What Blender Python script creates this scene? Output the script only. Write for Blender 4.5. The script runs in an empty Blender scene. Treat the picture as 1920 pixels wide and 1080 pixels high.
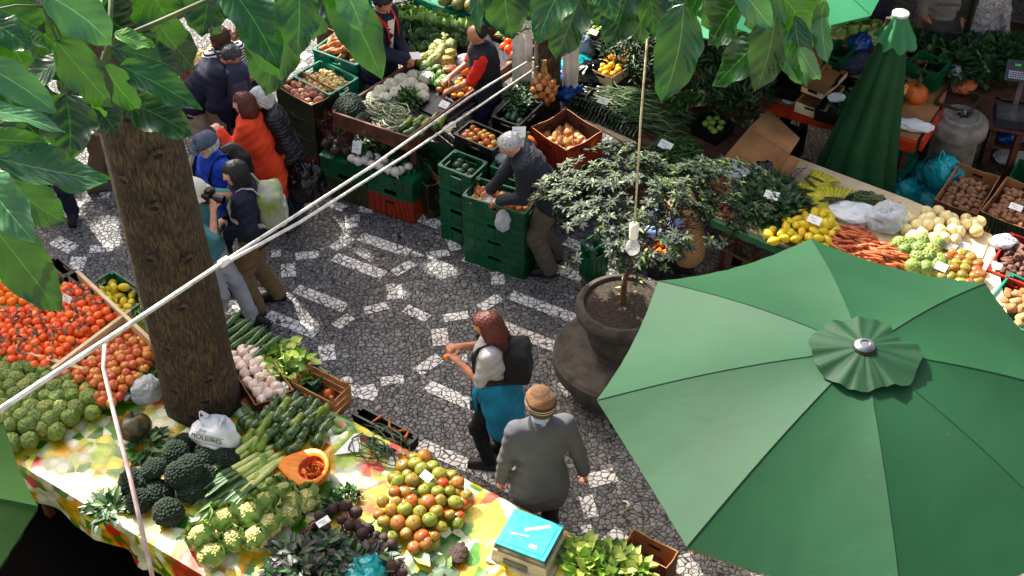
import bpy, math, random
import numpy as np
from mathutils import Vector, Matrix, noise

R = math.radians
random.seed(7)
C = bpy.context.scene.collection

# ---------------------------------------------------------------- camera, sky, sun, exposure
CAMH, PITCH, FPX = 8.4, R(42.2), 2500.0
cam_d = bpy.data.cameras.new('camera'); cam = bpy.data.objects.new('camera', cam_d); C.objects.link(cam)
cam.location = (0, 0, CAMH); cam.rotation_euler = (R(90) - PITCH, 0, 0)
cam_d.sensor_width = 36; cam_d.lens = 36 * FPX / 1920; cam_d.clip_start = 0.05; cam_d.clip_end = 400
bpy.context.scene.camera = cam
SUN_EL, SUN_AZ = R(41), R(128)              # azimuth measured from +X, counter-clockwise
SD = Vector((math.cos(SUN_EL) * math.cos(SUN_AZ), math.cos(SUN_EL) * math.sin(SUN_AZ), math.sin(SUN_EL)))
W = bpy.data.worlds.new('World'); bpy.context.scene.world = W; W.use_nodes = True
nt = W.node_tree; nt.nodes.clear()
sk = nt.nodes.new('ShaderNodeTexSky'); sk.sky_type = 'NISHITA'; sk.sun_disc = False
sk.sun_elevation = SUN_EL; sk.sun_rotation = R(90) - SUN_AZ; sk.air_density = 0.7; sk.dust_density = 4.0; sk.ozone_density = 0.6
bg = nt.nodes.new('ShaderNodeBackground'); bg.inputs[1].default_value = 0.15
wo = nt.nodes.new('ShaderNodeOutputWorld'); tn = nt.nodes.new('ShaderNodeMix'); tn.data_type = 'RGBA'; tn.blend_type = 'MULTIPLY'; tn.inputs[0].default_value = 1; tn.inputs[7].default_value = (1.05, 1.0, .92, 1); nt.links.new(sk.outputs[0], tn.inputs[6]); nt.links.new(tn.outputs[2], bg.inputs[0]); nt.links.new(bg.outputs[0], wo.inputs[0])
sl = bpy.data.lights.new('sun', 'SUN'); sl.energy = 4.2; sl.angle = R(0.35); sl.color = (1, .95, .87)
so = bpy.data.objects.new('sun', sl); C.objects.link(so); so.rotation_euler = (-SD).to_track_quat('-Z', 'Y').to_euler()
vs = bpy.context.scene.view_settings; vs.view_transform = 'Standard'; vs.look = 'None'; vs.gamma = 1; vs.exposure = 1.64
bpy.context.scene.cycles.max_bounces = 6; bpy.context.scene.cycles.transparent_max_bounces = 8

def at(u, v, z=0.0):
    x, y = u - 960, v - 540; c, s = math.cos(PITCH), math.sin(PITCH)
    d = (x, FPX * c - y * s, -FPX * s - y * c); t = (z - CAMH) / d[2]
    return Vector((d[0] * t, d[1] * t, z))
def ray(u, v, dist):
    x, y = u - 960, v - 540; c, s = math.cos(PITCH), math.sin(PITCH)
    return Vector((0, 0, CAMH)) + Vector((x, FPX * c - y * s, -FPX * s - y * c)).normalized() * dist
def dn(d, n, z=0.0):                        # street grid: d along the stalls, n across
    return Vector((d * .839 + n * .545, -d * .545 + n * .839, z))
GR = R(-33)

# ---------------------------------------------------------------- materials
def S(r, g, b):
    f = lambda c: (c / 255 / 12.92) if c / 255 <= .04045 else ((c / 255 + .055) / 1.055) ** 2.4
    return (f(r) ** 1.25, f(g) ** 1.25, f(b) ** 1.25, 1)
class NT:
    def __init__(s, m):
        m.use_nodes = True; s.t = m.node_tree; s.b = s.t.nodes['Principled BSDF']
        s.tc = s.n('ShaderNodeTexCoord')
    def n(s, ty, **k):
        o = s.t.nodes.new(ty)
        for a, v in k.items(): setattr(o, a, v)
        return o
    def l(s, a, b): s.t.links.new(a, b)
    def ramp(s, cols, pos=None, interp='LINEAR'):
        r = s.n('ShaderNodeValToRGB'); e = r.color_ramp.elements; r.color_ramp.interpolation = interp
        pos = pos or [i / max(1, len(cols) - 1) for i in range(len(cols))]
        while len(e) < len(cols): e.new(.5)
        for i, (c, p) in enumerate(zip(cols, pos)): e[i].position = p; e[i].color = c
        return r
    def noise(s, sc, det=4, vec=None, dist=0):
        n = s.n('ShaderNodeTexNoise'); n.inputs['Scale'].default_value = sc; n.inputs['Detail'].default_value = det
        n.inputs['Distortion'].default_value = dist
        s.l(vec or s.tc.outputs['Object'], n.inputs['Vector']); return n
    def mix(s, a, b, f, mode='MIX'):
        m = s.n('ShaderNodeMix', data_type='RGBA', blend_type=mode)
        for sock, v in ((m.inputs[0], f), (m.inputs[6], a), (m.inputs[7], b)):
            if hasattr(v, 'links'): s.l(v, sock)
            else: sock.default_value = v
        return m.outputs[2]
    def bump(s, h, st=.3, d=.01):
        b = s.n('ShaderNodeBump'); b.inputs['Strength'].default_value = st; b.inputs['Distance'].default_value = d
        s.l(h, b.inputs['Height']); s.l(b.outputs[0], s.b.inputs['Normal']); return b
MATS = {}
def mat(name, c, c2=None, sc=8, rough=.6, bump=0, bsc=60, metal=0, trans=0, spec=.5, sub=0, alpha=1, emit=None, det=4):
    """base colour broken up with noise towards c2; c may be a list: then each object takes its own by Object Info Random"""
    if name in MATS: return MATS[name]
    m = bpy.data.materials.new(name); N = NT(m)
    if isinstance(c, list):
        oi = N.n('ShaderNodeObjectInfo'); r = N.ramp(c); N.l(oi.outputs['Random'], r.inputs[0]); base = r.outputs[0]
    else: base = c
    if c2 is None: c2 = tuple(x * .62 for x in (c[0] if isinstance(c, list) else c)[:3]) + (1,)
    no = N.noise(sc, det); rr = N.ramp([(0, 0, 0, 1), (1, 1, 1, 1)], [.38, .68]); N.l(no.outputs[0], rr.inputs[0])
    N.l(N.mix(base, c2, rr.outputs[0]), N.b.inputs['Base Color'])
    N.b.inputs['Roughness'].default_value = rough; N.b.inputs['Metallic'].default_value = metal
    N.b.inputs['Specular IOR Level'].default_value = spec
    if sub: N.b.inputs['Subsurface Weight'].default_value = sub; N.b.inputs['Subsurface Radius'].default_value = (.02, .01, .005)
    if trans: N.b.inputs['Transmission Weight'].default_value = trans
    if alpha < 1: N.b.inputs['Alpha'].default_value = alpha
    if bump: N.bump(N.noise(bsc, 5).outputs[0], bump, .01)
    if emit: N.b.inputs['Emission Color'].default_value = emit; N.b.inputs['Emission Strength'].default_value = 1.0
    MATS[name] = m; return m

def m_ground(white=False):
    m = bpy.data.materials.new('white_stone_paving' if white else 'dark_stone_paving'); N = NT(m)
    wv = N.noise(3, 2); add = N.n('ShaderNodeVectorMath', operation='MULTIPLY_ADD')
    N.l(wv.outputs['Color'], add.inputs[0]); add.inputs[1].default_value = (.12, .12, 0); N.l(N.tc.outputs['Object'], add.inputs[2])
    v = N.n('ShaderNodeTexVoronoi', feature='DISTANCE_TO_EDGE'); v.inputs['Scale'].default_value = 22 if not white else 19; v.inputs['Randomness'].default_value = .82
    v2 = N.n('ShaderNodeTexVoronoi', feature='F1'); v2.inputs['Scale'].default_value = v.inputs['Scale'].default_value; v2.inputs['Randomness'].default_value = .82
    N.l(add.outputs[0], v.inputs['Vector']); N.l(add.outputs[0], v2.inputs['Vector'])
    sp = N.n('ShaderNodeSeparateColor'); N.l(v2.outputs['Color'], sp.inputs[0])
    st = N.ramp([S(232, 228, 218), S(252, 251, 248), S(243, 238, 226)] if white else [S(110, 110, 108), S(146, 145, 143), S(124, 123, 121), S(162, 160, 157)])
    N.l(sp.outputs[0], st.inputs[0])
    di = N.noise(1.1, 5); dr = N.ramp([(1, 1, 1, 1), (.66, .62, .57, 1)], [.45, .72]); N.l(di.outputs[0], dr.inputs[0])
    gr = N.noise(130, 2); g2 = N.ramp([(.78, .78, .78, 1), (1.1, 1.1, 1.1, 1)], [.3, .7]); N.l(gr.outputs[0], g2.inputs[0])
    col = N.mix(N.mix(st.outputs[0], dr.outputs[0], 1.0, 'MULTIPLY'), g2.outputs[0], 1.0, 'MULTIPLY')
    e = N.ramp([(0, 0, 0, 1), (1, 1, 1, 1)], [.03, .075]); N.l(v.outputs['Distance'], e.inputs[0])
    N.l(N.mix(S(92, 86, 76) if white else S(34, 33, 31), col, e.outputs[0]), N.b.inputs['Base Color'])
    N.b.inputs['Roughness'].default_value = .62
    hh = N.n('ShaderNodeMath', operation='MULTIPLY_ADD'); N.l(sp.outputs[1], hh.inputs[0]); hh.inputs[1].default_value = .25
    e2 = N.ramp([(0, 0, 0, 1), (1, 1, 1, 1)], [.0, .16]); N.l(v.outputs['Distance'], e2.inputs[0]); N.l(e2.outputs[0], hh.inputs[2])
    N.bump(hh.outputs[0], .7, .012); return m

def m_cloth():
    m = bpy.data.materials.new('printed_oilcloth'); N = NT(m)
    mp = N.n('ShaderNodeMapping'); mp.inputs['Rotation'].default_value = (0, 0, R(33)); N.l(N.tc.outputs['Object'], mp.inputs[0])
    w = N.noise(7, 3, mp.outputs[0]); ad = N.n('ShaderNodeVectorMath', operation='MULTIPLY_ADD'); N.l(w.outputs['Color'], ad.inputs[0])
    ad.inputs[1].default_value = (.13, .13, .05); N.l(mp.outputs[0], ad.inputs[2])
    v = N.n('ShaderNodeTexVoronoi', feature='F1', distance='CHEBYCHEV'); v.inputs['Scale'].default_value = 4.2; v.inputs['Randomness'].default_value = .55; N.l(ad.outputs[0], v.inputs['Vector'])
    sp = N.n('ShaderNodeSeparateColor'); N.l(v.outputs['Color'], sp.inputs[0])
    big = N.ramp([S(228, 190, 40), S(236, 214, 90), S(214, 212, 200), S(190, 206, 84), S(214, 96, 60), S(232, 180, 24), S(84, 146, 40), S(222, 218, 206)], [0, .14, .3, .44, .58, .66, .82, .92], 'CONSTANT')
    N.l(sp.outputs[0], big.inputs[0])
    v2 = N.n('ShaderNodeTexVoronoi', feature='F1'); v2.inputs['Scale'].default_value = 11; N.l(mp.outputs[0], v2.inputs['Vector'])
    rg = N.ramp([(.8, .86, .5, 1), (1.0, 1.0, .9, 1), (.72, .8, .4, 1), (1.0, 1.0, 1.0, 1), (.42, .6, .26, 1)], [0, .08, .26, .3, .6]); N.l(v2.outputs['Distance'], rg.inputs[0])
    s2 = N.n('ShaderNodeSeparateColor'); N.l(v2.outputs['Color'], s2.inputs[0])
    sm = N.ramp([S(226, 60, 34), S(90, 150, 30), S(246, 224, 90), S(245, 240, 225), S(235, 165, 30), S(60, 125, 35)], [0, .1, .35, .55, .8, .93], 'CONSTANT'); N.l(s2.outputs[1], sm.inputs[0])
    ms = N.noise(3.5, 1, mp.outputs[0]); mr = N.ramp([(0, 0, 0, 1), (1, 1, 1, 1)], [.44, .56]); N.l(ms.outputs[0], mr.inputs[0])
    col = N.mix(N.mix(big.outputs[0], sm.outputs[0], mr.outputs[0]), rg.outputs[0], .75, 'MULTIPLY')
    N.l(col, N.b.inputs['Base Color']); N.b.inputs['Roughness'].default_value = .32
    N.bump(N.noise(7, 4).outputs[0], .35, .02); return m

def m_bark():
    m = bpy.data.materials.new('ribbed_bark'); N = NT(m)
    mp = N.n('ShaderNodeMapping'); mp.inputs['Scale'].default_value = (1, 1, .22); N.l(N.tc.outputs['Object'], mp.inputs[0])
    n1 = N.noise(76, 3, mp.outputs[0], .6); n2 = N.noise(5, 4); n3 = N.noise(240, 3)
    r1 = N.ramp([S(52, 43, 31), S(88, 73, 52), S(114, 98, 72)], [.38, .5, .66]); N.l(n1.outputs[0], r1.inputs[0])
    r2 = N.ramp([(.62, .6, .58, 1), (1.1, 1.08, 1.02, 1)], [.35, .62]); N.l(n2.outputs[0], r2.inputs[0])
    N.l(N.mix(r1.outputs[0], r2.outputs[0], 1.0, 'MULTIPLY'), N.b.inputs['Base Color']); N.b.inputs['Roughness'].default_value = .85
    h = N.n('ShaderNodeMath', operation='MULTIPLY_ADD'); N.l(n3.outputs[0], h.inputs[0]); h.inputs[1].default_value = .25; N.l(n1.outputs[0], h.inputs[2])
    N.bump(h.outputs[0], .75, .03); return m

def m_leaf(name, top, vein, back, rough=.3):
    """uses the leaf's own UV: u across (0..1), v along the midrib"""
    m = bpy.data.materials.new(name); N = NT(m)
    sx = N.n('ShaderNodeSeparateXYZ'); N.l(N.tc.outputs['UV'], sx.inputs[0])
    a = N.n('ShaderNodeMath', operation='SUBTRACT'); N.l(sx.outputs[0], a.inputs[0]); a.inputs[1].default_value = .5
    ab = N.n('ShaderNodeMath', operation='ABSOLUTE'); N.l(a.outputs[0], ab.inputs[0])
    mid = N.ramp([(1, 1, 1, 1), (0, 0, 0, 1)], [.006, .018]); N.l(ab.outputs[0], mid.inputs[0])
    k = N.n('ShaderNodeMath', operation='MULTIPLY_ADD'); N.l(ab.outputs[0], k.inputs[0]); k.inputs[1].default_value = -.55; N.l(sx.outputs[1], k.inputs[2])
    wv = N.noise(6, 2, N.tc.outputs['UV']); k3 = N.n('ShaderNodeMath', operation='MULTIPLY_ADD'); N.l(wv.outputs[0], k3.inputs[0]); k3.inputs[1].default_value = .05; N.l(k.outputs[0], k3.inputs[2])
    k2 = N.n('ShaderNodeMath', operation='MULTIPLY'); N.l(k3.outputs[0], k2.inputs[0]); k2.inputs[1].default_value = 9.0
    fr = N.n('ShaderNodeMath', operation='PINGPONG'); N.l(k2.outputs[0], fr.inputs[0]); fr.inputs[1].default_value = .5
    sd = N.ramp([(1, 1, 1, 1), (0, 0, 0, 1)], [.008, .035]); N.l(fr.outputs[0], sd.inputs[0])
    mx = N.n('ShaderNodeMath', operation='MULTIPLY_ADD'); N.l(sd.outputs[0], mx.inputs[0]); mx.inputs[1].default_value = .14; N.l(mid.outputs[0], mx.inputs[2])
    no = N.noise(14, 4); nr = N.ramp([top, tuple(x * .72 for x in top[:3]) + (1,)], [.4, .65]); N.l(no.outputs[0], nr.inputs[0])
    geo = N.n('ShaderNodeNewGeometry'); c1 = N.mix(nr.outputs[0], vein, mx.outputs[0])
    N.l(N.mix(c1, back, geo.outputs['Backfacing']), N.b.inputs['Base Color'])
    N.b.inputs['Roughness'].default_value = rough; N.b.inputs['Specular IOR Level'].default_value = .5
    hs = N.ramp([(0, 0, 0, 1), (1, 1, 1, 1)], [0, .4]); N.l(fr.outputs[0], hs.inputs[0]); N.bump(hs.outputs[0], .16, .012)
    tr = N.n('ShaderNodeBsdfTranslucent'); N.l(N.mix(S(90, 150, 20), c1, .3), tr.inputs[0])
    ms = N.n('ShaderNodeMixShader'); ms.inputs[0].default_value = .16; N.l(N.b.outputs[0], ms.inputs[1]); N.l(tr.outputs[0], ms.inputs[2])
    N.l(ms.outputs[0], N.t.nodes['Material Output'].inputs[0]); return m

def m_canopy(name, c, c2):
    m = bpy.data.materials.new(name); N = NT(m)
    n = N.noise(1.6, 5); r = N.ramp([c, c2], [.35, .7]); N.l(n.outputs[0], r.inputs[0]); sp_ = N.noise(13, 2); sr_ = N.ramp([(0, 0, 0, 1), (1, 1, 1, 1)], [.73, .78]); N.l(sp_.outputs[0], sr_.inputs[0])
    fa = N.noise(2.3, 5); fr2 = N.ramp([(1, 1, 1, 1), (.86, .9, .84, 1)], [.4, .75]); N.l(fa.outputs[0], fr2.inputs[0])
    N.l(N.mix(N.mix(r.outputs[0], fr2.outputs[0], 1.0, 'MULTIPLY'), S(70, 84, 60), sr_.outputs[0]), N.b.inputs['Base Color'])
    N.b.inputs['Roughness'].default_value = .64; N.b.inputs['Specular IOR Level'].default_value = .24; N.b.inputs['Sheen Weight'].default_value = .0; N.b.inputs['Sheen Roughness'].default_value = .4
    w = N.noise(260, 2); n2 = N.noise(3.2, 3, None, .8); h = N.n('ShaderNodeMath', operation='MULTIPLY_ADD'); N.l(w.outputs[0], h.inputs[0]); h.inputs[1].default_value = .08; N.l(n2.outputs[0], h.inputs[2])
    N.bump(h.outputs[0], .16, .03)
    tr = N.n('ShaderNodeBsdfTranslucent'); N.l(r.outputs[0], tr.inputs[0]); ms = N.n('ShaderNodeMixShader'); ms.inputs[0].default_value = .08
    N.l(N.b.outputs[0], ms.inputs[1]); N.l(tr.outputs[0], ms.inputs[2]); N.l(ms.outputs[0], N.t.nodes['Material Output'].inputs[0]); return m

def m_print(name, base, cols, sc=9):
    """printed banana carton: blotchy leaves and fruit printed over a base"""
    m = bpy.data.materials.new(name); N = NT(m)
    mp = N.n('ShaderNodeMapping'); mp.inputs['Scale'].default_value = (1, 1, .5); mp.inputs['Rotation'].default_value = (.3, .2, 0); N.l(N.tc.outputs['Object'], mp.inputs[0])
    w = N.n('ShaderNodeTexWave'); w.inputs['Scale'].default_value = sc; w.inputs['Distortion'].default_value = 7; w.inputs['Detail'].default_value = 1; N.l(mp.outputs[0], w.inputs[0])
    n = N.noise(sc * .7, 1); a = N.ramp(cols, None, 'CONSTANT'); N.l(n.outputs[0], a.inputs[0])
    r = N.ramp([(0, 0, 0, 1), (1, 1, 1, 1)], [.62, .68]); N.l(w.outputs[0], r.inputs[0])
    N.l(N.mix(base, a.outputs[0], r.outputs[0]), N.b.inputs['Base Color']); N.b.inputs['Roughness'].default_value = .55; return m

def m_stripe(name, c1, c2, sc, axis='Z', rough=.8, bump=0, dist=0):
    m = bpy.data.materials.new(name); N = NT(m)
    w = N.n('ShaderNodeTexWave', bands_direction=axis); w.inputs['Scale'].default_value = sc; w.inputs['Distortion'].default_value = dist; N.l(N.tc.outputs['Object'], w.inputs[0])
    r = N.ramp([c1, c2], [.47, .53]); N.l(w.outputs[0], r.inputs[0]); N.l(r.outputs[0], N.b.inputs['Base Color']); N.b.inputs['Roughness'].default_value = rough
    if bump: N.bump(w.outputs[0], bump, .01)
    return m

# ---------------------------------------------------------------- mesh helpers
class MB:
    def __init__(s): s.v = []; s.f = []; s.m = []; s.uv = {}
    def add(s, vs, fs, m=0, M=None):
        o = len(s.v)
        s.v += [tuple(M @ Vector(p)) for p in vs] if M else [tuple(p) for p in vs]
        s.f += [tuple(i + o for i in f) for f in fs]; s.m += [m] * len(fs); return s
    def box(s, c, d, m=0, rz=0, M=None, tap=1.0):
        x, y, z = d[0] / 2, d[1] / 2, d[2] / 2
        vs = [(-x, -y, -z), (x, -y, -z), (x, y, -z), (-x, y, -z), (-x * tap, -y * tap, z), (x * tap, -y * tap, z), (x * tap, y * tap, z), (-x * tap, y * tap, z)]
        T = Matrix.Translation(c) @ Matrix.Rotation(rz, 4, 'Z')
        return s.add(vs, [(3, 2, 1, 0), (4, 5, 6, 7), (0, 1, 5, 4), (1, 2, 6, 5), (2, 3, 7, 6), (3, 0, 4, 7)], m, (M @ T) if M else T)
    def tube(s, pts, r, n=8, m=0, cap=True, flat=1.0):
        pts = [Vector(p) for p in pts]; rs = r if isinstance(r, (list, tuple)) else [r] * len(pts)
        vs = []; up = None
        for i, p in enumerate(pts):
            t = (pts[min(i + 1, len(pts) - 1)] - pts[max(i - 1, 0)]).normalized()
            if up is None: up = t.orthogonal().normalized()
            up = (up - t * up.dot(t)); up = up.normalized() if up.length > 1e-5 else t.orthogonal().normalized()
            b = t.cross(up)
            for k in range(n):
                a = 2 * math.pi * k / n; vs.append(p + (up * math.cos(a) * flat + b * math.sin(a)) * rs[i])
        fs = [(i * n + k, i * n + (k + 1) % n, (i + 1) * n + (k + 1) % n, (i + 1) * n + k) for i in range(len(pts) - 1) for k in range(n)]
        if cap: fs += [tuple(range(n - 1, -1, -1)), tuple((len(pts) - 1) * n + k for k in range(n))]
        return s.add(vs, fs, m)
    def lathe(s, prof, n=28, m=0, o=(0, 0, 0), cap=True, fr=None):
        vs = [(o[0] + r * math.cos(2 * math.pi * k / n) * (fr(k / n, i) if fr else 1), o[1] + r * math.sin(2 * math.pi * k / n) * (fr(k / n, i) if fr else 1), o[2] + z) for i, (r, z) in enumerate(prof) for k in range(n)]
        fs = [(i * n + k, i * n + (k + 1) % n, (i + 1) * n + (k + 1) % n, (i + 1) * n + k) for i in range(len(prof) - 1) for k in range(n)]
        if cap: fs += [tuple(range(n - 1, -1, -1)), tuple((len(prof) - 1) * n + k for k in range(n))]
        return s.add(vs, fs, m)
    def ball(s, c, r, n=12, k=8, m=0, f=None, M=None):
        """ellipsoid; f(direction) scales the radius"""
        r = (r, r, r) if not isinstance(r, (tuple, list)) else r; vs = []
        for j in range(k + 1):
            th = math.pi * j / k
            for i in range(n):
                a = 2 * math.pi * i / n; d = Vector((math.sin(th) * math.cos(a), math.sin(th) * math.sin(a), math.cos(th)))
                q = f(d) if f else 1; p = Vector((d.x * r[0] * q, d.y * r[1] * q, d.z * r[2] * q))
                if M: p = M @ p
                vs.append(p + Vector(c))
        fs = [(j * n + i, (j + 1) * n + i, (j + 1) * n + (i + 1) % n, j * n + (i + 1) % n) for j in range(k) for i in range(n)]
        return s.add(vs, fs, m)
    def grid(s, rows, m=0, uv=False):
        a, b = len(rows), len(rows[0]); o = len(s.v)
        s.add([p for r in rows for p in r], [(i * b + j, i * b + j + 1, (i + 1) * b + j + 1, (i + 1) * b + j) for i in range(a - 1) for j in range(b - 1)], m)
        if uv:
            for i in range(a):
                for j in range(b): s.uv[o + i * b + j] = (j / (b - 1), i / (a - 1))
        return s
    def prism(s, poly, z0, z1, m=0):
        n = len(poly); vs = [(p[0], p[1], z0) for p in poly] + [(p[0], p[1], z1) for p in poly]
        return s.add(vs, [tuple(range(n - 1, -1, -1)), tuple(range(n, 2 * n))] + [(i, (i + 1) % n, n + (i + 1) % n, n + i) for i in range(n)], m)
    def mesh(s, name, mats, smooth=True, ang=38):
        me = bpy.data.meshes.new(name); me.from_pydata(s.v, [], s.f)
        for k in (mats if isinstance(mats, (list, tuple)) else [mats]): me.materials.append(k)
        me.polygons.foreach_set('material_index', s.m)
        if smooth: me.polygons.foreach_set('use_smooth', [True] * len(s.f))
        if s.uv:
            ul = me.uv_layers.new(name='UVMap'); li = [l.vertex_index for l in me.loops]
            ul.data.foreach_set('uv', [c for i in li for c in s.uv.get(i, (0, 0))])
        me.update()
        if smooth and ang: me.set_sharp_from_angle(angle=R(ang))
        return me
    def build(s, name, mats, parent=None, loc=(0, 0, 0), rz=0, smooth=True, ang=38, **tags):
        o = bpy.data.objects.new(name, s.mesh(name, mats, smooth, ang)); C.objects.link(o)
        o.location = loc; o.rotation_euler = (0, 0, rz)
        if parent: o.parent = parent
        return tag(o, **tags)
def tag(o, label=None, cat=None, group=None, kind=None):
    if label: o['label'] = label
    if cat: o['category'] = cat
    if group: o['group'] = group
    if kind: o['kind'] = kind
    return o
def thing(name, loc, rz=0, **t):
    o = bpy.data.objects.new(name, None); o.empty_display_size = .1; C.objects.link(o); o.location = loc; o.rotation_euler = (0, 0, rz)
    return tag(o, **t)
def put(name, me, loc, rot=(0, 0, 0), sc=1, parent=None, **t):
    o = bpy.data.objects.new(name, me); C.objects.link(o); o.location = loc; o.rotation_euler = rot
    o.scale = (sc, sc, sc) if not isinstance(sc, tuple) else sc
    if parent: o.parent = parent
    return tag(o, **t)
U = random.uniform
def inpoly(x, y, P):
    c = False; n = len(P)
    for i in range(n):
        x1, y1 = P[i][0], P[i][1]; x2, y2 = P[(i + 1) % n][0], P[(i + 1) % n][1]
        if (y1 > y) != (y2 > y) and x < (x2 - x1) * (y - y1) / (y2 - y1) + x1: c = not c
    return c
def edged(x, y, P):
    b = 9; n = len(P)
    for i in range(n):
        ax, ay = P[i][0], P[i][1]; dx, dy = P[(i + 1) % n][0] - ax, P[(i + 1) % n][1] - ay
        t = max(0, min(1, ((x - ax) * dx + (y - ay) * dy) / (dx * dx + dy * dy + 1e-9))); b = min(b, math.hypot(x - ax - dx * t, y - ay - dy * t))
    return b

# ---------------------------------------------------------------- signed-distance modelling (people, bags)
def surfnet(F, org, h):
    nx, ny, nz = F.shape; I = F < 0
    n = np.zeros((nx - 1, ny - 1, nz - 1), np.float32); P = np.zeros((nx - 1, ny - 1, nz - 1, 3), np.float32)
    cs = [(i, j, k) for i in (0, 1) for j in (0, 1) for k in (0, 1)]
    sl = lambda A, c: A[c[0]:nx - 1 + c[0], c[1]:ny - 1 + c[1], c[2]:nz - 1 + c[2]]
    for a in cs:
        for ax in range(3):
            if a[ax]: continue
            b = list(a); b[ax] = 1; fa, fb = sl(F, a), sl(F, b); m = (fa < 0) != (fb < 0)
            t = np.where(m, fa / np.where(m, fa - fb, 1), 0); n += m
            for q in range(3): P[..., q] += m * (a[q] + (t if q == ax else 0))
    act = n > 0; idx = -np.ones(act.shape, np.int64); idx[act] = np.arange(act.sum())
    g = np.argwhere(act); V = (P[act] / n[act][:, None] + g) * h + np.array(org)
    fs = []
    for ax in range(3):
        b, c = (ax + 1) % 3, (ax + 2) % 3
        s0 = [slice(1, -1)] * 3; s1 = [slice(1, -1)] * 3; s0[ax] = slice(0, -1); s1[ax] = slice(1, None)
        A, B = I[tuple(s0)], I[tuple(s1)]; e = np.argwhere(A != B)
        if not len(e): continue
        off = np.array([1, 1, 1]); off[ax] = 0; e2 = e + off; fl = A[tuple(e.T)]
        q = []
        for db, dc in ((-1, -1), (0, -1), (0, 0), (-1, 0)):
            k = e2.copy(); k[:, b] += db; k[:, c] += dc; q.append(idx[tuple(k.T)])
        q = np.stack(q, 1); q[~fl] = q[~fl][:, ::-1]; fs.append(q)
    return V, np.concatenate(fs)
class SDF:
    def __init__(s): s.p = []
    def cap(s, a, b, ra, rb=None, k=.03, op=1): s.p.append(('c', np.array(a, float), np.array(b, float), ra, ra if rb is None else rb, k, op)); return s
    def ell(s, c, r, k=.03, op=1): s.p.append(('e', np.array(c, float), np.array(r, float), 0, 0, k, op)); return s
    def box(s, c, hd, rd, k=.02, op=1, yaw=0, pit=0): s.p.append(('b', np.array(c, float), np.array(hd, float), rd, (yaw, pit), k, op)); return s
    def mesh(s, name, mats, h=.012, post=None, smooth=2, lo=None, hi=None, matf=None):
        L, H = [], []
        for q in s.p:
            if q[6] < 0: continue
            if q[0] == 'c': m = max(q[3], q[4]); L.append(np.minimum(q[1], q[2]) - m); H.append(np.maximum(q[1], q[2]) + m)
            elif q[0] == 'e': L.append(q[1] - q[2]); H.append(q[1] + q[2])
            else: m = np.linalg.norm(q[2]) + q[3]; L.append(q[1] - m); H.append(q[1] + m)
        L = np.min(L, 0) - .035; H = np.max(H, 0) + .035
        ax = [np.arange(L[i], H[i] + h, h, dtype=np.float32) for i in range(3)]
        F = np.full([len(a) for a in ax], .12, np.float32)
        for q in s.p:
            m = .05 + q[5]
            if q[0] == 'c': mm = max(q[3], q[4]); l, hh = np.minimum(q[1], q[2]) - mm - m, np.maximum(q[1], q[2]) + mm + m
            elif q[0] == 'e': l, hh = q[1] - q[2] - m, q[1] + q[2] + m
            else: mm = np.linalg.norm(q[2]) + q[3] + m; l, hh = q[1] - mm, q[1] + mm
            sl = tuple(slice(max(0, int((l[i] - L[i]) / h)), max(0, int((hh[i] - L[i]) / h) + 2)) for i in range(3))
            X, Y, Z = np.meshgrid(*[ax[i][sl[i]] for i in range(3)], indexing='ij', copy=False)
            if q[0] == 'c':
                a, b = q[1], q[2]; d = b - a; dd = max(1e-9, float(d @ d))
                t = np.clip(((X - a[0]) * d[0] + (Y - a[1]) * d[1] + (Z - a[2]) * d[2]) / dd, 0, 1)
                D = np.sqrt((X - a[0] - d[0] * t) ** 2 + (Y - a[1] - d[1] * t) ** 2 + (Z - a[2] - d[2] * t) ** 2) - (q[3] + (q[4] - q[3]) * t)
            elif q[0] == 'e':
                c, r = q[1], q[2]; K = np.sqrt(((X - c[0]) / r[0]) ** 2 + ((Y - c[1]) / r[1]) ** 2 + ((Z - c[2]) / r[2]) ** 2); D = (K - 1) * float(min(r)) * (.5 + .5 * 1)
            else:
                c = q[1]; x, y, z = X - c[0], Y - c[1], Z - c[2]; ya, pi = q[4]
                x, y = x * math.cos(ya) + y * math.sin(ya), -x * math.sin(ya) + y * math.cos(ya)
                x, z = x * math.cos(pi) - z * math.sin(pi), x * math.sin(pi) + z * math.cos(pi)
                e = [np.abs(v) - w for v, w in ((x, q[2][0]), (y, q[2][1]), (z, q[2][2]))]
                D = np.sqrt(sum(np.maximum(v, 0) ** 2 for v in e)) + np.minimum(np.maximum(np.maximum(e[0], e[1]), e[2]), 0) - q[3]
            G = F[sl]; k = max(q[5], 1e-4)
            if q[6] > 0: t = np.maximum(k - np.abs(G - D), 0) / k; F[sl] = np.minimum(G, D) - t * t * k * .25
            else: F[sl] = np.maximum(G, -D)
        if post is not None:
            X, Y, Z = np.meshgrid(*ax, indexing='ij', copy=False); F = post(F, X, Y, Z)
        F[0] = F[-1] = .1; F[:, 0] = F[:, -1] = .1; F[:, :, 0] = F[:, :, -1] = .1
        V, Q = surfnet(F, L, h)
        me = bpy.data.meshes.new(name); me.vertices.add(len(V)); me.vertices.foreach_set('co', V.astype(np.float32).ravel())
        me.loops.add(len(Q) * 4); me.loops.foreach_set('vertex_index', Q.astype(np.int32).ravel())
        me.polygons.add(len(Q)); me.polygons.foreach_set('loop_start', np.arange(0, len(Q) * 4, 4, dtype=np.int32)); me.polygons.foreach_set('loop_total', np.full(len(Q), 4, np.int32))
        for k in (mats if isinstance(mats, (list, tuple)) else [mats]): me.materials.append(k)
        if matf is not None: me.polygons.foreach_set('material_index', matf(V[Q].mean(1)).astype(np.int32))
        me.polygons.foreach_set('use_smooth', [True] * len(Q)); me.update(); me.validate(); return me
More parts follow.
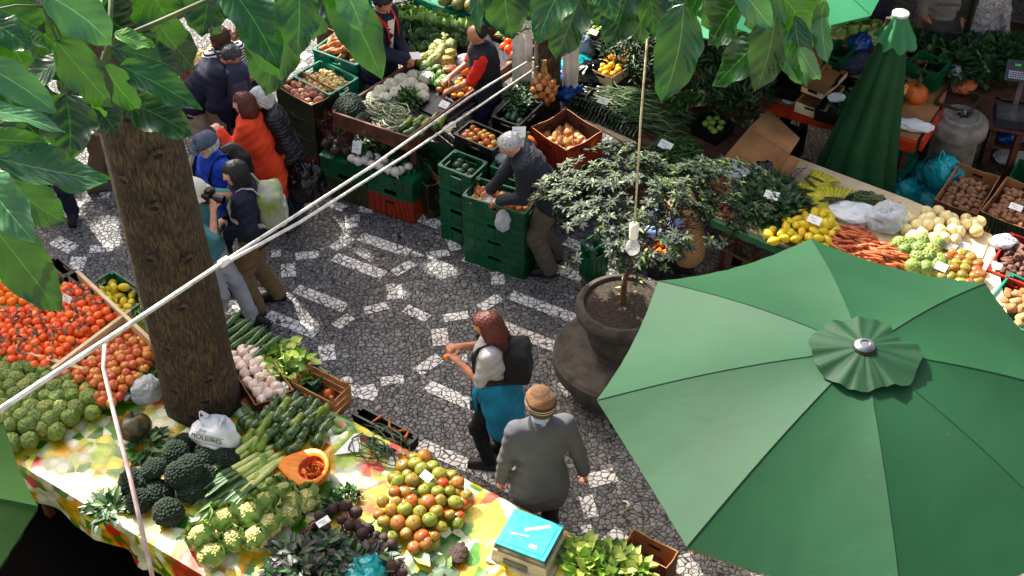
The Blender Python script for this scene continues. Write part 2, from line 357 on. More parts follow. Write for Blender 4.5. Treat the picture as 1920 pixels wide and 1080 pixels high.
    def build(s, name, mats, parent=None, loc=(0, 0, 0), rz=0, h=.012, post=None, matf=None, **t):
        o = bpy.data.objects.new(name, s.mesh(name, mats, h, post, matf=matf)); C.objects.link(o); o.location = loc; o.rotation_euler = (0, 0, rz)
        if parent: o.parent = parent
        return tag(o, **t)
# ---------------------------------------------------------------- shared materials
M_dark, M_white, M_cloth, M_bark = m_ground(), m_ground(True), m_cloth(), m_bark()
M_green = mat('green_crate_plastic', S(10, 112, 76), S(6, 84, 58), 5, .38, .05, 90)
M_teal = mat('teal_crate_plastic', S(14, 150, 122), S(8, 120, 96), 5, .38, .05, 90)
M_blackp = mat('black_crate_plastic', S(22, 23, 25), S(12, 12, 13), 9, .4)
M_redp = mat('red_crate_plastic', S(200, 52, 34), S(150, 34, 22), 6, .42)
M_card = mat('brown_cardboard', S(176, 132, 88), S(150, 108, 70), 4, .8, .1, 60)
M_cardd = mat('dark_cardboard', S(112, 66, 40), S(84, 48, 30), 6, .8, .1, 60)
M_cream = mat('pale_cardboard', S(226, 208, 172), S(200, 178, 140), 4, .8)
M_wood = mat('plain_wood', S(186, 140, 92), S(146, 100, 60), 14, .7, .3, 30)
M_dwood = mat('weathered_wood', S(106, 66, 42), S(66, 40, 26), 12, .75, .3, 40)
M_orange = mat('orange_table_paint', S(200, 74, 26), S(160, 50, 18), 6, .5)
M_paper = mat('white_paper', S(240, 240, 236), S(226, 226, 220), 20, .6)
M_banA = m_print('printed_fruit_carton', S(48, 32, 26), [S(190, 140, 40), S(60, 90, 36), S(150, 84, 30), S(200, 170, 60)], 9)
M_banB = m_print('printed_orange_carton', S(168, 62, 26), [S(216, 110, 30), S(130, 44, 22), S(190, 90, 30), S(220, 150, 60)], 6)
M_stone = mat('grey_volcanic_stone', S(104, 98, 90), S(74, 69, 63), 10, .88, .8, 160)
M_soil = mat('potting_soil', S(58, 47, 38), S(92, 80, 68), 40, .95, 1, 90)
M_dcloth = mat('dark_blue_liner', S(34, 40, 56), S(22, 26, 40), 8, .5, .4, 30)
M_metal = mat('dull_steel', S(150, 152, 154), S(110, 112, 114), 10, .35, 0, metal=.8)
M_blk = mat('black_rubber', S(20, 20, 21), S(12, 12, 12), 10, .6)
M_clear = mat('clear_plastic_film', S(232, 236, 238), S(205, 214, 220), 8, .2, .6, 12, alpha=.5)
M_wbag = mat('white_bag_plastic', S(238, 240, 240), S(214, 220, 222), 5, .3, .7, 9, alpha=.88)
M_tbag = mat('turquoise_bag_plastic', S(40, 176, 178), S(24, 140, 150), 5, .3, .7, 9)
M_bbag = mat('black_bag_plastic', S(22, 24, 30), S(12, 13, 18), 5, .22, .8, 9)
M_ubag = mat('blue_bag_plastic', S(28, 84, 160), S(18, 50, 110), 5, .3, .7, 9)

# ---------------------------------------------------------------- the ground
g = MB(); g.add([(-60, -30, 0), (60, -30, 0), (60, 90, 0), (-60, 90, 0)], [(0, 1, 2, 3)])
g.build('ground', M_dark, smooth=False, kind='structure')
pv = MB()
NS = [0]
def strip(a, b, w):
    NS[0] += 1; zo = .003 + .0004 * (NS[0] % 9)
    A, B = at(*a), at(*b); d = (B - A).normalized(); n = Vector((-d.y, d.x, 0)) * w * .43
    pv.add([A - n + Vector((0, 0, zo)), B - n + Vector((0, 0, zo)), B + n + Vector((0, 0, zo)), A + n + Vector((0, 0, zo))], [(0, 1, 2, 3)])
z6 = lambda p: (p[0] / 3 + 480, p[1] / 3 + 360)
for a, b in [((585, 250), (860, 345)), ((440, 365), (720, 470)), ((225, 545), (505, 655)), ((60, 690), (340, 800)), ((815, 105), (1035, 190)), ((1400, 760), (1760, 905))]: strip(z6(a), z6(b), .15)
for a, b in [((957, 553), (1093, 604)), ((930, 607), (1055, 656)), ((785, 832), (905, 885)), ((800, 722), (905, 768)), ((1035, 502), (1092, 521)), ((1060, 452), (1100, 468)), ((640, 728), (705, 742)), ((430, 580), (482, 600)), ((545, 95), (580, 108)), ((590, 130), (625, 142)), ((600, 62), (680, 92)), ((905, 885), (960, 915))]: strip(a, b, .15)
for a, b, w in [((540, 130), (545, 200), .17), ((430, 320), (535, 255), .13), ((222, 365), (352, 350), .13), ((180, 405), (186, 480), .16), ((775, 520), (782, 605), .17), ((608, 672), (742, 638), .12), ((840, 655), (965, 715), .13), ((775, 460), (885, 398), .13), ((960, 360), (1085, 340), .12), ((1352, 450), (1364, 522), .15), ((1262, 655), (1372, 590), .13), ((1055, 712), (1195, 690), .12), ((1030, 770), (1042, 865), .17), ((908, 1015), (1035, 930), .14), ((445, 760), (535, 700), .13), ((395, 860), (405, 950), .17), ((1095, 260), (1125, 330), .13), ((700, 1068), (830, 1052), .12), ((1100, 945), (1190, 935), .12), ((1170, 370), (1272, 402), .12), ((400, 60), (500, 95), .13), ((580, 92), (660, 103), .12), ((85, 350), (140, 345), .12), ((630, 330 - 360), (640, 20), .1), ((500, 1040), (520, 1080), .1), ((620, 1090), (640, 1160), .17)]: strip(z6(a), z6(b), w)
for a, b, w in [((102, 450), (138, 468), .17), ((168, 468), (212, 464), .13), ((150, 482), (140, 508), .18), ((130, 392), (152, 378), .15), ((184, 368), (206, 366), .12), ((115, 350), (150, 358), .15), ((1102, 903), (1154, 890), .17), ((1098, 930), (1110, 972), .13), ((1140, 1000), (1168, 1022), .2), ((1268, 1072), (1310, 1060), .3), ((1052, 732), (1085, 722), .2), ((1098, 985), (1102, 1000), .1), ((600, 350), (598, 372), .14), ((700, 372), (720, 376), .1), ((520, 370), (545, 382), .13), ((920, 795), (935, 802), .1), ((510, 555), (535, 545), .13), ((330, 355), (345, 356), .12), ((545, 130), (575, 120), .1), ((470, 500), (490, 480), .1)]: strip(a, b, w)
pv.build('pavement', M_white, smooth=False, kind='structure')

# ---------------------------------------------------------------- crates, cartons, boxes
def rect3(L, B, Rr, z):
    L, B, Rr = at(*L, z), at(*B, z), at(*Rr, z); e1, e2 = L - B, Rr - B
    u = e1.normalized(); n = Vector((-u.y, u.x, 0));  n = n if n.dot(e2) > 0 else -n
    w = e2.dot(n); c = B + e1 / 2 + n * w / 2
    return c, math.atan2(-u.y, -u.x), e1.length, w
def crate_mesh(sx, sy, h, mat_, flip=False):
    key = ('cr', round(sx, 2), round(sy, 2), round(h, 2), mat_.name, flip)
    if key in MESH: return MESH[key]
    b = MB(); t = .012
    z = lambda a: (h - a) if flip else a
    b.box((0, 0, z(.012)), (sx - .03, sy - .03, .012))
    for sgn in (-1, 1):
        for ax, (ln, off) in enumerate(((sx, sy / 2), (sy, sx / 2))):
            def bx(u0, z0, du, dz, th=t, out=0):
                c = (u0, sgn * (off - th / 2 + out), z(z0)) if ax == 0 else (sgn * (off - th / 2 + out), u0, z(z0))
                b.box(c, (du, th, dz) if ax == 0 else (th, du, dz))
            L2 = ln - (.002 if ax == 0 else 2 * t + .002)
            bx(0, h * .31, L2 - .01, h * .6, t * .7, -.004); bx(0, h - .012, L2 + .004, .024, t * 1.5, .005); bx(0, h * .06, L2, h * .1, t * 1.3, .003)
            bx(0, h * .63, L2, .012, t * 1.25, .003)
            hw = .12 if ln > .35 else .09
            for u0 in (-1, 1): bx(u0 * (hw / 2 + (L2 - hw) / 4), h * .77, (L2 - hw) / 2 - .015, h * .26, t * .7, -.004)
            k = max(3, int(ln / .1))
            for i in range(k + 1):
                u0 = -L2 / 2 + .012 + (L2 - .024) * i / k
                bx(u0, h * .36, .009, h * .5, t * 1.2, .0025)
                if i < k and abs(u0 + ln / k / 2) > hw / 2: bx(u0 + ln / k / 2, h * .8, ln / k * .4, .01, t * 1.1, .002)
    for sx_ in (-1, 1):
        for sy_ in (-1, 1): b.box((sx_ * (sx / 2 - .02), sy_ * (sy / 2 - .02), h / 2), (.034, .034, h - .004))
    MESH[key] = b.mesh('plastic_crate', mat_); return MESH[key]
def carton_mesh(sx, sy, h, m_out, m_in=None, holes=True):
    key = ('ca', round(sx, 2), round(sy, 2), round(h, 2), m_out.name)
    if key in MESH: return MESH[key]
    b = MB(); t = .008; wv = .02
    b.box((0, 0, .006), (sx - .02, sy - .02, .008), 1)
    for sgn in (-1, 1):
        for ax, (ln, off) in enumerate(((sx, sy / 2), (sy - 2 * t - .004, sx / 2))):
            n = 9; rows = []
            for side in (0, 1):
                r_ = []
                for i in range(n):
                    u = -ln / 2 + ln * i / (n - 1); e = abs(i - (n - 1) / 2) / ((n - 1) / 2)
                    top = h - wv * (1 - min(1, e * 1.6) ** 2) * (1 if ax else .6)
                    o = off - side * t; r_.append((u, sgn * o, top) if ax == 0 else (sgn * o, u, top))
                rows.append(r_)
            bot = [[(p[0], p[1], .002) for p in r_] for r_ in rows]
            b.grid([bot[0], rows[0]], 0); b.grid([rows[0], rows[1]], 2); b.grid([rows[1], bot[1]], 1)
            if holes:
                c = (0, sgn * (off + .001), h * .72) if ax == 0 else (sgn * (off + .001), 0, h * .72)
                b.box(c, (.1, .003, .026) if ax == 0 else (.003, .1, .026), 3)
                c = (0, sgn * (off - t - .001), h * .72) if ax == 0 else (sgn * (off - t - .001), 0, h * .72)
                b.box(c, (.1, .003, .026) if ax == 0 else (.003, .1, .026), 3)
    MESH[key] = b.mesh('carton', [m_out, m_in or M_card, M_card, M_blk]); return MESH[key]
def slat_mesh(sx, sy, h, m_):
    b = MB(); t = .009
    for i in range(5): b.box((0, -sy / 2 + sy * (i + .5) / 5, .006), (sx - .004, sy / 5 - .012, .007))
    for sgn in (-1, 1):
        for k in range(3):
            b.box((0, sgn * (sy / 2 - t / 2), h * (.18 + .3 * k)), (sx, t, h * .24)); b.box((sgn * (sx / 2 - t / 2), 0, h * (.18 + .3 * k)), (t, sy - 2 * t - .002, h * .24))
    for a in (-1, 1):
        for c in (-1, 1): b.box((a * (sx / 2 - .022), c * (sy / 2 - .022), h * .54), (.025, .025, h * 1.08))
    return b.mesh('wooden_crate', m_)
MESH = {}; KS = {}
def box3(kind, label, cat, L, B, Rr, z, h, m_, group=None, below=(), fill=.55, bh=None, floor=None, flip=False):
    """a crate whose rim passes through three pixels at height z; `below` = (kind, material, label) of those it stands on"""
    c, rz, sx, sy = rect3(L, B, Rr, z)
    def one(kd, mt, zt, hh, lb, grp=None):
        me = crate_mesh(sx, sy, hh, mt, flip) if kd == 'plastic_crate' else carton_mesh(sx, sy, hh, mt, M_card if mt is not M_banB else M_cardd) if kd == 'cardboard_box' else slat_mesh(sx, sy, hh, mt)
        o = put(kd, me, (c.x, c.y, zt - hh), (0, 0, rz), label=lb, cat=cat if kd == kind else {'plastic_crate': 'crate', 'cardboard_box': 'box'}.get(kd, 'crate')); 
        if grp: o['group'] = grp
        return o
    o = one(kind, m_, z, h, label, group); zt = z - h
    for kd, mt, lb in below:
        hb = bh or h; one(kd, mt, zt - .001, hb - .001, lb); zt -= hb
    M = Matrix.Translation((c.x, c.y, 0)) @ Matrix.Rotation(rz, 4, 'Z'); ix, iy = sx / 2 - .015, sy / 2 - .015
    o['_'] = 0; del o['_']
    return [M @ Vector(p) for p in ((-ix, -iy, 0), (ix, -iy, 0), (ix, iy, 0), (-ix, iy, 0))], z - h + .02, z, (c, rz, sx, sy)

def heap(me, P, z0, s, hump, name, cat, label, group, rz=None, sc=(.9, 1.1), ramp=None, lift=.5, under=True, flat=False, jit=.22, tilt=.5, zf=None, skip=None, n=None):
    """pack things over polygon P (world xy); me = a mesh or a list of meshes; s = spacing"""
    mes = me if isinstance(me, list) else [me]; s *= KS.get(mes[0].name.split('.')[0], 1); ramp = ramp or s * 1.6
    xs = [p[0] for p in P]; ys = [p[1] for p in P]; pts = []
    row = 0; y = min(ys)
    while y < max(ys):
        x = min(xs) + (s / 2 if row % 2 else 0)
        while x < max(xs):
            px, py = x + U(-1, 1) * jit * s, y + U(-1, 1) * jit * s; e = edged(px, py, P)
            if inpoly(px, py, P) and e > s * .32 and not (skip and skip(px, py)):
                hz = hump * min(1, e / ramp) if not flat else 0
                pts.append((px, py, z0 + lift * s + hz + U(-.08, .1) * s + (zf(px, py) if zf else 0), 0))
                if under and hz > s * .45:
                    ux, uy = px + s * .5, py + s * .29
                    if inpoly(ux, uy, P): pts.append((ux, uy, z0 + lift * s + max(0, hz - s * .62) + (zf(px, py) if zf else 0), 1))
            x += s
        y += s * .866; row += 1
    if n and len(pts) > n: pts = random.sample(pts, n)
    for x, y, z, u in pts:
        if rz is None: rot = (U(-tilt, tilt), U(-tilt, tilt), U(0, 6.3))
        else: rot = (U(-tilt, tilt), U(-tilt, tilt) * .4, rz + U(-.3, .3))
        put(name, random.choice(mes), (x, y, z), rot, U(*sc), label=label, cat=cat, group=group)
    return len(pts)
def pq(pts, z): return [at(u, v, z) for u, v in pts]

# ---------------------------------------------------------------- produce (one mesh each, colour varies per object)
def nf(amp, sc, seed=0): return lambda d: 1 + amp * noise.noise(d * sc + Vector((seed, seed * 1.7, 3)))
def P_(name, fn, mats, ang=60): b = MB(); fn(b); return b.mesh(name, mats, True, ang)
M_stem = mat('dry_green_stem', S(96, 104, 50), S(70, 60, 30), 30, .8)
M_lf = mat('vegetable_leaf', S(52, 104, 38), S(30, 70, 26), 18, .5, .5, 50)
M_lfd = mat('dark_vegetable_leaf', S(30, 62, 30), S(18, 40, 22), 18, .5, .5, 50)
def round_fruit(r, sq, col, name, c2, rough=.3, dimple=.18, ribs=0, sub=.08, sc=2.2, n=14, k=10, stem=True, leaf=False):
    m = mat(name + '_skin', col, c2, sc / r * .1, rough, sub=sub)
    def f(b):
        def q(d):
            th = math.acos(max(-1, min(1, d.z))); v = 1 - dimple * math.exp(-(th / .45) ** 2) - dimple * .5 * math.exp(-((math.pi - th) / .4) ** 2)
            if ribs: v *= 1 + .035 * math.cos(ribs * math.atan2(d.y, d.x)) * math.sin(th)
            return v
        b.ball((0, 0, 0), (r, r * .97, r * sq), n, k, 0, q)
        if stem: b.tube([(0, 0, r * sq * .72), (r * .05, 0, r * sq * 1.02)], r * .06, 5, 1)
        if leaf:
            for a in (0.4, 2.6): b.grid([[Vector((math.cos(a) * t * r * 1.3 - math.sin(a) * w, math.sin(a) * t * r * 1.3 + math.cos(a) * w, r * sq * (.95 + .25 * math.sin(t * 3)))) for w in (-r * .3 * math.sin(t * 3 + .1), 0, r * .3 * math.sin(t * 3 + .1))] for t in (0, .35, .7, 1)], 2)
    return P_(name, f, [m, M_stem, M_lfd])
F_tang = [round_fruit(.034, .86, [S(240, 126, 42), S(236, 106, 34), S(244, 150, 54)], 'tangerine', S(230, 92, 30), .38, .1, sub=.1, leaf=l) for l in (False, True)]
F_orng = round_fruit(.038, .95, [S(240, 140, 20), S(246, 160, 30), S(238, 120, 20)], 'orange', S(236, 120, 16), .4, .08)
F_apple = round_fruit(.036, .9, [S(196, 60, 36), S(206, 120, 60), S(180, 40, 30), S(214, 158, 80), S(190, 52, 34)], 'apple', S(206, 140, 66), .3, .22)
F_toma = round_fruit(.040, .84, [S(116, 140, 50), S(150, 156, 62), S(176, 96, 50), S(132, 146, 52), S(206, 62, 34), S(122, 132, 44), S(186, 130, 70)], 'tomato', S(140, 120, 54), .22, .16, 5)
F_redt = round_fruit(.040, .85, [S(214, 50, 24), S(222, 90, 34), S(204, 40, 22)], 'red_tomato', S(226, 120, 50), .22, .14, 5)
F_mixt = round_fruit(.034, .85, [S(196, 160, 50), S(206, 80, 40), S(160, 150, 60), S(216, 190, 60), S(190, 60, 40), S(150, 130, 60)], 'small_tomato', S(196, 120, 50), .22, .14)
F_yell = round_fruit(.036, .95, [S(226, 176, 40), S(236, 190, 40)], 'loquat', S(214, 150, 40), .35, .06)
F_green = round_fruit(.038, .9, [S(126, 150, 62), S(140, 160, 66)], 'green_apple', S(110, 130, 50), .3, .2)
def f_lemon(b):
    b.ball((0, 0, 0), (.045, .031, .031), 12, 9, 0, lambda d: 1 + .22 * max(0, abs(d.x) - .86) / .14 + .02 * noise.noise(d * 6))
F_lemon = P_('lemon', f_lemon, mat('lemon_skin', [S(230, 200, 40), S(222, 210, 60), S(236, 196, 36)], S(206, 186, 44), 20, .4, .3, 300))
M_cust = mat('custard_apple_skin', [S(136, 158, 72), S(156, 174, 88), S(120, 142, 64), S(166, 166, 88)], S(100, 122, 56), 30, .55)
def f_cust(b):
    pts = []; n = 90
    for i in range(n):
        z = 1 - 2 * (i + .5) / n; a = i * 2.39996; rr = math.sqrt(1 - z * z); pts.append(Vector((rr * math.cos(a), rr * math.sin(a), z)))
    def q(d):
        ds = sorted((d - p).length for p in pts)[:2]; return (1 + .2 * min(1, (ds[1] - ds[0]) / .13)) * (1 - .12 * math.exp(-((1 - d.z) / .1) ** 2))
    b.ball((0, 0, 0), (.052, .05, .047), 30, 20, 0, q)
F_cust = P_('custard_apple', f_cust, M_cust)
def pear(col, c2, r1, r2, ln, name, stripes=None):
    def f(b):
        pr = []
        for i in range(14):
            t = i / 13; r = (r1 * (1 - t) + r2 * t) * math.sqrt(max(0.0005, 1 - (2 * t - 1) ** 6)) * (1 - .12 * math.exp(-((t - .55) / .16) ** 2)); pr.append((max(.0015, r if 0 < i < 13 else .003), t * ln - ln / 2))
        b.lathe(pr, 12, 0, fr=lambda a, i: 1 + .03 * math.cos(a * 6.283 * 5)); b.tube([(0, 0, ln / 2 - .003), (.004, 0, ln / 2 + .016)], [.006, .008], 6, 1)
        b.v = [(p[2], p[1], p[0] + .25 * r1 * math.sin(p[2] / ln * 3)) for p in b.v]; b.f = [t[::-1] for t in b.f]
    m = mat(name + '_skin', col, c2, 20, .28) if not stripes else None
    if stripes:
        m = bpy.data.materials.new(name + '_skin'); N = NT(m); mp = N.n('ShaderNodeMapping'); mp.inputs['Scale'].default_value = (8, 60, 60); N.l(N.tc.outputs['Object'], mp.inputs[0])
        nn = N.noise(1.6, 3, mp.outputs[0]); r = N.ramp([col, c2], [.42, .6]); N.l(nn.outputs[0], r.inputs[0]); N.l(r.outputs[0], N.b.inputs['Base Color']); N.b.inputs['Roughness'].default_value = .25
    return P_(name, f, [m, M_stem])
F_zucA = pear(S(28, 52, 24), S(112, 140, 78), .037, .026, .122, 'striped_squash', True)
F_zucB = pear([S(130, 152, 50), S(150, 166, 60)], S(110, 130, 44), .036, .024, .13, 'green_squash')
F_zucL = pear(S(34, 74, 30), S(104, 140, 70), .036, .03, .36, 'long_zucchini', True)
F_cuke = pear([S(30, 46, 28), S(36, 54, 30)], S(22, 34, 22), .020, .017, .17, 'cucumber')
F_chay = pear([S(156, 178, 82), S(140, 166, 74)], S(130, 150, 66), .045, .03, .13, 'chayote')
def tuber(name, col, c2, r, amp, rough=.75, k=4):
    out = []; m = mat(name + '_skin', col, c2, 25, rough, .4, 120)
    for i in range(k):
        out.append(P_(name, lambda b: b.ball((0, 0, 0), r, 14, 10, 0, nf(amp, 1.6, i * 3.1 + 1)), m))
    return out
F_pot = tuber('potato', [S(186, 150, 96), S(166, 124, 76), S(196, 166, 112)], S(150, 110, 68), (.043, .032, .028), .35)
F_pink = tuber('pink_potato', [S(196, 150, 120), S(206, 170, 140), S(180, 126, 100)], S(170, 112, 88), (.042, .03, .027), .3)
F_pale = tuber('new_potato', [S(222, 206, 150), S(212, 190, 132)], S(190, 166, 106), (.028, .021, .02), .25)
F_small = tuber('small_potato', [S(160, 120, 88), S(176, 134, 100), S(140, 104, 76)], S(126, 90, 64), (.034, .027, .025), .25)
F_swe = tuber('sweet_potato', [S(206, 156, 106), S(190, 136, 88)], S(160, 110, 70), (.1, .04, .037), .6)
F_yam = tuber('yam', [S(120, 66, 40), S(138, 78, 46)], S(90, 48, 30), (.09, .042, .038), .75)
F_taro = tuber('brown_sweet_potato', [S(136, 98, 78), S(120, 84, 68)], S(96, 66, 54), (.058, .028, .026), .8)
M_on = mat('onion_skin', [S(206, 150, 90), S(222, 176, 120), S(190, 120, 70)], S(176, 110, 60), 30, .35, .1, 90)
def f_onion(r, top):
    def f(b): b.ball((0, 0, 0), (r, r, r * .86), 14, 10, 0, lambda d: 1 + (.3 * max(0, d.z - .9) / .1 if d.z > 0 else 0)); b.tube([(0, 0, r), (r * .1, 0, r * top)], [r * .18, r * .08], 5, 0)
    return f
F_onion = P_('onion', f_onion(.036, 1.7), M_on)
F_wonion = P_('white_onion', f_onion(.044, 1.15), mat('white_onion_skin', [S(236, 228, 190), S(228, 214, 160)], S(212, 190, 130), 20, .35))
F_pom = P_('pomegranate', f_onion(.05, 1.35), mat('pomegranate_skin', [S(196, 170, 96), S(190, 120, 80), S(206, 190, 120)], S(176, 96, 66), 18, .35))
def f_garlic(b): b.ball((0, 0, 0), (.03, .03, .025), 20, 9, 0, lambda d: (1 + .1 * abs(math.cos(4 * math.atan2(d.y, d.x)))) * (1 + .45 * max(0, d.z - .9) / .1)); b.tube([(0, 0, .026), (.004, 0, .045)], [.006, .003], 5, 0)
F_garlic = P_('garlic_bulb', f_garlic, m_stripe('garlic_skin', S(238, 226, 214), S(214, 186, 172), 40, 'X', .55, 0, 3))
def f_carrot(b): b.tube([(-.075, 0, 0), (-.03, .002, 0), (.02, .0, .001), (.062, -.002, 0), (.075, 0, 0)], [.003, .009, .014, .017, .006], 9, 0)
F_carrot = P_('carrot', f_carrot, mat('carrot_skin', [S(206, 122, 66), S(216, 150, 96), S(196, 92, 44)], S(170, 88, 44), 40, .5))
def f_beet(b): b.ball((0, 0, 0), (.042, .04, .038), 12, 9, 0, nf(.12, 2)); b.tube([(0, 0, -.035), (.01, 0, -.09)], [.008, .001], 5, 0); [b.tube([(0, 0, .03), (U(-.03, .03), U(-.03, .03), .09), (U(-.08, .08), U(-.08, .08), .2)], .004, 4, 1) for _ in range(5)]
F_beet = P_('beetroot', f_beet, [mat('beetroot_skin', [S(86, 58, 52), S(70, 44, 42)], S(56, 34, 34), 30, .75), mat('beet_stalk', S(110, 34, 44), S(70, 24, 30), 20, .5)])
def f_turnip(b): b.ball((0, 0, 0), (.048, .048, .042), 14, 9, 0, nf(.06, 2)); b.tube([(0, 0, -.035), (.004, 0, -.075)], [.01, .001], 5, 0); [b.tube([(0, 0, .035), (U(-.02, .02), .06, .08), (U(-.05, .05), .2 + U(0, .08), .06)], [.006, .006, .009], 5, 1) for _ in range(6)]
F_turnip = P_('turnip', f_turnip, [mat('turnip_skin', [S(236, 232, 222), S(226, 216, 206)], S(206, 190, 190), 20, .4), M_lf])
F_melon = P_('papaya', lambda b: b.ball((0, 0, 0), (.12, .08, .078), 18, 12, 0, lambda d: 1 + .03 * math.cos(5 * math.atan2(d.z, d.y))), mat('papaya_skin', [S(134, 130, 70), S(120, 124, 72)], S(86, 92, 50), 9, .4))
F_gourd = P_('knobbly_gourd', lambda b: b.ball((0, 0, 0), (.085, .06, .056), 22, 14, 0, lambda d: 1 + .16 * noise.noise(d * 4.4) + .04 * math.cos(8 * math.atan2(d.z, d.y))), mat('gourd_skin', [S(160, 164, 96), S(140, 150, 84), S(188, 176, 100)], S(112, 120, 64), 26, .5))
F_smel = P_('striped_melon', lambda b: b.ball((0, 0, 0), (.058, .044, .043), 14, 10, 0, None), m_stripe('striped_melon_skin', S(70, 110, 56), S(140, 164, 100), 13, 'Y', .35, 0, 2))
F_avo = P_('avocado', lambda b: b.ball((0, 0, 0), (.05, .036, .035), 12, 9, 0, lambda d: 1 - .12 * max(0, d.x)), mat('avocado_skin', [S(62, 100, 66), S(48, 84, 54)], S(36, 66, 42), 40, .4, .3, 200))
def f_bread(b): b.ball((0, 0, 0), (.1, .1, .085), 22, 12, 0, lambda d: 1 + .07 * math.cos(9 * math.atan2(d.y, d.x)) * (1 - abs(d.z)) - .2 * math.exp(-((1 - d.z) / .08) ** 2)); b.tube([(0, 0, .06), (.01, 0, .1), (.03, .01, .13)], [.018, .013, .016], 7, 1)
F_pump = P_('pumpkin', f_bread, [mat('pumpkin_skin', S(214, 122, 40), S(180, 90, 30), 14, .45, .2, 40), M_stem])
# broccoli and cauliflower heads: floret beads over a dome
def head_mesh(name, mh, ml, r, beads, leaves, lsz, stalk=True):
    b = MB(); n = beads
    b.ball((0, 0, 0), (r * .92, r * .92, r * .72), 14, 8, 0)
    for i in range(n):
        z = 1 - 1.15 * (i + .5) / n; a = i * 2.39996; rr = math.sqrt(max(0, 1 - z * z)); q = r * U(.13, .2)
        b.ball((rr * math.cos(a) * r * .93, rr * math.sin(a) * r * .93, z * r * .74), (q, q, q), 6, 4, 0)
    if stalk: b.tube([(0, 0, -r * .2), (0, 0, -r * 1.0)], [r * .3, r * .26], 8, 1)
    for i in range(leaves):
        a = 6.283 * i / leaves + U(-.2, .2); L = lsz * U(.75, 1.15); w = L * .5; rows = []
        for t in (0, .3, .6, .85, 1):
            rad = r * .35 + L * (.75 * t if t < .6 else .45 + .05 * t); hz = -r * .5 + L * .8 * t ** 1.3 * .9
            ww = w * math.sin(min(1, t * 1.15 + .12) * math.pi * .86); rad *= .9 + .1 * math.cos(t * 3)
            rows.append([Vector((math.cos(a) * (rad - abs(s) * w * .5) - math.sin(a) * ww * s, math.sin(a) * (rad - abs(s) * w * .5) + math.cos(a) * ww * s, hz + abs(s) * .01 + U(-.004, .004))) for s in (-1, -.5, 0, .5, 1)])
        b.grid(rows, 2)
    return b.mesh(name, [mh, mat('pale_stalk', S(150, 170, 100), S(110, 140, 70), 20, .5), ml], True, 70)
M_broc = mat('broccoli_florets', [S(36, 66, 38), S(46, 78, 48), S(28, 54, 34)], S(24, 44, 28), 40, .75, .9, 260)
M_caul = mat('cauliflower_curd', [S(214, 208, 146), S(222, 218, 164)], S(180, 178, 104), 30, .6, .8, 240)
M_cl = mat('cauliflower_leaf', S(158, 182, 112), S(104, 142, 74), 14, .5, .5, 40)
F_broc = [head_mesh('broccoli', M_broc, M_lfd, .078, 110, 4, .11) for _ in range(3)]
F_caul = [head_mesh('cauliflower', M_caul, M_cl, .078, 120, 7, .17) for _ in range(3)]
F_caulw = [head_mesh('cauliflower', mat('white_curd', S(238, 236, 216), S(210, 208, 180), 30, .6, .8, 240), M_cl, .085, 110, 7, .1) for _ in range(2)]
F_cabb = [head_mesh('cabbage', mat('cabbage_heart', S(150, 172, 110), S(110, 140, 80), 10, .5), M_cl, .06, 3, 10, .15, False), head_mesh('cabbage', mat('cabbage_heart2', S(96, 128, 96), S(70, 100, 80), 10, .5), mat('dark_cabbage_leaf', S(60, 92, 62), S(120, 148, 110), 10, .5, .4, 40), .06, 3, 10, .15, False)]
def leafy(name, n, rad, hgt, L, w, mats, up=.5, seed=1):
    """tuft of small curved leaves: bunches of herbs, lettuces, cabbage greens"""
    rnd = random.Random(seed); b = MB()
    for i in range(n):
        a = rnd.uniform(0, 6.283); q = math.sqrt(rnd.random()) * rad; c = Vector((math.cos(a) * q, math.sin(a) * q, rnd.uniform(.25, 1) * hgt * (1 - (q / rad) ** 2 * .6)))
        d = Vector((math.cos(a) * rnd.uniform(.2, 1), math.sin(a) * rnd.uniform(.2, 1), up * rnd.uniform(-.3, 1.4))) + Vector((rnd.uniform(-.5, .5), rnd.uniform(-.5, .5), 0)); d.normalize()
        s = d.cross(Vector((rnd.uniform(-.4, .4), rnd.uniform(-.4, .4), 1))).normalized(); nn = s.cross(d); l = L * rnd.uniform(.6, 1.2); ww = w * rnd.uniform(.7, 1.2)
        rows = [[c + d * l * t + nn * l * (.25 * t - .4 * t * t) + s * ww * k * q2 + nn * abs(k) * ww * .25 for k in (-1, 0, 1)] for t, q2 in ((0, .12), (.35, .9), (.7, .8), (1, .08))]
        b.grid(rows, rnd.randrange(len(mats)))
    return b.mesh(name, mats, True, 0)
M_h1 = mat('herb_green', S(60, 104, 44), S(36, 72, 30), 20, .5); M_h2 = mat('herb_light_green', S(104, 142, 60), S(66, 106, 40), 20, .5); M_h3 = mat('herb_grey_green', S(96, 120, 92), S(60, 86, 60), 20, .5)
M_let = mat('lettuce_green', S(150, 184, 72), S(110, 150, 50), 14, .5, .4, 40); M_let2 = mat('lettuce_pale', S(196, 206, 110), S(140, 176, 70), 14, .5, .4, 40)
def sticks(name, n, dims, L, r, mats, dirn=None, spread=.4, seed=3, curl=.0, rows=None):
    """loose layer of thin pods or stalks, one mesh"""
    rnd = random.Random(seed); b = MB()
    for i in range(n):
        x, y, z = dims(rnd); a = (rnd.uniform(0, 6.283) if dirn is None else dirn + rnd.gauss(0, spread)); l = L * rnd.uniform(.75, 1.2)
        d = Vector((math.cos(a), math.sin(a), rnd.uniform(-.15, .15))); s = Vector((-d.y, d.x, 0)); cu = rnd.uniform(-curl, curl); c = Vector((x, y, z))
        b.tube([c - d * l / 2, c - d * l / 6 + s * cu * l + Vector((0, 0, l * .05)), c + d * l / 6 + s * cu * l + Vector((0, 0, l * .05)), c + d * l / 2], [r * .4, r, r, r * .4], 5, rnd.randrange(len(mats)), False)
    return b.mesh(name, mats, True, 0)
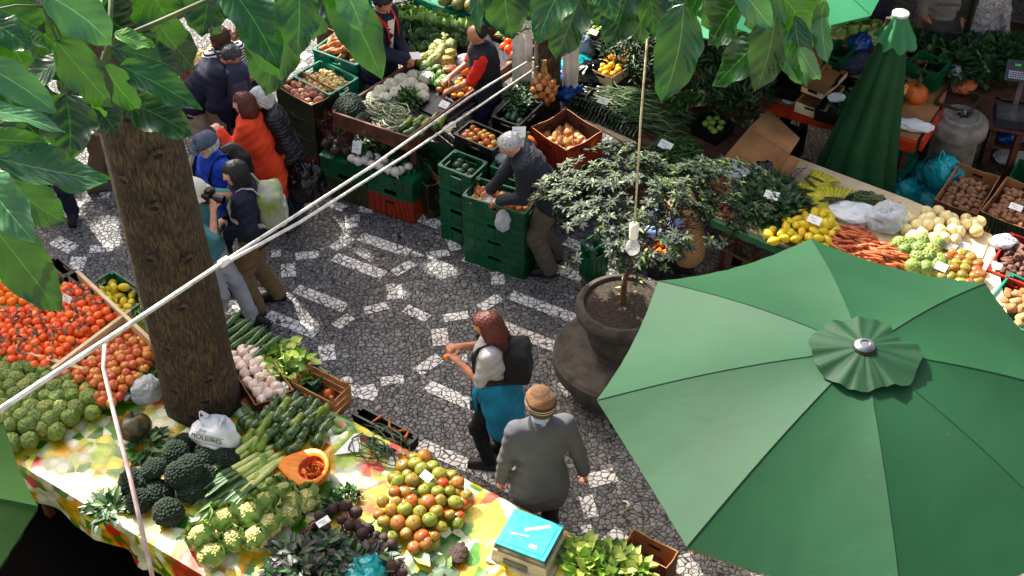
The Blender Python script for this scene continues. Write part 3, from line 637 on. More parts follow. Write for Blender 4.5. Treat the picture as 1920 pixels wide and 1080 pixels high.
def banana_hand(n=7, L=.17, name='banana_hand', m=None):
    b = MB()
    for i in range(n):
        a = (i - n / 2) * .17; pts = []
        for t in range(7):
            u = t / 6; ang = -.5 + u * 1.7; x = L * .75 * math.sin(ang) * 1.0 + .06; zz = L * .45 * math.cos(ang)
            pts.append(Vector((x * math.cos(a), x * math.sin(a) + (i - n / 2) * .022, zz - .02)))
        b.tube(pts, [.008, .014, .017, .018, .017, .013, .005], 7, 0)
    b.tube([(-.02, -n * .012, .06), (-.03, 0, .075), (-.02, n * .012, .06)], .014, 6, 1)
    return b.mesh(name, [m, M_stem], True, 50)
F_ban = banana_hand(7, .17, m=mat('banana_skin', [S(228, 206, 56), S(200, 200, 60), S(232, 210, 60)], S(170, 170, 50), 12, .45))
F_gban = banana_hand(6, .14, m=mat('green_banana_skin', [S(150, 170, 60), S(130, 156, 56)], S(110, 130, 44), 26, .45))
def bag_mesh(seed, r=(.15, .12, .16), m=M_wbag, handles=True, flat=1.0, knot=False):
    b = MB(); off = Vector((seed * 3.3, seed * 1.7, seed))
    def q(d):
        v = 1 + .26 * noise.noise(d * 1.7 + off) + .13 * flat * (1 - 2 * abs(noise.noise(d * 4.2 + off))) + .045 * flat * (1 - 2 * abs(noise.noise(d * 9 + off)))
        if knot and d.z > .5: v *= 1 + .9 * (d.z - .5) ** 2 * 1.2
        return v
    b.ball((0, 0, r[2] * .8), r, 52, 34, 0, q)
    b.v = [(x, y, max(.004 + .004 * noise.noise(Vector((x * 30, y * 30, 0))), z)) for x, y, z in b.v]
    if handles:
        for s in (-1, 1):
            pts = [Vector((s * r[0] * .35 + .03 * math.sin(t * 3.14) * s, -.05 + .1 * t, r[2] * 1.5 + .11 * math.sin(t * 3.14))) for t in [i / 8 for i in range(9)]]
            b.tube(pts, [.03, .02, .014, .012, .012, .012, .014, .02, .03], 6, 0, flat=.35)
    return b.mesh('bag', m, True, 0)
for me_, k_ in ((F_toma, 1.42), (F_apple, 1.2), (F_tang, 1.22), (F_orng, 1.1), (F_cust, 1.25), (F_caul, 1.28), (F_broc, 1.28), (F_zucA, 1.42), (F_zucB, 1.42), (F_caulw, 1.2), (F_beet, 1.15), (F_garlic, 1.5), (F_pot, 1.35), (F_onion, 1.15), (F_lemon, 1.15), (F_wonion, 1.3), (F_carrot, 1.25), (F_cabb, 1.25), (F_mixt, 1.15), (F_smel, 1.15), (F_gourd, 1.1), (F_pink, 1.2), (F_redt, 1.3), (F_small, 1.1), (F_chay, 1.2), (F_turnip, 1.15), (F_pale, 1.2), (F_pom, 1.1), (F_yam, 1.15), (F_taro, 1.15), (F_ban, 1.15), (F_gban, 1.15), (F_avo, 1.1)):
    for q_ in (me_ if isinstance(me_, list) else [me_]): q_.transform(Matrix.Scale(k_, 4)); KS[q_.name.split('.')[0]] = k_
CN = 0
def price_card(u, v, z, label, w=.09, h=.065, rz=None, tilt=.35):
    b = MB(); b.box((0, 0, 0), (w, h, .0015)); 
    for i in range(2): b.box((-w * .1 + i * .01, h * (.14 - .3 * i), .0012), (w * (.5 - .15 * i), .0035, .0006), 1)
    me = MESH.setdefault(('card', w, h), b.mesh('price_card', [M_paper, mat('pencil_grey', S(110, 110, 116), S(80, 80, 90), 10, .7)]))
    put('price_card', me, at(u, v, z), (tilt + U(-.1, .1), U(-.15, .15), (GR if rz is None else rz) + U(-.15, .15)), 1, label=label, cat='price card')
# ================================================================ FRONT STALLS (left and bottom of the picture)
TZ = .80
trunk_c = at(378, 768, TZ)
def table_legs(root, pts, h, m=None):
    for p in pts: b = MB(); b.box((0, 0, h / 2), (.05, .05, h)); o = b.build('leg', m or M_dwood, root, p)
def cloth_table(name, label, d0, d1, n0, n1, ctr, drape, skip=None, tucks=(), zfun=None):
    """boards on legs under one sheet of oilcloth that hangs over the front edge and folds up into low dividers"""
    c = dn((d0 + d1) / 2, (n0 + n1) / 2); root = thing(name, c, GR, label=label, cat='market stall')
    Lx, Ly = (d1 - d0), (n1 - n0)
    b = MB(); k = 0
    b.box((0, 0, TZ - .03), (Lx - .06, Ly - .06, .03)); 
    for fx in (-.48, 0, .48):
        for fy in (-.42, .42): 
            lg = MB(); lg.box((0, 0, (TZ - .05) / 2), (.06, .06, TZ - .05)); lg.build('leg', M_dwood, root, (fx * Lx, fy * Ly, 0))
    st = .045; nx, ny = int(Lx / st), int(Ly / st); cl = MB(); idx = {}
    def zt(x, y):
        d, n = x + (d0 + d1) / 2, y + (n0 + n1) / 2; z = TZ + .004 * noise.noise(Vector((d * 7, n * 7, 0))) + .003 * noise.noise(Vector((d * 22, n * 16, 3)))
        for (ax, q, lo, hi, hh) in tucks:
            s, t = (d, n) if ax == 'd' else (n, d)
            if lo <= t <= hi and abs(s - q) < .05: z = max(z, TZ + hh * (1 - (abs(s - q) / .05) ** 2))
        return z
    for i in range(nx + 1):
        for j in range(ny + 1):
            x, y = -Lx / 2 + Lx * i / nx, -Ly / 2 + Ly * j / ny; w = dn(x + (d0 + d1) / 2, y + (n0 + n1) / 2)
            if skip and skip(w): continue
            idx[i, j] = len(cl.v); cl.v.append((x, y, zt(x, y)))
    for i in range(nx):
        for j in range(ny):
            q = [(i, j), (i + 1, j), (i + 1, j + 1), (i, j + 1)]
            if all(a in idx for a in q): cl.f.append(tuple(idx[a] for a in q)); cl.m.append(0)
    def skirt(side, dep):
        rows = []
        for r_ in range(9):
            t = r_ / 8; row = []
            for i in range(int((Lx if side in 'fb' else Ly) / .03) + 1):
                u = i * .03 - (Lx if side in 'fb' else Ly) / 2; fold = .03 * t * math.sin(u * 13 + math.sin(u * 5) * 2) + .02 * t * noise.noise(Vector((u * 6, t * 3, 1)))
                z = TZ + .002 - dep * (1 + .3 * noise.noise(Vector((u * 2.2, 0, 5)))) * t - (.004 if r_ else 0); o = .012 * min(1, t * 8) + fold
                row.append({'f': (u, -Ly / 2 - o, z), 'b': (u, Ly / 2 + o, z), 'l': (-Lx / 2 - o, u, z), 'r': (Lx / 2 + o, u, z)}[side])
            rows.append(row)
        cl.grid(rows, 0)
    for s, dep in drape: skirt(s, dep)
    b.build('table_top', M_dwood, root); cl.build('tablecloth', M_cloth, root, ang=0); return root
notch = lambda w: (w - Vector((trunk_c.x, trunk_c.y + .12, 0))).length < .27
cloth_table('cloth_covered_stall', 'long market stall under yellow and green fruit-print oilcloth with cauliflowers, squashes and tomatoes', -6.75, -1.45, 3.41, 5.08, None, [('f', .34), ('b', .12)], notch,
            tucks=[('d', -4.72 + .02, 3.9, 5.05, .05), ('d', -3.62, 3.9, 5.05, .06), ('d', -3.05, 3.7, 5.05, .05), ('n', 5.04, -5.3, -1.5, .05), ('n', 4.15, -5.0, -4.2, .035)])
cloth_table('fruit_stall', 'market stall heaped with tangerines, apples and custard apples behind the tree trunk', -10.6, -6.8, 3.55, 5.1, None, [('f', .3), ('b', .1)], notch)
# raised white-edged trays for the tangerines and apples
def board_edge(a, b, z, h, label):
    A, B = at(*a, z), at(*b, z); d = B - A; m = MB(); m.box((0, 0, 0), (d.length, .02, h)); m.box((0, .0, h / 2 + .006), (d.length + .002, .03, .01))
    m.build('tray_divider', M_cream, None, (A + B) / 2, math.atan2(d.y, d.x), label=label, cat='divider')
board_edge((148, 520), (310, 672), .95, .13, 'pale board edge running behind the tangerines and apples on the fruit stall')
board_edge((100, 700), (246, 590), .96, .09, 'slanting pale board between the tangerines and the apples')
board_edge((-40, 640), (160, 700), .93, .08, 'pale board between the tangerines and the custard apples')
heap(F_tang, pq([(-60, 590), (60, 575), (145, 520), (236, 590), (95, 700), (-60, 672)], .92), .86, .062, .06, 'tangerine', 'tangerine', 'deep orange tangerine in the big heap at the end of the fruit stall', 'tangerines heaped on the fruit stall', zf=lambda x, y: .02)
heap(F_orng, pq([(-60, 520), (30, 530), (60, 572), (-60, 590)], .93), .88, .07, .05, 'orange', 'orange', 'light orange in the heap beyond the tangerines, under the overhanging leaves', 'oranges on the fruit stall')
heap(F_apple, pq([(104, 702), (240, 596), (300, 668), (262, 720), (205, 765), (95, 712)], .92), .86, .066, .06, 'apple', 'apple', 'red and yellow apple in the heap beside the tree trunk', 'apples heaped on the fruit stall')
heap(F_cust, pq([(-50, 640), (60, 655), (215, 735), (215, 775), (150, 800), (60, 850), (-50, 850)], .85), .80, .093, .05, 'custard_apple', 'custard apple', 'knobbly green custard apple in the heap at the front of the fruit stall', 'custard apples on the fruit stall')
P = pq([(205, 700), (262, 640), (305, 668), (300, 730), (245, 745), (212, 738)], .84); c0 = sum(P, Vector()) / len(P)
def bb(P):
    return min(p[0] for p in P), max(p[0] for p in P), min(p[1] for p in P), max(p[1] for p in P)
def dimsf(P, z0, z1):
    a = bb(P)
    def f(r):
        for _ in range(40):
            x, y = r.uniform(a[0], a[1]), r.uniform(a[2], a[3])
            if inpoly(x, y, P): break
        e = min(1, edged(x, y, P) / .12); return x, y, z0 + (z1 - z0) * e * r.uniform(.3, 1)
    return f
M_bean = mat('bean_pod', S(136, 166, 62), S(104, 136, 48), 30, .45); M_bean2 = mat('bean_pod_dark', S(96, 130, 50), S(60, 92, 36), 30, .45)
def scatter(name, label, cat, px, z0, z1, n, L, r, mats, dirn=None, seed=3, curl=.25, spread=.4, kind='stuff'):
    P = pq(px, (z0 + z1) / 2); me = sticks(name, n, dimsf(P, z0, z1), L, r, mats, dirn, spread, seed, curl); o = put(name, me, (0, 0, 0), label=label, cat=cat)
    c = sum(P, Vector()) / len(P); c.z = z0; me.transform(Matrix.Translation(-c)); o.location = c
    if kind: o['kind'] = kind
    return o
scatter('green_beans', 'loose heap of pale green bean pods against the tree trunk', 'beans', [(205, 705), (262, 640), (305, 668), (300, 735), (245, 748), (212, 738)], .81, .93, 420, .1, .006, [M_bean, M_bean2])
scatter('chillies', 'small heap of long green chillies behind the tree trunk near the green crate', 'chillies', [(240, 580), (275, 560), (290, 590), (280, 620)], .9, .94, 60, .1, .006, [M_bean, M_h1])
price_card(112, 762, .93, 'white price card on the custard apples'); price_card(125, 560, 1.03, 'white price card stuck upright in the tangerines', tilt=1.0)
price_card(234, 742, .86, 'white price card beside the green beans')
# crates along the back of the fruit stall
Pc, a, b_, _ = box3('plastic_crate', 'dark green plastic crate of yellow citrus behind the fruit stall', 'crate', (158, 540), (232, 590), (256, 536), .93, .2, M_green)
heap(F_lemon, Pc, .80, .075, .0, 'lemon', 'lemon', 'yellow-green lemon in the dark green crate behind the fruit stall', 'lemons in the dark green crate', under=False, flat=True)
heap(F_lemon, Pc, .85, .085, .0, 'lemon', 'lemon', 'yellow-green lemon in the dark green crate behind the fruit stall', 'lemons in the dark green crate', under=False, flat=True, n=6)
box3('plastic_crate', 'empty black plastic crate standing on edge behind the tangerines, nearer the leaves', 'crate', (86, 490), (120, 520), (130, 500), .98, .16, M_blackp)
box3('plastic_crate', 'black plastic crate with a brown lining behind the tangerines', 'crate', (122, 515), (166, 548), (176, 530), .98, .16, M_blackp)
box3('wooden_crate', 'small wooden crate just showing past the big dark leaf', 'crate', (66, 492), (84, 500), (90, 478), .95, .15, M_wood)
# boxes behind the trunk
Pc, *_ = box3('cardboard_box', 'cardboard tray full of white garlic bulbs beside the tree trunk', 'box', (415, 655), (478, 760), (524, 690), .93, .12, M_cardd)
heap(F_garlic, Pc, .83, .054, .04, 'garlic_bulb', 'garlic', 'white garlic bulb in the cardboard tray beside the trunk', 'garlic bulbs in the tray by the trunk', tilt=1)
Pc, *_ = box3('wooden_crate', 'narrow wooden box of long dark zucchini behind the garlic tray', 'crate', (400, 622), (495, 662), (508, 632), .9, .14, M_dwood)
for i in range(7):
    t = i / 6; p = at(425 + 72 * t, 612 + 42 * t, .92); put('zucchini', F_zucL, p, (U(-.1, .1), -.15 + U(-.1, .1), R(48) + U(-.12, .12)), U(.85, 1.05), label='long dark green zucchini in the narrow wooden box behind the garlic', cat='zucchini', group='zucchini in the wooden box behind the garlic')
Pc, *_ = box3('plastic_crate', 'green plastic crate of lettuce and cabbage next to the open wooden fruit crate', 'crate', (498, 668), (585, 722), (600, 688), .86, .2, M_green)
L_let = [leafy('lettuce', 46, .1, .1, .13, .045, [M_let, M_let2, M_h2], .5, s) for s in (1, 2, 3)]
for i, (u, v) in enumerate([(528, 668), (548, 692), (566, 690), (538, 712), (520, 690)]): put('lettuce', L_let[i % 3], at(u, v, .82), (0, 0, i), U(.85, 1.05), label='pale green leafy lettuce in the green crate beside the wooden crate', cat='lettuce', group='lettuces in the green crate')
Pc, *_ = box3('wooden_crate', 'open pale wooden crate with two pieces of fruit left at the bottom', 'crate', (545, 712), (622, 752), (645, 712), .95, .24, M_wood)
cc = sum(Pc, Vector()) / 4
for i, dx in enumerate((-.06, .05)): put('apple', F_apple, (cc.x + dx, cc.y + dx * .6, .775), (.3, i, 0), 1.15, label='leftover apple lying at the bottom of the open wooden crate', cat='apple', group='leftover apples in the wooden crate')
Pc, *_ = box3('plastic_crate', 'low black crate of small carrots behind the empty part of the cloth stall', 'crate', (660, 775), (770, 832), (782, 815), .78, .1, M_blackp)
heap(F_carrot, Pc, .75, .05, .0, 'carrot', 'carrot', 'small orange carrot in the low black crate', 'carrots in the low black crate', flat=True, under=False, sc=(.6, .85))
# cloth stall: produce, left to right
heap([F_zucA, F_zucA, F_zucB], pq([(440, 815), (470, 770), (538, 735), (636, 778), (600, 838), (548, 858), (446, 852)], .84), .80, .074, .06, 'squash', 'squash', 'short striped or plain green squash in the heap at the back of the cloth stall', 'striped green squashes on the cloth stall', sc=(.75, 1.0), rz=R(60), tilt=.4, jit=.3)
price_card(534, 729, .88, 'white price card behind the striped squashes', .12, .08)
heap(F_toma, pq([(682, 958), (728, 900), (778, 842), (868, 894), (902, 925), (868, 992), (792, 1050), (678, 990)], .84), .80, .073, .07, 'tomato', 'tomato', 'green and red tomato in the large heap on the cloth stall', 'half-ripe tomatoes on the cloth stall', sc=(.72, 1.12))
price_card(800, 893, .97, 'white price card on the heap of half-ripe tomatoes')
for i, (u, v) in enumerate([(385, 860), (330, 850), (405, 830), (355, 880), (275, 900), (300, 925), (335, 890), (262, 940), (316, 962), (360, 920), (290, 880), (345, 835), (380, 895), (425, 860), (410, 795 + 10), (250, 905)]):
    hz = .1 if i in (1, 3, 6, 10) else 0; put('broccoli', F_broc[i % 3], at(u, v, TZ + .06 + hz), (U(-.5, .5), U(-.5, .5), U(0, 6)), U(.85, 1.1), label='dark green broccoli head in the pile at the front of the cloth stall', cat='broccoli', group='broccoli heads piled on the cloth stall')
price_card(320, 838, .9, 'white price card stuck in the broccoli')
for i, (u, v) in enumerate([(420, 975), (378, 1010), (396, 1042), (440, 1012), (480, 1010), (428, 975), (470, 965), (508, 985), (540, 965), (498, 945), (548, 945), (575, 940), (532, 925), (455, 1035 - 50), (415, 1045 - 10), (512, 1000 - 35)][:13]):
    put('cauliflower', F_caul[i % 3], at(u, v, TZ + .06), (U(-.35, .35), U(-.35, .35), U(0, 6)), U(.82, 1.02), label='cream cauliflower wrapped in its green leaves on the cloth stall', cat='cauliflower', group='cauliflowers on the cloth stall')
def leek_mesh(seed):
    r = random.Random(seed); b = MB(); L = r.uniform(.34, .46)
    b.tube([(-L * .5, 0, 0), (-L * .42, 0, 0), (-.02, 0, .003), (L * .1, 0, .006)], [.010, .019, .017, .018], 8, 0)
    for k in range(6):
        a = (k - 2.5) * .07 + r.uniform(-.03, .03); w = .019; e = L * r.uniform(.4, .62)
        b.grid([[Vector((L * .05 + e * t, math.sin(a) * e * t + s * w * (1 - t * .7), .004 + .012 * t * (k % 3) + abs(s) * .006 - .02 * t * t)) for s in (-1, 0, 1)] for t in (0, .25, .5, .75, 1)], 1 if k % 2 else 2)
    return b.mesh('leek', [mat('leek_shaft', S(214, 216, 150), S(168, 190, 96), 14, .45), mat('leek_leaf', S(96, 122, 84), S(60, 88, 64), 14, .5), M_h2], True, 0)
F_leek = [leek_mesh(i) for i in range(4)]
for q_ in F_leek: q_.transform(Matrix.Scale(1.25, 4))
for i in range(16):
    t = (i % 8) / 7; u, v = 420 + 60 * t + (i // 8) * 12, 880 + 52 * t - (i // 8) * 22; put('leek', F_leek[i % 4], at(u, v, TZ + .02 + .018 * (i % 3) + .025 * (i // 8)), (U(-.2, .2), U(-.06, .06), R(228) + U(-.14, .14)), U(.95, 1.2), label='long leek lying in the bundle between broccoli and squashes', cat='leek', group='leeks on the cloth stall')
for u, v in ((484, 893), (500, 915), (492, 870), (470, 790), (480, 815 - 18)): put('chayote', F_chay, at(u, v, TZ + .05), (0, U(-.3, .3), R(70) + U(-.4, .4)), 1.05, label='smooth pale green chayote beside the leeks', cat='chayote', group='chayotes beside the leeks')
# half pumpkins
def half_pumpkin(loc, rz, sc, label):
    """butternut shape cut lengthways: seed hollow and flesh face up"""
    out = []
    for i in range(40):
        a = 2 * math.pi * i / 40; x, y = math.cos(a), math.sin(a); r = .115 + .05 * max(0, -x) ** 1.2; w = 1 if x > -.1 else 1 - .5 * min(1, (-x - .1) / .9)
        out.append((x * (.115 if x > 0 else .19), y * .115 * w))
    root = thing('halved_pumpkin', loc, rz, label=label, cat='pumpkin'); root.scale = (sc, sc, sc); root.rotation_euler = (R(14), R(-8), rz)
    def ring(s, z, dx=0): return [Vector((p[0] * s + dx, p[1] * s, z)) for p in out + out[:1]]
    b = MB(); b.grid([ring(1, .0), ring(1.03, -.012), ring(.96, -.05), ring(.7, -.085), ring(.2, -.1)], 0); b.build('rind', mat('pumpkin_rind', S(212, 132, 46), S(190, 110, 34), 12, .5), root)
    f = MB(); hx = .02
    def hole(s, z): return [Vector((math.cos(2 * math.pi * i / 40) * .075 * s + hx, math.sin(2 * math.pi * i / 40) * .072 * s, z + .003 * math.sin(i * 2.3))) for i in range(41)]
    f.grid([ring(1.0, .001), ring(.93, .006), hole(1.12, .006), hole(1.0, .0)], 0); f.build('flesh', mat('pumpkin_flesh', S(242, 160, 34), S(230, 136, 26), 10, .45), root)
    s = MB(); s.grid([hole(1.0, .0), hole(.85, -.022), hole(.5, -.035), hole(.02, -.038)], 0)
    for i in range(46): a, q = U(0, 6.28), U(0, .9) ** .5 * .066; s.tube([(hx + q * math.cos(a), q * math.sin(a), -.024), (hx + q * .8 * math.cos(a + .4), q * .8 * math.sin(a + .4), -.006), (hx + q * .7 * math.cos(a + .8), q * .7 * math.sin(a + .8), -.022)], .0035, 4, 0 if i % 3 else 1)
    s.build('seed_pulp', [mat('pumpkin_pulp', S(206, 84, 22), S(150, 50, 14), 40, .4), mat('pumpkin_seed', S(236, 190, 110), S(220, 160, 80), 20, .4)], root)
half_pumpkin(at(578, 876, TZ + .13), R(-18), 1.35, 'larger cut half of an orange pumpkin showing its seeds'); half_pumpkin(at(548, 900, TZ + .06), R(-32), 1.05, 'smaller cut piece of orange pumpkin tucked under the larger half')
b = MB(); b.box((0, 0, 0), (.22, .19, .003)); b.build('paper_sheet', M_paper, None, at(648, 832, TZ + .02), R(10), label='large blank white sheet of paper on the cloth beside the halved pumpkin', cat='paper')
scatter('long_beans', 'loop of long thin dark beans lying on the bare oilcloth', 'beans', [(672, 828), (712, 806), (760, 845), (735, 862), (690, 850)], .81, .85, 42, .3, .005, [M_lfd, M_h1, M_h3], R(-35), 5, .35, .5)
L_par = [leafy('parsley', 150, .075, .1, .045, .014, [M_h1, M_lf, M_h2], .8, s) for s in (4, 5)]
for i, (u, v) in enumerate([(628, 945), (652, 935)]): put('parsley', L_par[i], at(u, v, TZ), (0, 0, i), 1, label='small tuft of curly parsley above the beetroots', cat='parsley', group='parsley beside the beetroots')
for i, (u, v) in enumerate([(588, 985), (600, 968), (625, 955), (648, 948), (665, 962), (640, 975), (612, 990), (655, 985), (672, 990), (690, 990), (704, 1005), (700, 1020), (722, 1010), (735, 1020), (728, 1045), (742, 1060), (752, 1075), (680, 1000), (690, 1025), (668, 960), (716, 1035), (735, 1042 + 20)]):
    put('beetroot', F_beet, at(u, v, TZ + .06 + .04 * (i % 2)), (R(120) + U(-.5, .5), U(-.5, .5), R(-20) + U(-.8, .8)), U(.75, 1.05), label='dark brown beetroot with its red stalks in the pile at the front edge', cat='beetroot', group='beetroots on the cloth stall')
L_bt = [leafy('beet_leaves', 150, .16, .12, .11, .026, [M_lfd, M_lf, mat('beet_vein_leaf', S(52, 44, 36), S(30, 54, 28), 20, .5)], .25, s) for s in (7, 8)]
for i, (u, v) in enumerate([(560, 1060), (610, 1050), (650, 1070), (590, 1090), (545, 1085), (690, 1060)]): put('beet_greens', L_bt[i % 2], at(u, v, TZ + .01), (0, 0, i * 1.3), 1, label='dark leafy beet tops spread below the beetroots', cat='beet greens', group='beet tops at the front edge')
price_card(606, 978, .95, 'white price card among the beetroots', .1, .05, R(40))
# dark pumpkin, bags, loose leaves
o = put('dark_pumpkin', P_('dark_pumpkin', lambda b: (b.ball((0, 0, 0), (.135, .12, .105), 26, 14, 0, lambda d: (1 + .035 * math.cos(10 * math.atan2(d.y, d.x)) * (1 - abs(d.z))) * (1 - .2 * math.exp(-((1 - d.z) / .06) ** 2))), b.tube([(0, 0, .08), (.01, 0, .13)], [.02, .014], 7, 1)), [mat('dark_pumpkin_skin', S(44, 54, 42), S(126, 110, 60), 16, .4), M_stem]), at(252, 800, TZ + .1), (R(-20), R(15), 1), label='whole dark green pumpkin with yellowish flecks in front of the trunk', cat='pumpkin')
L_loose = leafy('loose_greens', 60, .12, .06, .12, .025, [M_lf, M_h1, M_h2], .3, 9)
put('broccoli_leaves', L_loose, at(280, 840, TZ), (0, 0, 1), 1, label='cut broccoli leaves lying below the dark pumpkin', cat='leaves'); put('broccoli_leaves', L_loose, at(205, 958, TZ), (0, 0, 3), 1.0, label='trimmed leaves at the front edge of the stall left of the broccoli', cat='leaves')
def bag(name, mesh, loc, rz, label, sc=1, cat='bag'): return put(name, mesh, loc, (0, 0, rz), sc, label=label, cat=cat)
bag('plastic_bag', bag_mesh(3, (.11, .1, .1), M_clear, False), at(280, 745, TZ), .4, 'clear plastic bag of greens leaning on the left side of the tree trunk')
mb = bag_mesh(5, (.18, .14, .14), M_wbag, True, .3); ob = bag('carrier_bag', mb, at(408, 832, TZ + .03), -.3, 'white carrier bag printed MOLEIRO in front of the tree trunk')
def text(s, size, m, parent=None, loc=(0, 0, 0), rot=(0, 0, 0), name='lettering', ext=.0006):
    cu = bpy.data.curves.new(name, 'FONT'); cu.body = s; cu.size = size; cu.align_x = 'CENTER'; cu.align_y = 'CENTER'; cu.extrude = ext
    t = bpy.data.objects.new(name, cu); C.objects.link(t); dg = bpy.context.evaluated_depsgraph_get(); me = bpy.data.meshes.new_from_object(t.evaluated_get(dg)); C.objects.unlink(t); bpy.data.objects.remove(t)
    me.materials.clear(); me.materials.append(m); o = put(name, me, loc, rot)
    if parent: o.parent = parent
    return o
M_ink = mat('dark_print', S(34, 36, 44), S(20, 22, 28), 10, .6)
lc = Vector((.02, -.128, .14))
from mathutils.bvhtree import BVHTree
def wrap_on(o, par, d, off=.004):
    """press lettering on to the curved side of its bag"""
    bv = BVHTree.FromPolygons([v.co.copy() for v in par.data.vertices], [list(p.vertices) for p in par.data.polygons]); M = o.matrix_basis.copy()
    for v in o.data.vertices:
        p = M @ v.co; h = bv.ray_cast(p - d * .3, d)
        if h[0] is not None: v.co = M.inverted() @ (h[0] - d * off)
dB = Vector((.12, .80, -.58)).normalized(); rB = Vector((-dB).to_track_quat('Z', 'Y').to_euler())
t_ = text('MOLEIRO', .056, M_ink, ob, (.0, -.06, .14), rB, ext=.0); wrap_on(t_, ob, dB); t_ = text('José', .034, M_ink, ob, (-.03, -.03, .185), rB, ext=.0); wrap_on(t_, ob, dB)
fr_ = MB()
for (x0, y0, x1, y1) in ((-.13, -.036, .13, -.036), (-.13, .03, .13, .03), (-.13, -.036, -.13, .03), (.13, -.036, .13, .03)):
    for k in range(24): u0, u1 = k / 24, (k + 1) / 24; X = lambda u: (x0 + (x1 - x0) * u, y0 + (y1 - y0) * u); (a0, b0), (a1, b1) = X(u0), X(u1); w_ = (0, .003) if y0 == y1 else (.003, 0); fr_.add([(a0 - w_[0] / 2, b0 - w_[1] / 2, 0), (a1 + w_[0] / 2, b1 - w_[1] / 2, 0), (a1 + w_[0] / 2, b1 + w_[1] / 2, 0), (a0 - w_[0] / 2, b0 + w_[1] / 2, 0)], [(0, 1, 2, 3)])
o = fr_.build('printed_frame', M_ink, ob, (.0, -.06, .14), smooth=False); o.rotation_euler = rB; wrap_on(o, ob, dB)
bag('carrier_bag', bag_mesh(8, (.13, .1, .09), M_tbag, True), at(690, 1085, TZ), .3, 'turquoise carrier bag at the front edge of the stall below the beetroots')
# brown crinkled item, cabbage leaf, lemon, red fruit near the scales
o = put('dried_bark', P_('dried_bark', lambda b: b.ball((0, 0, 0), (.1, .07, .03), 26, 12, 0, lambda d: 1 + .25 * math.sin(d.x * 14 + d.y * 6) * .4 + .25 * noise.noise(d * 5)), mat('crinkled_brown', S(92, 66, 50), S(44, 32, 28), 30, .8, 1, 60)), at(858, 1040, TZ + .03), (0, 0, 1.1), label='crinkled dark brown bundle of dried bark on the cloth left of the scales', cat='dried bark')
put('chayote', F_chay, at(828, 1068, TZ + .02), (0, 0, 1), .5, label='small yellow-green fruit lying beside the dried bark', cat='fruit')
put('cabbage_leaf', leafy('cabbage_leaf', 9, .07, .06, .17, .07, [M_cl, M_h3], .4, 21), at(806, 1078, TZ), (0, 0, 0), 1, label='large grey-green cabbage leaf at the front edge near the dried bark', cat='leaf')
# scales with turquoise plate
sc_c = at(992, 1036, TZ); root = thing('shop_scale', sc_c, R(-25), label='beige counter scale with a worn turquoise plate near the man in the knitted cap', cat='scale')
b = MB(); b.box((0, 0, .06), (.38, .32, .11), tap=.94); b.box((0, 0, .01), (.42, .36, .02)); b.build('body', mat('beige_plastic', S(206, 200, 180), S(176, 170, 150), 8, .5), root)
b = MB(); b.box((0, .0, .15), (.34, .30, .03)); b.box((0, 0, .125), (.2, .2, .03)); b.build('plate_support', M_metal, root)
b = MB(); b.box((0, 0, .176), (.33, .29, .016)); b.box((0, 0, .186), (.28, .24, .004)); b.build('weighing_plate', mat('worn_turquoise_paint', S(30, 176, 188), S(56, 196, 204), 7, .4, .3, 20), root)
b = MB(); b.box((-.02, -.163, .055), (.16, .006, .05)); b.build('display', mat('grey_display', S(120, 130, 120), S(90, 100, 90), 10, .3), root)
b = MB(); b.box((.03, .06, .1895), (.16, .025, .002), rz=.6); b.box((-.05, -.03, .1895), (.12, .012, .002), rz=.2); b.box((.06, -.08, .1895), (.05, .03, .002), rz=.1); b.build('scratch', mat('bare_metal_scratch', S(190, 196, 190), S(150, 140, 120), 30, .5), root)
b = MB(); b.box((0, 0, .04), (.5, .44, .016)); b.box((.2, 0, .02), (.04, .42, .03)); b.box((-.2, 0, .02), (.04, .42, .03)); b.build('wooden_board', M_dwood, None, sc_c + Vector((.06, .0, -.052)), R(-25), label='weathered wooden board under the counter scale', cat='board')
root.scale = (1.12, 1.12, 1.12)
for i in range(9):
    t = i / 8; put('lettuce', L_let[i % 3], at(1085 + 115 * t, 1045 + 38 * t + 22 * (i % 2), TZ), (U(-.2, .2), U(-.2, .2), i * 1.1), U(.8, 1.0), label='curly green lettuce in the row between the scale and the parasol', cat='lettuce', group='lettuces at the right end of the cloth stall')
cl = MB(); cl.box((0, 0, TZ - .02), (1.5, 1.35, .03)); cr_ = thing('end_stall', dn(-.70, 4.40), GR, label='end section of market stall carrying the lettuces under the large parasol', cat='market stall'); cl.build('table_top', M_cloth, cr_)
for fx in (-.65, .65):
    for fy in (-.6, .6): b = MB(); b.box((0, 0, (TZ - .04) / 2), (.06, .06, TZ - .04)); b.build('leg', M_dwood, cr_, (fx, fy, 0))
Pc, *_ = box3('cardboard_box', 'open dark cardboard box on the paving beside the parasol tip', 'box', (1165, 1022), (1250, 1066), (1275, 1035), .35, .3, M_cardd)
for k in range(3): put('yam', F_yam[k], sum(Pc, Vector()) / 4 + Vector((.06 * (k - 1), .03 * k, .13)), (0, 0, k), 1, label='brown yam in the dark cardboard box by the parasol tip', cat='yam', group='yams in the dark box by the parasol')
mt_ = MB(); mt_.box((0, 0, 0), (3.6, 1.9, .012)); mt_.build('rubber_mat', mat('matt_black_rubber', S(18, 18, 18), S(12, 12, 12), 10, .98, spec=.05), None, dn(-5.0, 2.75, .008), GR, label='black rubber mat on the floor behind the cloth stall, by the near parasol', cat='mat')  # black sheet laid in place of the deep shade on the floor
Pc = pq([(880, 950), (935, 925), (960, 945), (905, 985)], TZ)

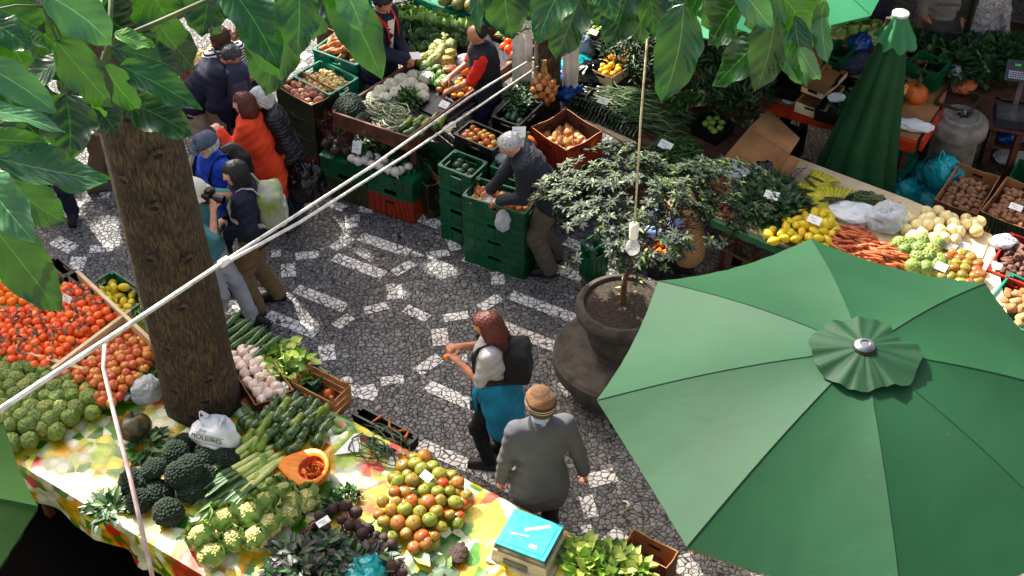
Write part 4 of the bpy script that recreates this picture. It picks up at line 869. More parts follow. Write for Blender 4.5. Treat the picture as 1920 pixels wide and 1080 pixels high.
# ================================================================ TREE BY THE STALL
tree = thing('tree', (trunk_c.x, trunk_c.y + .12, 0), label='large-leaved tree with a thick ribbed brown trunk standing through the fruit stalls', cat='tree')
b = MB(); rows = []
top = Vector((-.06, 0.05, 6.0))
for i in range(60):
    t = i / 59; z = t * 6; r = .298 - .012 * z + .10 * math.exp(-z / .4); row = []
    for k in range(41):
        a = 2 * math.pi * (k % 40) / 40; d = Vector((math.cos(a), math.sin(a), 0)); q = r * (1 + .05 * noise.noise(Vector((d.x * 2, d.y * 2, z * 1.3))) + .015 * noise.noise(Vector((d.x * 7, d.y * 7, z * 9))))
        row.append(Vector((d.x * q + top.x * t, d.y * q + top.y * t, z)))
    rows.append(row)
b.grid(rows); kn = [(math.radians(a), z) for a, z in ((-95, .9), (-60, 1.25), (-110, 1.6), (-75, 2.0), (-50, 2.4), (-105, 2.45), (-80, 2.9), (-120, 3.1), (-60, 3.3), (-90, 3.6), (-70, 1.05), (-115, 1.15))]
b.build('trunk', M_bark, tree, ang=0)
for a, z in kn:
    q = .288 - .012 * z; k_ = MB(); k_.ball((0, 0, 0), (.06, .02, .04), 12, 8, 0, nf(.3, 3, z)); k_.ball((0, -.012, 0), (.036, .014, .02), 8, 6, 1, nf(.3, 3, z))
    k_.build('branch_scar', [M_bark, mat('dark_knot', S(26, 20, 15), S(16, 12, 10), 20, .9)], tree, (math.cos(a) * q, math.sin(a) * q, z), a + R(90))

# ================================================================ PLANTER WITH SHRUB
pc = at(1160, 657, .36); pl = thing('stone_planter', (pc.x, pc.y, 0), label='big round grey stone planter on a broad stone disc, holding a shrub', cat='planter')
RB = .56
M_ = MB(); M_.lathe([(RB - .12, 0), (RB - .1, .16), (RB - .03, .2), (RB, .22), (RB, .33), (RB - .03, .36), (.30, .362)], 56); M_.build('base_disc', M_stone, pl)
M_ = MB(); M_.lathe([(.23, .363), (.22, .40), (.20, .44), (.25, .50), (.285, .66), (.28, .80), (.30, .86), (.35, .91), (.385, .98), (.385, 1.06), (.365, 1.10), (.35, 1.12), (.32, 1.12), (.31, 1.07), (.1, 1.065)], 56, cap=False); M_.v = [(x, y, (z - .363) * .74 + .363) for x, y, z in M_.v]; M_.build('bowl', M_stone, pl)
M_ = MB(); M_.lathe([(.312, .895), (.2, .90), (.05, .91), (.004, .91)], 30, cap=False, fr=lambda a, i: 1); M_.build('soil', M_soil, pl)
sh = thing('shrub', (pc.x, pc.y, .905), label='rhododendron-like shrub with narrow grey-green leaves growing in the stone planter', cat='shrub')
b = MB(); rs = random.Random(11); ends = []
def br(p, d, r, L, k):
    q = p + d * L; b.tube([p, p + d * L * .5 + Vector((rs.uniform(-.02, .02), rs.uniform(-.02, .02), 0)), q], [r, r * .85, r * .7], 6, 0)
    if k == 0: ends.append(q); return
    for _ in range(3 if k > 1 else 4): n = (d + Vector((rs.uniform(-.95, .95), rs.uniform(-.95, .95), rs.uniform(-.05, .45)))).normalized(); br(q, n, r * .62, L * rs.uniform(.7, .95), k - 1)
br(Vector((0, 0, -.03)), Vector((.05, .15, 1)).normalized(), .03, .29, 4)
b.build('stems', mat('shrub_bark', S(112, 76, 52), S(76, 50, 36), 20, .8), sh)
lf = MB(); 
def rosette(c, n, L, up):
    ax = up.normalized(); s0 = ax.orthogonal().normalized(); t0 = ax.cross(s0)
    for i in range(n):
        a = 6.283 * i / n + rs.uniform(-.3, .3); o = s0 * math.cos(a) + t0 * math.sin(a); d = (o + ax * rs.uniform(-.1, .7)).normalized(); sd = d.cross(ax).normalized(); l = L * rs.uniform(.7, 1.2); w = l * .15
        lf.grid([[c + d * l * t - ax * l * .3 * t * t + sd * w * q * k + ax * abs(k) * w * .25 for k in (-1, 0, 1)] for t, q in ((.02, .2), (.35, 1), (.72, .85), (1, .06))], 0 if rs.random() < .72 else (1 if rs.random() < .6 else 2))
for i in range(1350):
    a = rs.uniform(0, 6.283); q = math.sqrt(rs.random()); rx, ry = .88, .68
    lob = 1 + .18 * math.sin(a * 3 + 1) + .1 * math.sin(a * 5); zz = .80 + .34 * math.sqrt(max(0, 1 - q * q)) * rs.uniform(.55, 1.05) - .04 * q + (.09 * math.sin(a * 4) * q)
    if rs.random() < .22: zz -= rs.uniform(.03, .16)
    c = Vector((math.cos(a) * q * rx * lob + .18, math.sin(a) * q * ry * lob + .28, zz))
    if noise.noise(Vector((c.x * 3.4, c.y * 3.4, c.z * 2))) < -.16: continue
    rosette(c, rs.randint(7, 10), .064, Vector((c.x * .6 + rs.uniform(-.3, .3), c.y * .6 + rs.uniform(-.3, .3), 1)))
lf.build('foliage', [mat('shrub_leaf', S(56, 74, 46), S(36, 52, 32), 20, .62), mat('shrub_leaf_pale', S(96, 108, 80), S(66, 80, 54), 20, .62), mat('shrub_leaf_young', S(122, 150, 56), S(90, 120, 44), 20, .4)], sh, ang=0)
for i, (u, v) in enumerate([(1160, 540), (1168, 522), (1158, 552), (1190, 548), (1202, 530)]): 
    b = MB(); b.grid([[Vector((-.03 + .03 * t, s * .009 * math.sin(t * 1.5 + .2), .004 + .006 * t)) for s in (-1, 0, 1)] for t in (0, 1, 2)]); b.build('fallen_leaf', mat('yellow_fallen_leaf', S(190, 196, 90), S(150, 150, 60), 30, .6), None, at(u, v, .915), i * 1.3, label='small yellowish fallen leaf on the soil of the planter', cat='leaf', group='fallen leaves in the planter')

# ================================================================ PARASOLS
M_can = m_canopy('green_parasol_canvas', S(34, 88, 56), S(29, 81, 51)); M_can2 = m_canopy('pale_green_parasol_canvas', S(72, 150, 110), S(64, 140, 100))
def parasol(name, label, centre, zr, r, a0, rise, m_, pole=True, tilt=(0, 0), nseg=8, capr=.3, sag=.035):
    root = thing(name, (centre[0], centre[1], 0), 0, label=label, cat='parasol')
    piv = Matrix.Translation((0, 0, zr)) @ Matrix.Rotation(tilt[0], 4, 'X') @ Matrix.Rotation(tilt[1], 4, 'Y')
    can = MB(); ax = Vector((0, 0, rise)); K = 14; Q = 16
    V = [Vector((r * math.cos(a0 + 2 * math.pi * k / nseg), r * math.sin(a0 + 2 * math.pi * k / nseg), 0)) for k in range(nseg)]
    for k in range(nseg):
        A, B = V[k], V[(k + 1) % nseg]; rows = []
        for i in range(K + 1):
            t = .04 + .96 * i / K; row = []
            for j in range(Q + 1):
                s = j / Q; p = ax.lerp(A.lerp(B, s), t); bow = 4 * s * (1 - s)
                p.z += -sag * bow * t * 1.4 + .05 * math.sin(math.pi * t) ; p = Vector((p.x * (1 - .018 * bow * t ** 3), p.y * (1 - .018 * bow * t ** 3), p.z))
                p.z += .008 * noise.noise(Vector((p.x * 3, p.y * 3, k))) * t * bow + .004 * math.sin(s * 40 + k) * bow * t ** 8
                row.append(piv @ p)
            rows.append(row)
        can.grid(rows, 0); hem = []
        for q in range(4): hem.append([piv @ (Vector((p.x, p.y, p.z)) if 0 else Vector((0, 0, 0))) for p in []])
        e = rows[-1]; inv = piv.inverted(); dv = []
        for q in range(4): dv.append([piv @ ((inv @ p) * 1.0 + Vector((-(inv @ p).x * .012 * q / 3, -(inv @ p).y * .012 * q / 3, -.035 * q / 3 * (1 + .25 * math.sin(i * 1.7)) - .0005))) for i, p in enumerate(e)])
        can.grid(dv, 0)
    can.build('canopy', m_, root, ang=25)
    st = MB()
    for k in range(nseg):
        st.tube([piv @ (ax.lerp(V[k], t) + Vector((0, 0, .05 * math.sin(math.pi * t) + .004))) for t in [i / 10 * .96 + .04 for i in range(11)]], .0026, 5, 0, flat=.6)
    st.build('seams', mat('seam_thread', S(30, 88, 58), S(20, 60, 40), 10, .8), root)
    if capr:
        cp = MB(); rows = []
        for i in range(9):
            t = i / 8; row = []
            for j in range(97):
                a = 2 * math.pi * j / 96; w = 1 + t ** 2 * (.16 * noise.noise(Vector((math.cos(a) * 1.6, math.sin(a) * 1.6, 4))) + .035 * math.sin(7 * a + 1)); row.append(piv @ Vector((capr * t * w * math.cos(a), capr * t * w * math.sin(a), rise * (1 - capr * t / r) + .05 * math.sin(math.pi * capr * t / r) + .03 + t * t * .03 * noise.noise(Vector((math.cos(a) * 3.2, math.sin(a) * 3.2, 9))) + .022 * t * noise.noise(Vector((math.cos(a) * 7, math.sin(a) * 7, t))))))
            rows.append(row)
        cp.grid(rows, 0); cp.build('vent_cap', m_canopy(name + '_cap_canvas', S(30, 77, 48), S(26, 70, 43)), root, ang=0)
        fn = MB(); fn.lathe([(.062, 0), (.062, .018), (.05, .03), (.03, .033), (.03, .026), (.001, .026)], 28, o=(0, 0, 0)); o = fn.build('finial', M_metal, root, piv @ Vector((0, 0, rise + .02))); 
        f2 = MB(); f2.lathe([(.066, 0), (.07, .008), (.066, .016)], 28); f2.build('finial_ring', M_blk, root, piv @ Vector((0, 0, rise + .014)))
    if pole:
        b = MB(); b.lathe([(.024, 0.06), (.024, zr + rise)], 14); b.build('pole', mat('dark_pole', S(50, 48, 46), S(34, 32, 30), 10, .5), root)
        b = MB(); b.lathe([(.26, 0), (.26, .05), (.22, .07), (.05, .08), (.04, .14)], 28); b.build('base', M_stone, root)
        rb = [rb_ for rb_ in range(nseg)]
        for k in rb: b = MB(); b.tube([piv @ (ax * .94), piv @ (V[k] * .985 + Vector((0, 0, -.01)))], .008, 5); b.build('rib', M_wood, root)
    return root
a_, b2 = at(1280, 1020, 2.3), at(1840, 527, 2.3); uc = (a_ + b2) / 2; ur = (a_ - b2).length / 2; v7, v0 = at(1107, 722, 2.3), at(1225, 517, 2.3)
ua = math.atan2(b2.y - uc.y, b2.x - uc.x)
parasol('parasol', 'large open green octagonal parasol with a ruffled vent cap in the foreground', (uc.x + .02, uc.y - .02), 2.3, ur * 1.0, ua, .46, M_can, capr=.32)
lc = at(-262, 985, 1.9); parasol('parasol', 'green parasol only partly in view at the near corner below the custard apples', (lc.x, lc.y), 1.9, 1.05, R(8), .42, m_canopy('olive_parasol_canvas', S(52, 90, 32), S(46, 80, 27)), capr=.2)
fc = at(1345, -115, 2.3); parasol('parasol', 'pale green parasol half hidden by leaves above the herb stall', (fc.x, fc.y), 2.3, 1.85, R(40), .45, M_can2, capr=0)
rc = at(1875, -175, 2.4); parasol('parasol', 'pale green parasol edge over the shoppers in the shaded background', (rc.x, rc.y), 2.4, 1.15, R(20), .4, M_can2, capr=0)
for sgn, (u, v) in (('grey', (1422, 890)), ('brown', (1422, 922))): pass
# closed parasol
cpx = at(1597, 352, .35); root = thing('closed_parasol', (cpx.x, cpx.y, 0), label='closed dark green parasol standing folded with hanging pleats', cat='parasol')
top = at(1640, 70, 2.05); 
hh = 2.25
b = MB(); rows = []
for i in range(40):
    t = i / 39; z = .35 + (hh - .35) * t; r = .30 * (1 - t) ** .85 + .062; row = []
    for k in range(97):
        a = 2 * math.pi * k / 96; pl_ = (1 - t) ** .5 * .30 + .04; q = r * (1 + pl_ * abs(math.sin(a * 4 + .3 * math.sin(t * 4))) - pl_ * .5 + .05 * noise.noise(Vector((math.cos(a) * 2, math.sin(a) * 2, z * 2))))
        row.append(Vector((q * math.cos(a) + .1 * t, q * math.sin(a), z - (.09 * abs(math.cos(a * 4)) if i == 0 else 0))))
    rows.append(row)
b.grid(rows); b.build('folded_canopy', m_canopy('dark_green_canvas', S(44, 98, 62), S(34, 82, 50)), root, ang=0)
b = MB(); rows = []
for i in range(9):
    t = i / 8; row = []
    for k in range(73):
        a = 2 * math.pi * k / 72; q = .07 + .11 * t ** 1.3 + .03 * t * math.sin(8 * a); row.append(Vector((q * math.cos(a) + .1, q * math.sin(a), hh + .03 - .27 * t - .03 * t * math.cos(8 * a))))
    rows.append(row)
b.grid(rows); b.build('vent_cap', m_canopy('mid_green_canvas', S(84, 150, 108), S(70, 136, 94)), root, ang=0)
b = MB(); b.lathe([(.075, 0), (.075, .02), (.06, .03), (.01, .032)], 24); b.build('finial', mat('white_finial', S(220, 216, 214), S(180, 176, 172), 10, .4), root, (.1, 0, hh + .03))
b = MB(); b.lathe([(.022, 0.08), (.022, hh)], 12); b.build('pole', M_dwood, root); b = MB(); b.lathe([(.24, 0), (.24, .05), (.05, .08)], 24); b.build('base', M_stone, root)
# ================================================================ CRATE STACKS IN THE MIDDLE
G_ = 'green plastic crate'
def stack(n, m_, lab, kd='plastic_crate'): 
    o_ = ['second', 'third', 'fourth', 'fifth', 'sixth']
    return [(kd, m_, f'{lab}, {o_[i]} from the top') for i in range(n)]
Pc, f0, zt, _ = box3('plastic_crate', 'green crate holding a few avocados, top of the narrow stack left of the onions', 'crate', (821, 309), (883, 333), (915, 304), .88, .22, M_green, below=stack(3, M_green, 'green plastic crate in the narrow stack under the avocados'))
heap(F_avo, Pc, zt - .13, .085, .02, 'avocado', 'avocado', 'green avocado in the green crate left of the onion crate', 'avocados in the narrow stack crate', n=11, sc=(1, 1.15))
Pc, f0, zt, _ = box3('plastic_crate', 'green crate of golden onions on top of the tall front stack beside the old man', 'crate', (867, 366), (984, 402), (1003, 364), .80, .22, M_green, below=stack(3, M_green, 'green plastic crate in the stack under the golden onions'), bh=.193)
heap(F_onion, Pc, zt - .12, .062, .03, 'onion', 'onion', 'golden onion in the green crate beside the old man', 'golden onions in the green crate')
Pc, f0, zt, _ = box3('plastic_crate', 'green crate of garlic the old man is reaching into', 'crate', (919, 311), (1001, 342), (1040, 318), .86, .2, M_green, below=stack(3, M_green, 'green plastic crate under the garlic'), bh=.21)
heap(F_garlic, Pc, zt - .13, .058, .03, 'garlic_bulb', 'garlic', 'garlic bulb in the green crate under the old man\'s hand', 'garlic in the green crate', tilt=1.2)
bag('plastic_bag', bag_mesh(11, (.09, .08, .05), M_clear, False), at(938, 300, .8), .4, 'crumpled clear bag in the corner of the garlic crate')
price_card(912, 372, .78, 'white price card on the golden onions', .12, .08); 
Pc, f0, zt, _ = box3('plastic_crate', 'black crate of orange tomatoes standing behind the avocado crate', 'crate', (851, 251), (924, 282), (956, 255), .98, .2, M_blackp, below=stack(3, M_blackp, 'black plastic crate under the orange tomatoes'), bh=.24)
heap(F_mixt, Pc, zt - .09, .066, .045, 'tomato', 'tomato', 'orange tomato in the black crate behind the vendor', 'orange tomatoes in the black crate')
Pc, f0, zt, _ = box3('plastic_crate', 'tilted black crate of avocados and parsley behind the old man', 'crate', (922, 218), (973, 236), (1010, 186), 1.0, .16, M_blackp, below=stack(2, M_blackp, 'black plastic crate under the dark avocados'), bh=.3)
heap(F_avo, [Pc[0], Pc[1], (Pc[1] + Pc[2]) / 2, (Pc[0] + Pc[3]) / 2], zt - .12, .08, .03, 'avocado', 'avocado', 'dark avocado in the black crate behind the old man', 'dark avocados in the black crate')
L_p2 = [leafy('parsley_bunch', 160, .12, .12, .05, .016, [M_h1, M_lf, M_h3], .8, s) for s in (14, 15)]
for i in range(4): put('parsley', L_p2[i % 2], at(968 + (i % 2) * 16, 205 - 9 * i, .92), (0, 0, i), 1, label='bunch of parsley in the black crate above the avocados', cat='parsley', group='parsley in the black crate')
Pc, f0, zt, _ = box3('cardboard_box', 'deep orange-brown box of pomegranates behind the old man', 'box', (995, 238), (1062, 282), (1092, 222), .95, .3, M_banB, below=[('plastic_crate', M_green, 'green plastic crate under the box of pomegranates'), ('plastic_crate', M_green, 'lowest green crate under the box of pomegranates')], bh=.3)
heap(F_pom, Pc, zt - .22, .085, .05, 'pomegranate', 'pomegranate', 'yellow-red pomegranate in the deep orange box', 'pomegranates in the orange box')
put('cut_melon', P_('cut_melon', lambda b: (b.lathe([(.002, -.09), (.05, -.08), (.08, -.04), (.085, 0), (.06, .001), (.002, .001)], 22)), mat('melon_flesh', S(226, 214, 120), S(200, 190, 90), 10, .5)), at(974, 262, .98), (R(20), 0, 0), 1, label='cut yellow melon half beside the old man\'s face', cat='melon')
put('squash', F_pump, at(985, 272, .9), (0, 0, 0), 1.1, label='round yellowish squash under the cut melon', cat='squash'); price_card(973, 247, 1.05, 'large white price card by the old man\'s face', .13, .1, R(-10), .7)
# upright green crate lid leaning
lp = at(820, 390, 0); b = MB(); b.box((0, 0, .3), (.40, .02, .62)); [b.box((x, -.013, z), (.05, .006, .012)) for x in (-.14, -.06, .02, .1) for z in (.1, .2, .3, .4, .5)]; [b.box((s * .19, -.006, .3), (.02, .04, .62)) for s in (-1, 1)]; [b.box((0, -.006, z), (.40, .04, .02)) for z in (.005, .6)]
o = b.build('plastic_crate', M_green, None, at(808, 372, .02), R(-20), label='green plastic crate standing on end between the turnip stall and the avocado stack', cat='crate'); o.rotation_euler = (R(-14), 0, R(-24))
box3('plastic_crate', 'green plastic crate in the shade behind the crate on end', 'crate', (818, 300), (856, 318), (880, 296), .5, .3, M_green)
# turnip crates on cartons
zt = .5
c1, r1, sx1, sy1 = rect3((598, 290), (690, 325), (745, 275), zt)
box3('plastic_crate', 'upturned green crate carrying beetroots and turnips, farther from the camera', 'crate', (598, 290), (684, 318), (728, 272), zt, .24, M_green, flip=True, below=[('cardboard_box', M_banA, 'printed dark banana carton under the farther turnip crate')], bh=.25)
box3('plastic_crate', 'upturned green crate with a blue sticker carrying white turnips, nearer the camera', 'crate', (686, 319), (773, 346), (832, 298), zt + .002, .24, M_green, flip=True, below=[('cardboard_box', M_banB, 'printed orange banana carton under the nearer turnip crate')], bh=.25)
box3('cardboard_box', 'printed brown banana carton standing behind the nearer turnip crate', 'box', (772, 322), (800, 350), (815, 322), .42, .42, M_banA)
for i, (u, v) in enumerate([(660, 297), (672, 302), (684, 300), (697, 308), (712, 312), (728, 318), (742, 322), (690, 290), (706, 296), (722, 300), (736, 306), (752, 318), (676, 288), (765, 312)]): put('turnip', F_turnip, at(u, v, zt + .05), (R(-30) + U(-.3, .3), U(-.3, .3), U(-.5, .3)), U(.8, 1.0), label='white turnip with its greens on the upturned green crates', cat='turnip', group='white turnips on the green crates')
for i, (u, v) in enumerate([(622, 262), (634, 268), (612, 270), (640, 280), (628, 284), (650, 285), (620, 255), (646, 268)]): put('beetroot', F_beet, at(u, v, zt + .05), (R(-40) + U(-.5, .5), U(-.4, .4), U(-1, 1)), U(1, 1.15), label='earthy beetroot on the farther upturned crate', cat='beetroot', group='beetroots on the green crates')
L_tg = [leafy('turnip_greens', 90, .15, .08, .16, .02, [M_lfd, M_lf, M_h1, M_h3], .25, s) for s in (31, 32, 33)]
for i, (u, v) in enumerate([(650, 262), (672, 268), (700, 275), (730, 284), (758, 292), (780, 300), (770, 285)]): put('turnip_greens', L_tg[i % 3], at(u, v, zt), (0, 0, i), U(.8, 1), label='tangle of turnip greens along the back of the upturned crates', cat='greens', group='turnip greens on the crates')
price_card(669, 276, zt + .2, 'upright white price card among the turnips', .1, .12, R(-20), 1.1)
def sticker(u, v, z, w, h, m_, label, name='sticker', yaw=GR): b = MB(); b.box((0, 0, 0), (w, .003, h)); return b.build(name, m_, None, at(u, v, z), yaw, label=label, cat='label')
# potato crates and cartons on the far side of the plaza
Pc, f0, z_, _ = box3('plastic_crate', 'teal green crate of big sweet potatoes on the far stack', 'crate', (586, 92), (668, 122), (702, 84), .92, .24, M_teal, below=stack(3, M_green, 'green plastic crate under the big sweet potatoes'), bh=.22)
heap(F_swe, Pc, z_ - .1, .1, .07, 'sweet_potato', 'sweet potato', 'large pale orange sweet potato in the teal crate', 'sweet potatoes in the teal crate', sc=(.75, .95))
Pc, f0, z_, _ = box3('plastic_crate', 'teal green crate of small pale potatoes below the sweet potatoes', 'crate', (549, 142), (618, 178), (664, 142), .84, .22, M_teal, below=stack(3, M_green, 'green plastic crate under the small pale potatoes'), bh=.21)
heap(F_pale, Pc, z_ - .13, .048, .05, 'potato', 'potato', 'small pale potato in the teal crate', 'small pale potatoes in the teal crate', under=False)
Pc, f0, z_, _ = box3('cardboard_box', 'printed banana carton of pink potatoes beside the woman in the black jacket', 'box', (516, 160), (584, 198), (616, 160), .84, .24, M_banA, below=[('cardboard_box', M_banA, 'printed banana carton, second from the top under the pink potatoes'), ('cardboard_box', M_banA, 'printed banana carton, third from the top under the pink potatoes')], bh=.24)
heap(F_pink, Pc, z_ - .12, .07, .05, 'potato', 'potato', 'pinkish potato in the printed banana carton', 'pink potatoes in the banana carton')
box3('plastic_crate', 'red plastic crate at the bottom beside the banana cartons', 'crate', (552, 262), (586, 286), (600, 268), .22, .22, M_redp)
box3('plastic_crate', 'green plastic crate above the red one beside the banana cartons', 'crate', (548, 222), (584, 244), (600, 224), .44, .21, M_green)
Pc, f0, z_, _ = box3('cardboard_box', 'printed orange carton of pale potatoes behind the woman in the striped top', 'box', (330, 110), (372, 142), (470, 92), .82, .26, M_banB, below=[('plastic_crate', M_blackp, 'black plastic crate under the carton of pale potatoes'), ('plastic_crate', M_blackp, 'lower black plastic crate under the carton of pale potatoes')], bh=.26)
heap(F_pale, Pc, z_ - .1, .055, .07, 'potato', 'potato', 'pale potato in the carton behind the striped top', 'pale potatoes in the far carton', sc=(1.3, 1.6), under=False)
Pc = pq([(420, 60), (460, 40), (490, 60), (470, 95), (440, 90)], .95); heap(F_small, Pc, .9, .08, .04, 'potato', 'potato', 'brown potato in the pile behind the woman in the striped top', 'brown potatoes behind the striped top', under=False)
box3('cardboard_box', 'carton of brown potatoes at the far end of the plaza', 'box', (400, 70), (440, 104), (500, 62), .84, .3, M_banA)
# more crates at the very top
Pc, f0, z_, _ = box3('plastic_crate', 'teal crate behind the man in the navy and red jacket', 'crate', (640, 15), (690, 36), (720, 6), .9, .25, M_teal, below=stack(2, M_green, 'green plastic crate behind the navy jacket'), bh=.3)
box3('cardboard_box', 'brown carton behind the hanging leaf at the far paving', 'box', (590, 40), (625, 58), (650, 36), .5, .4, M_cardd)

# ================================================================ CENTRE STALL WITH TWO TRAYS
SZ = .86
def slab(name, label, pts, z, th, m_, cat='market stall', rim=0, legs=True, group=None, mr=None, drop=0):
    P = [at(u, v, z) for u, v in pts]; c = sum(P, Vector()) / len(P); root = thing(name, (c.x, c.y, 0), 0, label=label, cat=cat)
    Q = [(p.x - c.x, p.y - c.y) for p in P]; b = MB(); b.prism(Q, z - th, z); b.build('table_top', m_, root)
    if rim:
        r = MB()
        for i in range(len(Q)):
            A, B = Vector((*Q[i], 0)), Vector((*Q[(i + 1) % len(Q)], 0)); d = B - A; n = Vector((d.y, -d.x, 0)).normalized() * .012
            m0 = (A + B) / 2 + n; r.box((m0.x, m0.y, z + (rim - drop) / 2 - .02 + .02 - .001 * i), (d.length + .02, .022, rim + drop), rz=math.atan2(d.y, d.x))
        r.build('tray_rim', mr or M_dwood, root)
    if legs:
        for q in Q: b = MB(); b.box((q[0] * .88, q[1] * .88, (z - th) / 2), (.06, .06, z - th)); b.build('leg', M_dwood, root)
    return P, root
P1, r1_ = slab('tray_stall', 'long sloping wooden market tray of vegetables between two vendors', [(629, 226), (766, 272), (1012, 92), (880, 62), (800, 118)], SZ, .04, M_dcloth, rim=.11, mr=mat('brown_tray_board', S(124, 82, 56), S(80, 50, 34), 10, .7, .2, 30), drop=.06)
P2_, r2_ = slab('upper_tray', 'far dark-lined tray of cabbages and melons beyond the first tray', [(744, 100), (800, 120), (885, 58), (1000, 88), (1010, 20), (860, -30), (760, 10)], SZ - .01, .04, M_dcloth, rim=.05, mr=M_cream)
def rgn(me, px, z, s, hump, name, cat, label, group, **k): return heap(me, pq(px, z + .03), z, s, hump, name, cat, label, group, **k)
for i, (u, v) in enumerate([(648, 205), (664, 208), (656, 196)]): put('broccoli', F_broc[i % 3], at(u, v, SZ + .06), (U(-.2, .2), U(-.2, .2), i), 1.25, label='grey-green broccoli head at the corner of the wooden tray', cat='broccoli', group='broccoli on the tray corner')
put('broccoli', F_broc[1], at(682, 226, SZ + .04), (0, 0, 1), .9, label='small broccoli head lying apart at the tray edge', cat='broccoli')
price_card(672, 196, SZ + .1, 'white price card beside the broccoli on the tray', .11, .08)
M_pal = mat('pale_sprout', S(216, 212, 190), S(160, 164, 120), 30, .5); M_pal2 = mat('pale_green_stalk', S(150, 160, 110), S(110, 130, 80), 30, .5)
scatter('spring_onions', 'wide spread of thin pale spring onions across the wooden tray', 'spring onions', [(668, 205), (700, 180), (752, 200), (770, 222), (735, 240), (700, 236)], SZ, SZ + .1, 380, .26, .006, [M_pal, M_pal, M_pal2, M_h3], R(-30), 5, .4, .6)
rgn([F_zucA, F_zucA, F_zucB], [(738, 236), (765, 218), (848, 226), (800, 262), (764, 262)], SZ, .075, .02, 'squash', 'squash', 'striped squash at the front edge of the wooden tray', 'striped squashes on the wooden tray', rz=R(50), sc=(.7, 1.0), jit=.3)
L_cel = leafy('celery_leaf', 230, .14, .2, .07, .02, [M_h1, M_h2, M_lf], .8, 41)
put('celery_bunch', L_cel, at(768, 196, SZ), (0, 0, 0), .85, label='bushy bunch of green celery leaf in the middle of the wooden tray', cat='herbs')
for i, (u, v) in enumerate([(712, 172), (732, 160), (752, 150), (770, 160), (745, 176), (722, 186), (790, 168), (775, 142), (700, 184), (792, 182), (757, 165), (800, 150 - 4)]): put('cauliflower', F_caulw[i % 2], at(u, v, SZ + .05), (U(-.3, .3), U(-.3, .3), i), U(.65, .82), label='white cauliflower with leaves on the wooden tray', cat='cauliflower', group='cauliflowers on the wooden tray')
b = MB(); b.box((0, 0, 0), (.42, .36, .02)); b.build('dark_liner', M_dcloth, None, at(840, 200, SZ + .012), R(52), label='empty dark blue mat on the wooden tray', cat='mat')
price_card(833, 196, SZ + .05, 'white price card lying on the empty dark blue mat', .1, .08)
rgn(F_smel, [(775, 142), (800, 122), (860, 146), (862, 172), (830, 175), (790, 160)], SZ, .095, .03, 'striped_melon', 'melon', 'small striped green melon on the wooden tray', 'striped melons on the wooden tray')
price_card(800, 140, SZ + .12, 'white price card among the striped melons')
rgn(F_mixt, [(815, 172), (862, 148), (905, 150), (925, 165), (890, 190), (860, 190)], SZ, .066, .04, 'tomato', 'tomato', 'yellow, green and red tomato in the heap before the red-shirted vendor', 'mixed tomatoes on the wooden tray')
rgn(F_orng, [(850, 134), (868, 118), (900, 122), (905, 148), (870, 150)], SZ, .078, .06, 'orange', 'orange', 'orange in the heap beside the red-shirted vendor\'s hand', 'oranges on the wooden tray')
bag('nut_bag', bag_mesh(17, (.09, .07, .04), mat('peanut_bag', S(206, 170, 130), S(160, 120, 80), 60, .5, .5, 90), False), at(838, 133, SZ), .3, 'small bag of peanuts between the oranges and striped melons')
bag('plastic_bag', bag_mesh(19, (.07, .05, .03), M_clear, False), at(872, 112, SZ + .06), .3, 'crumpled clear bag on the oranges')
rgn(F_gourd, [(782, 122), (800, 95), (835, 70), (862, 88), (858, 120), (815, 132)], SZ, .105, .05, 'knobbly_gourd', 'gourd', 'knobbly pale green gourd in the pile before the vendors', 'knobbly gourds on the tray')
for i, (u, v) in enumerate([(750, 90), (765, 100), (778, 88), (792, 92), (805, 98 - 8), (764, 112), (750, 104)]): put('cabbage', F_cabb[1], at(u, v, SZ + .04), (U(-.4, .4), U(-.4, .4), i), .7, label='small blue-green cabbage near the navy-jacketed man\'s hands', cat='cabbage', group='small blue-green cabbages')
bag('plastic_bag', bag_mesh(20, (.1, .08, .03), M_clear, False), at(822, 82, SZ + .02), .3, 'thin clear bag over the small cabbages')
rgn(F_garlic, [(742, 105), (765, 98), (800, 116), (775, 128), (752, 122)], SZ, .06, .01, 'garlic_bulb', 'garlic', 'loose garlic bulb at the corner of the wooden tray', 'loose garlic on the tray')
for i in range(22): u, v = 748 + 140 * (i / 21), 44 + 26 * (i / 21) + (14 if i % 2 else -12); put('cabbage', F_cabb[i % 2], at(u, v, SZ + .05), (U(-.4, .4), U(-.4, .4), i), U(.9, 1.15), label='leafy green cabbage in the far row between the vendors', cat='cabbage', group='leafy cabbages in the far tray')
slab('cardboard_sheet', 'pale cardboard sheet under the stalks beyond the cabbages', [(735, 20), (790, 40), (850, 30), (820, -10)], SZ + .02, .006, M_cream, cat='cardboard', legs=False)
put('leaf_stalks', L_tg[0], at(786, 8, SZ + .02), (0, 0, 0), 1.1, label='bunch of dark leaf stalks on the pale cardboard', cat='greens')
for lab, cx_, cy_ in (('first', 815, 8), ('second', 858, 24), ('third', 905, 36)):
    c0 = at(cx_, cy_, SZ + .01); put('plastic_crate', crate_mesh(.55, .38, .14, M_teal, True), (c0.x, c0.y, SZ + .012), (0, 0, GR), label=f'upturned teal crate under the big papayas, {lab} from the navy-jacketed man', cat='crate')
for i, (u, v) in enumerate([(838, -2), (862, 4), (885, 8), (912, 14), (930, 20), (850, -18), (900, -4)]): put('papaya', F_melon, at(u, v, SZ + .24), (0, U(-.2, .2), R(60) + U(-.4, .4)), U(.9, 1.05), label='big mottled green papaya on the upturned teal crates', cat='papaya', group='papayas on the teal crates')
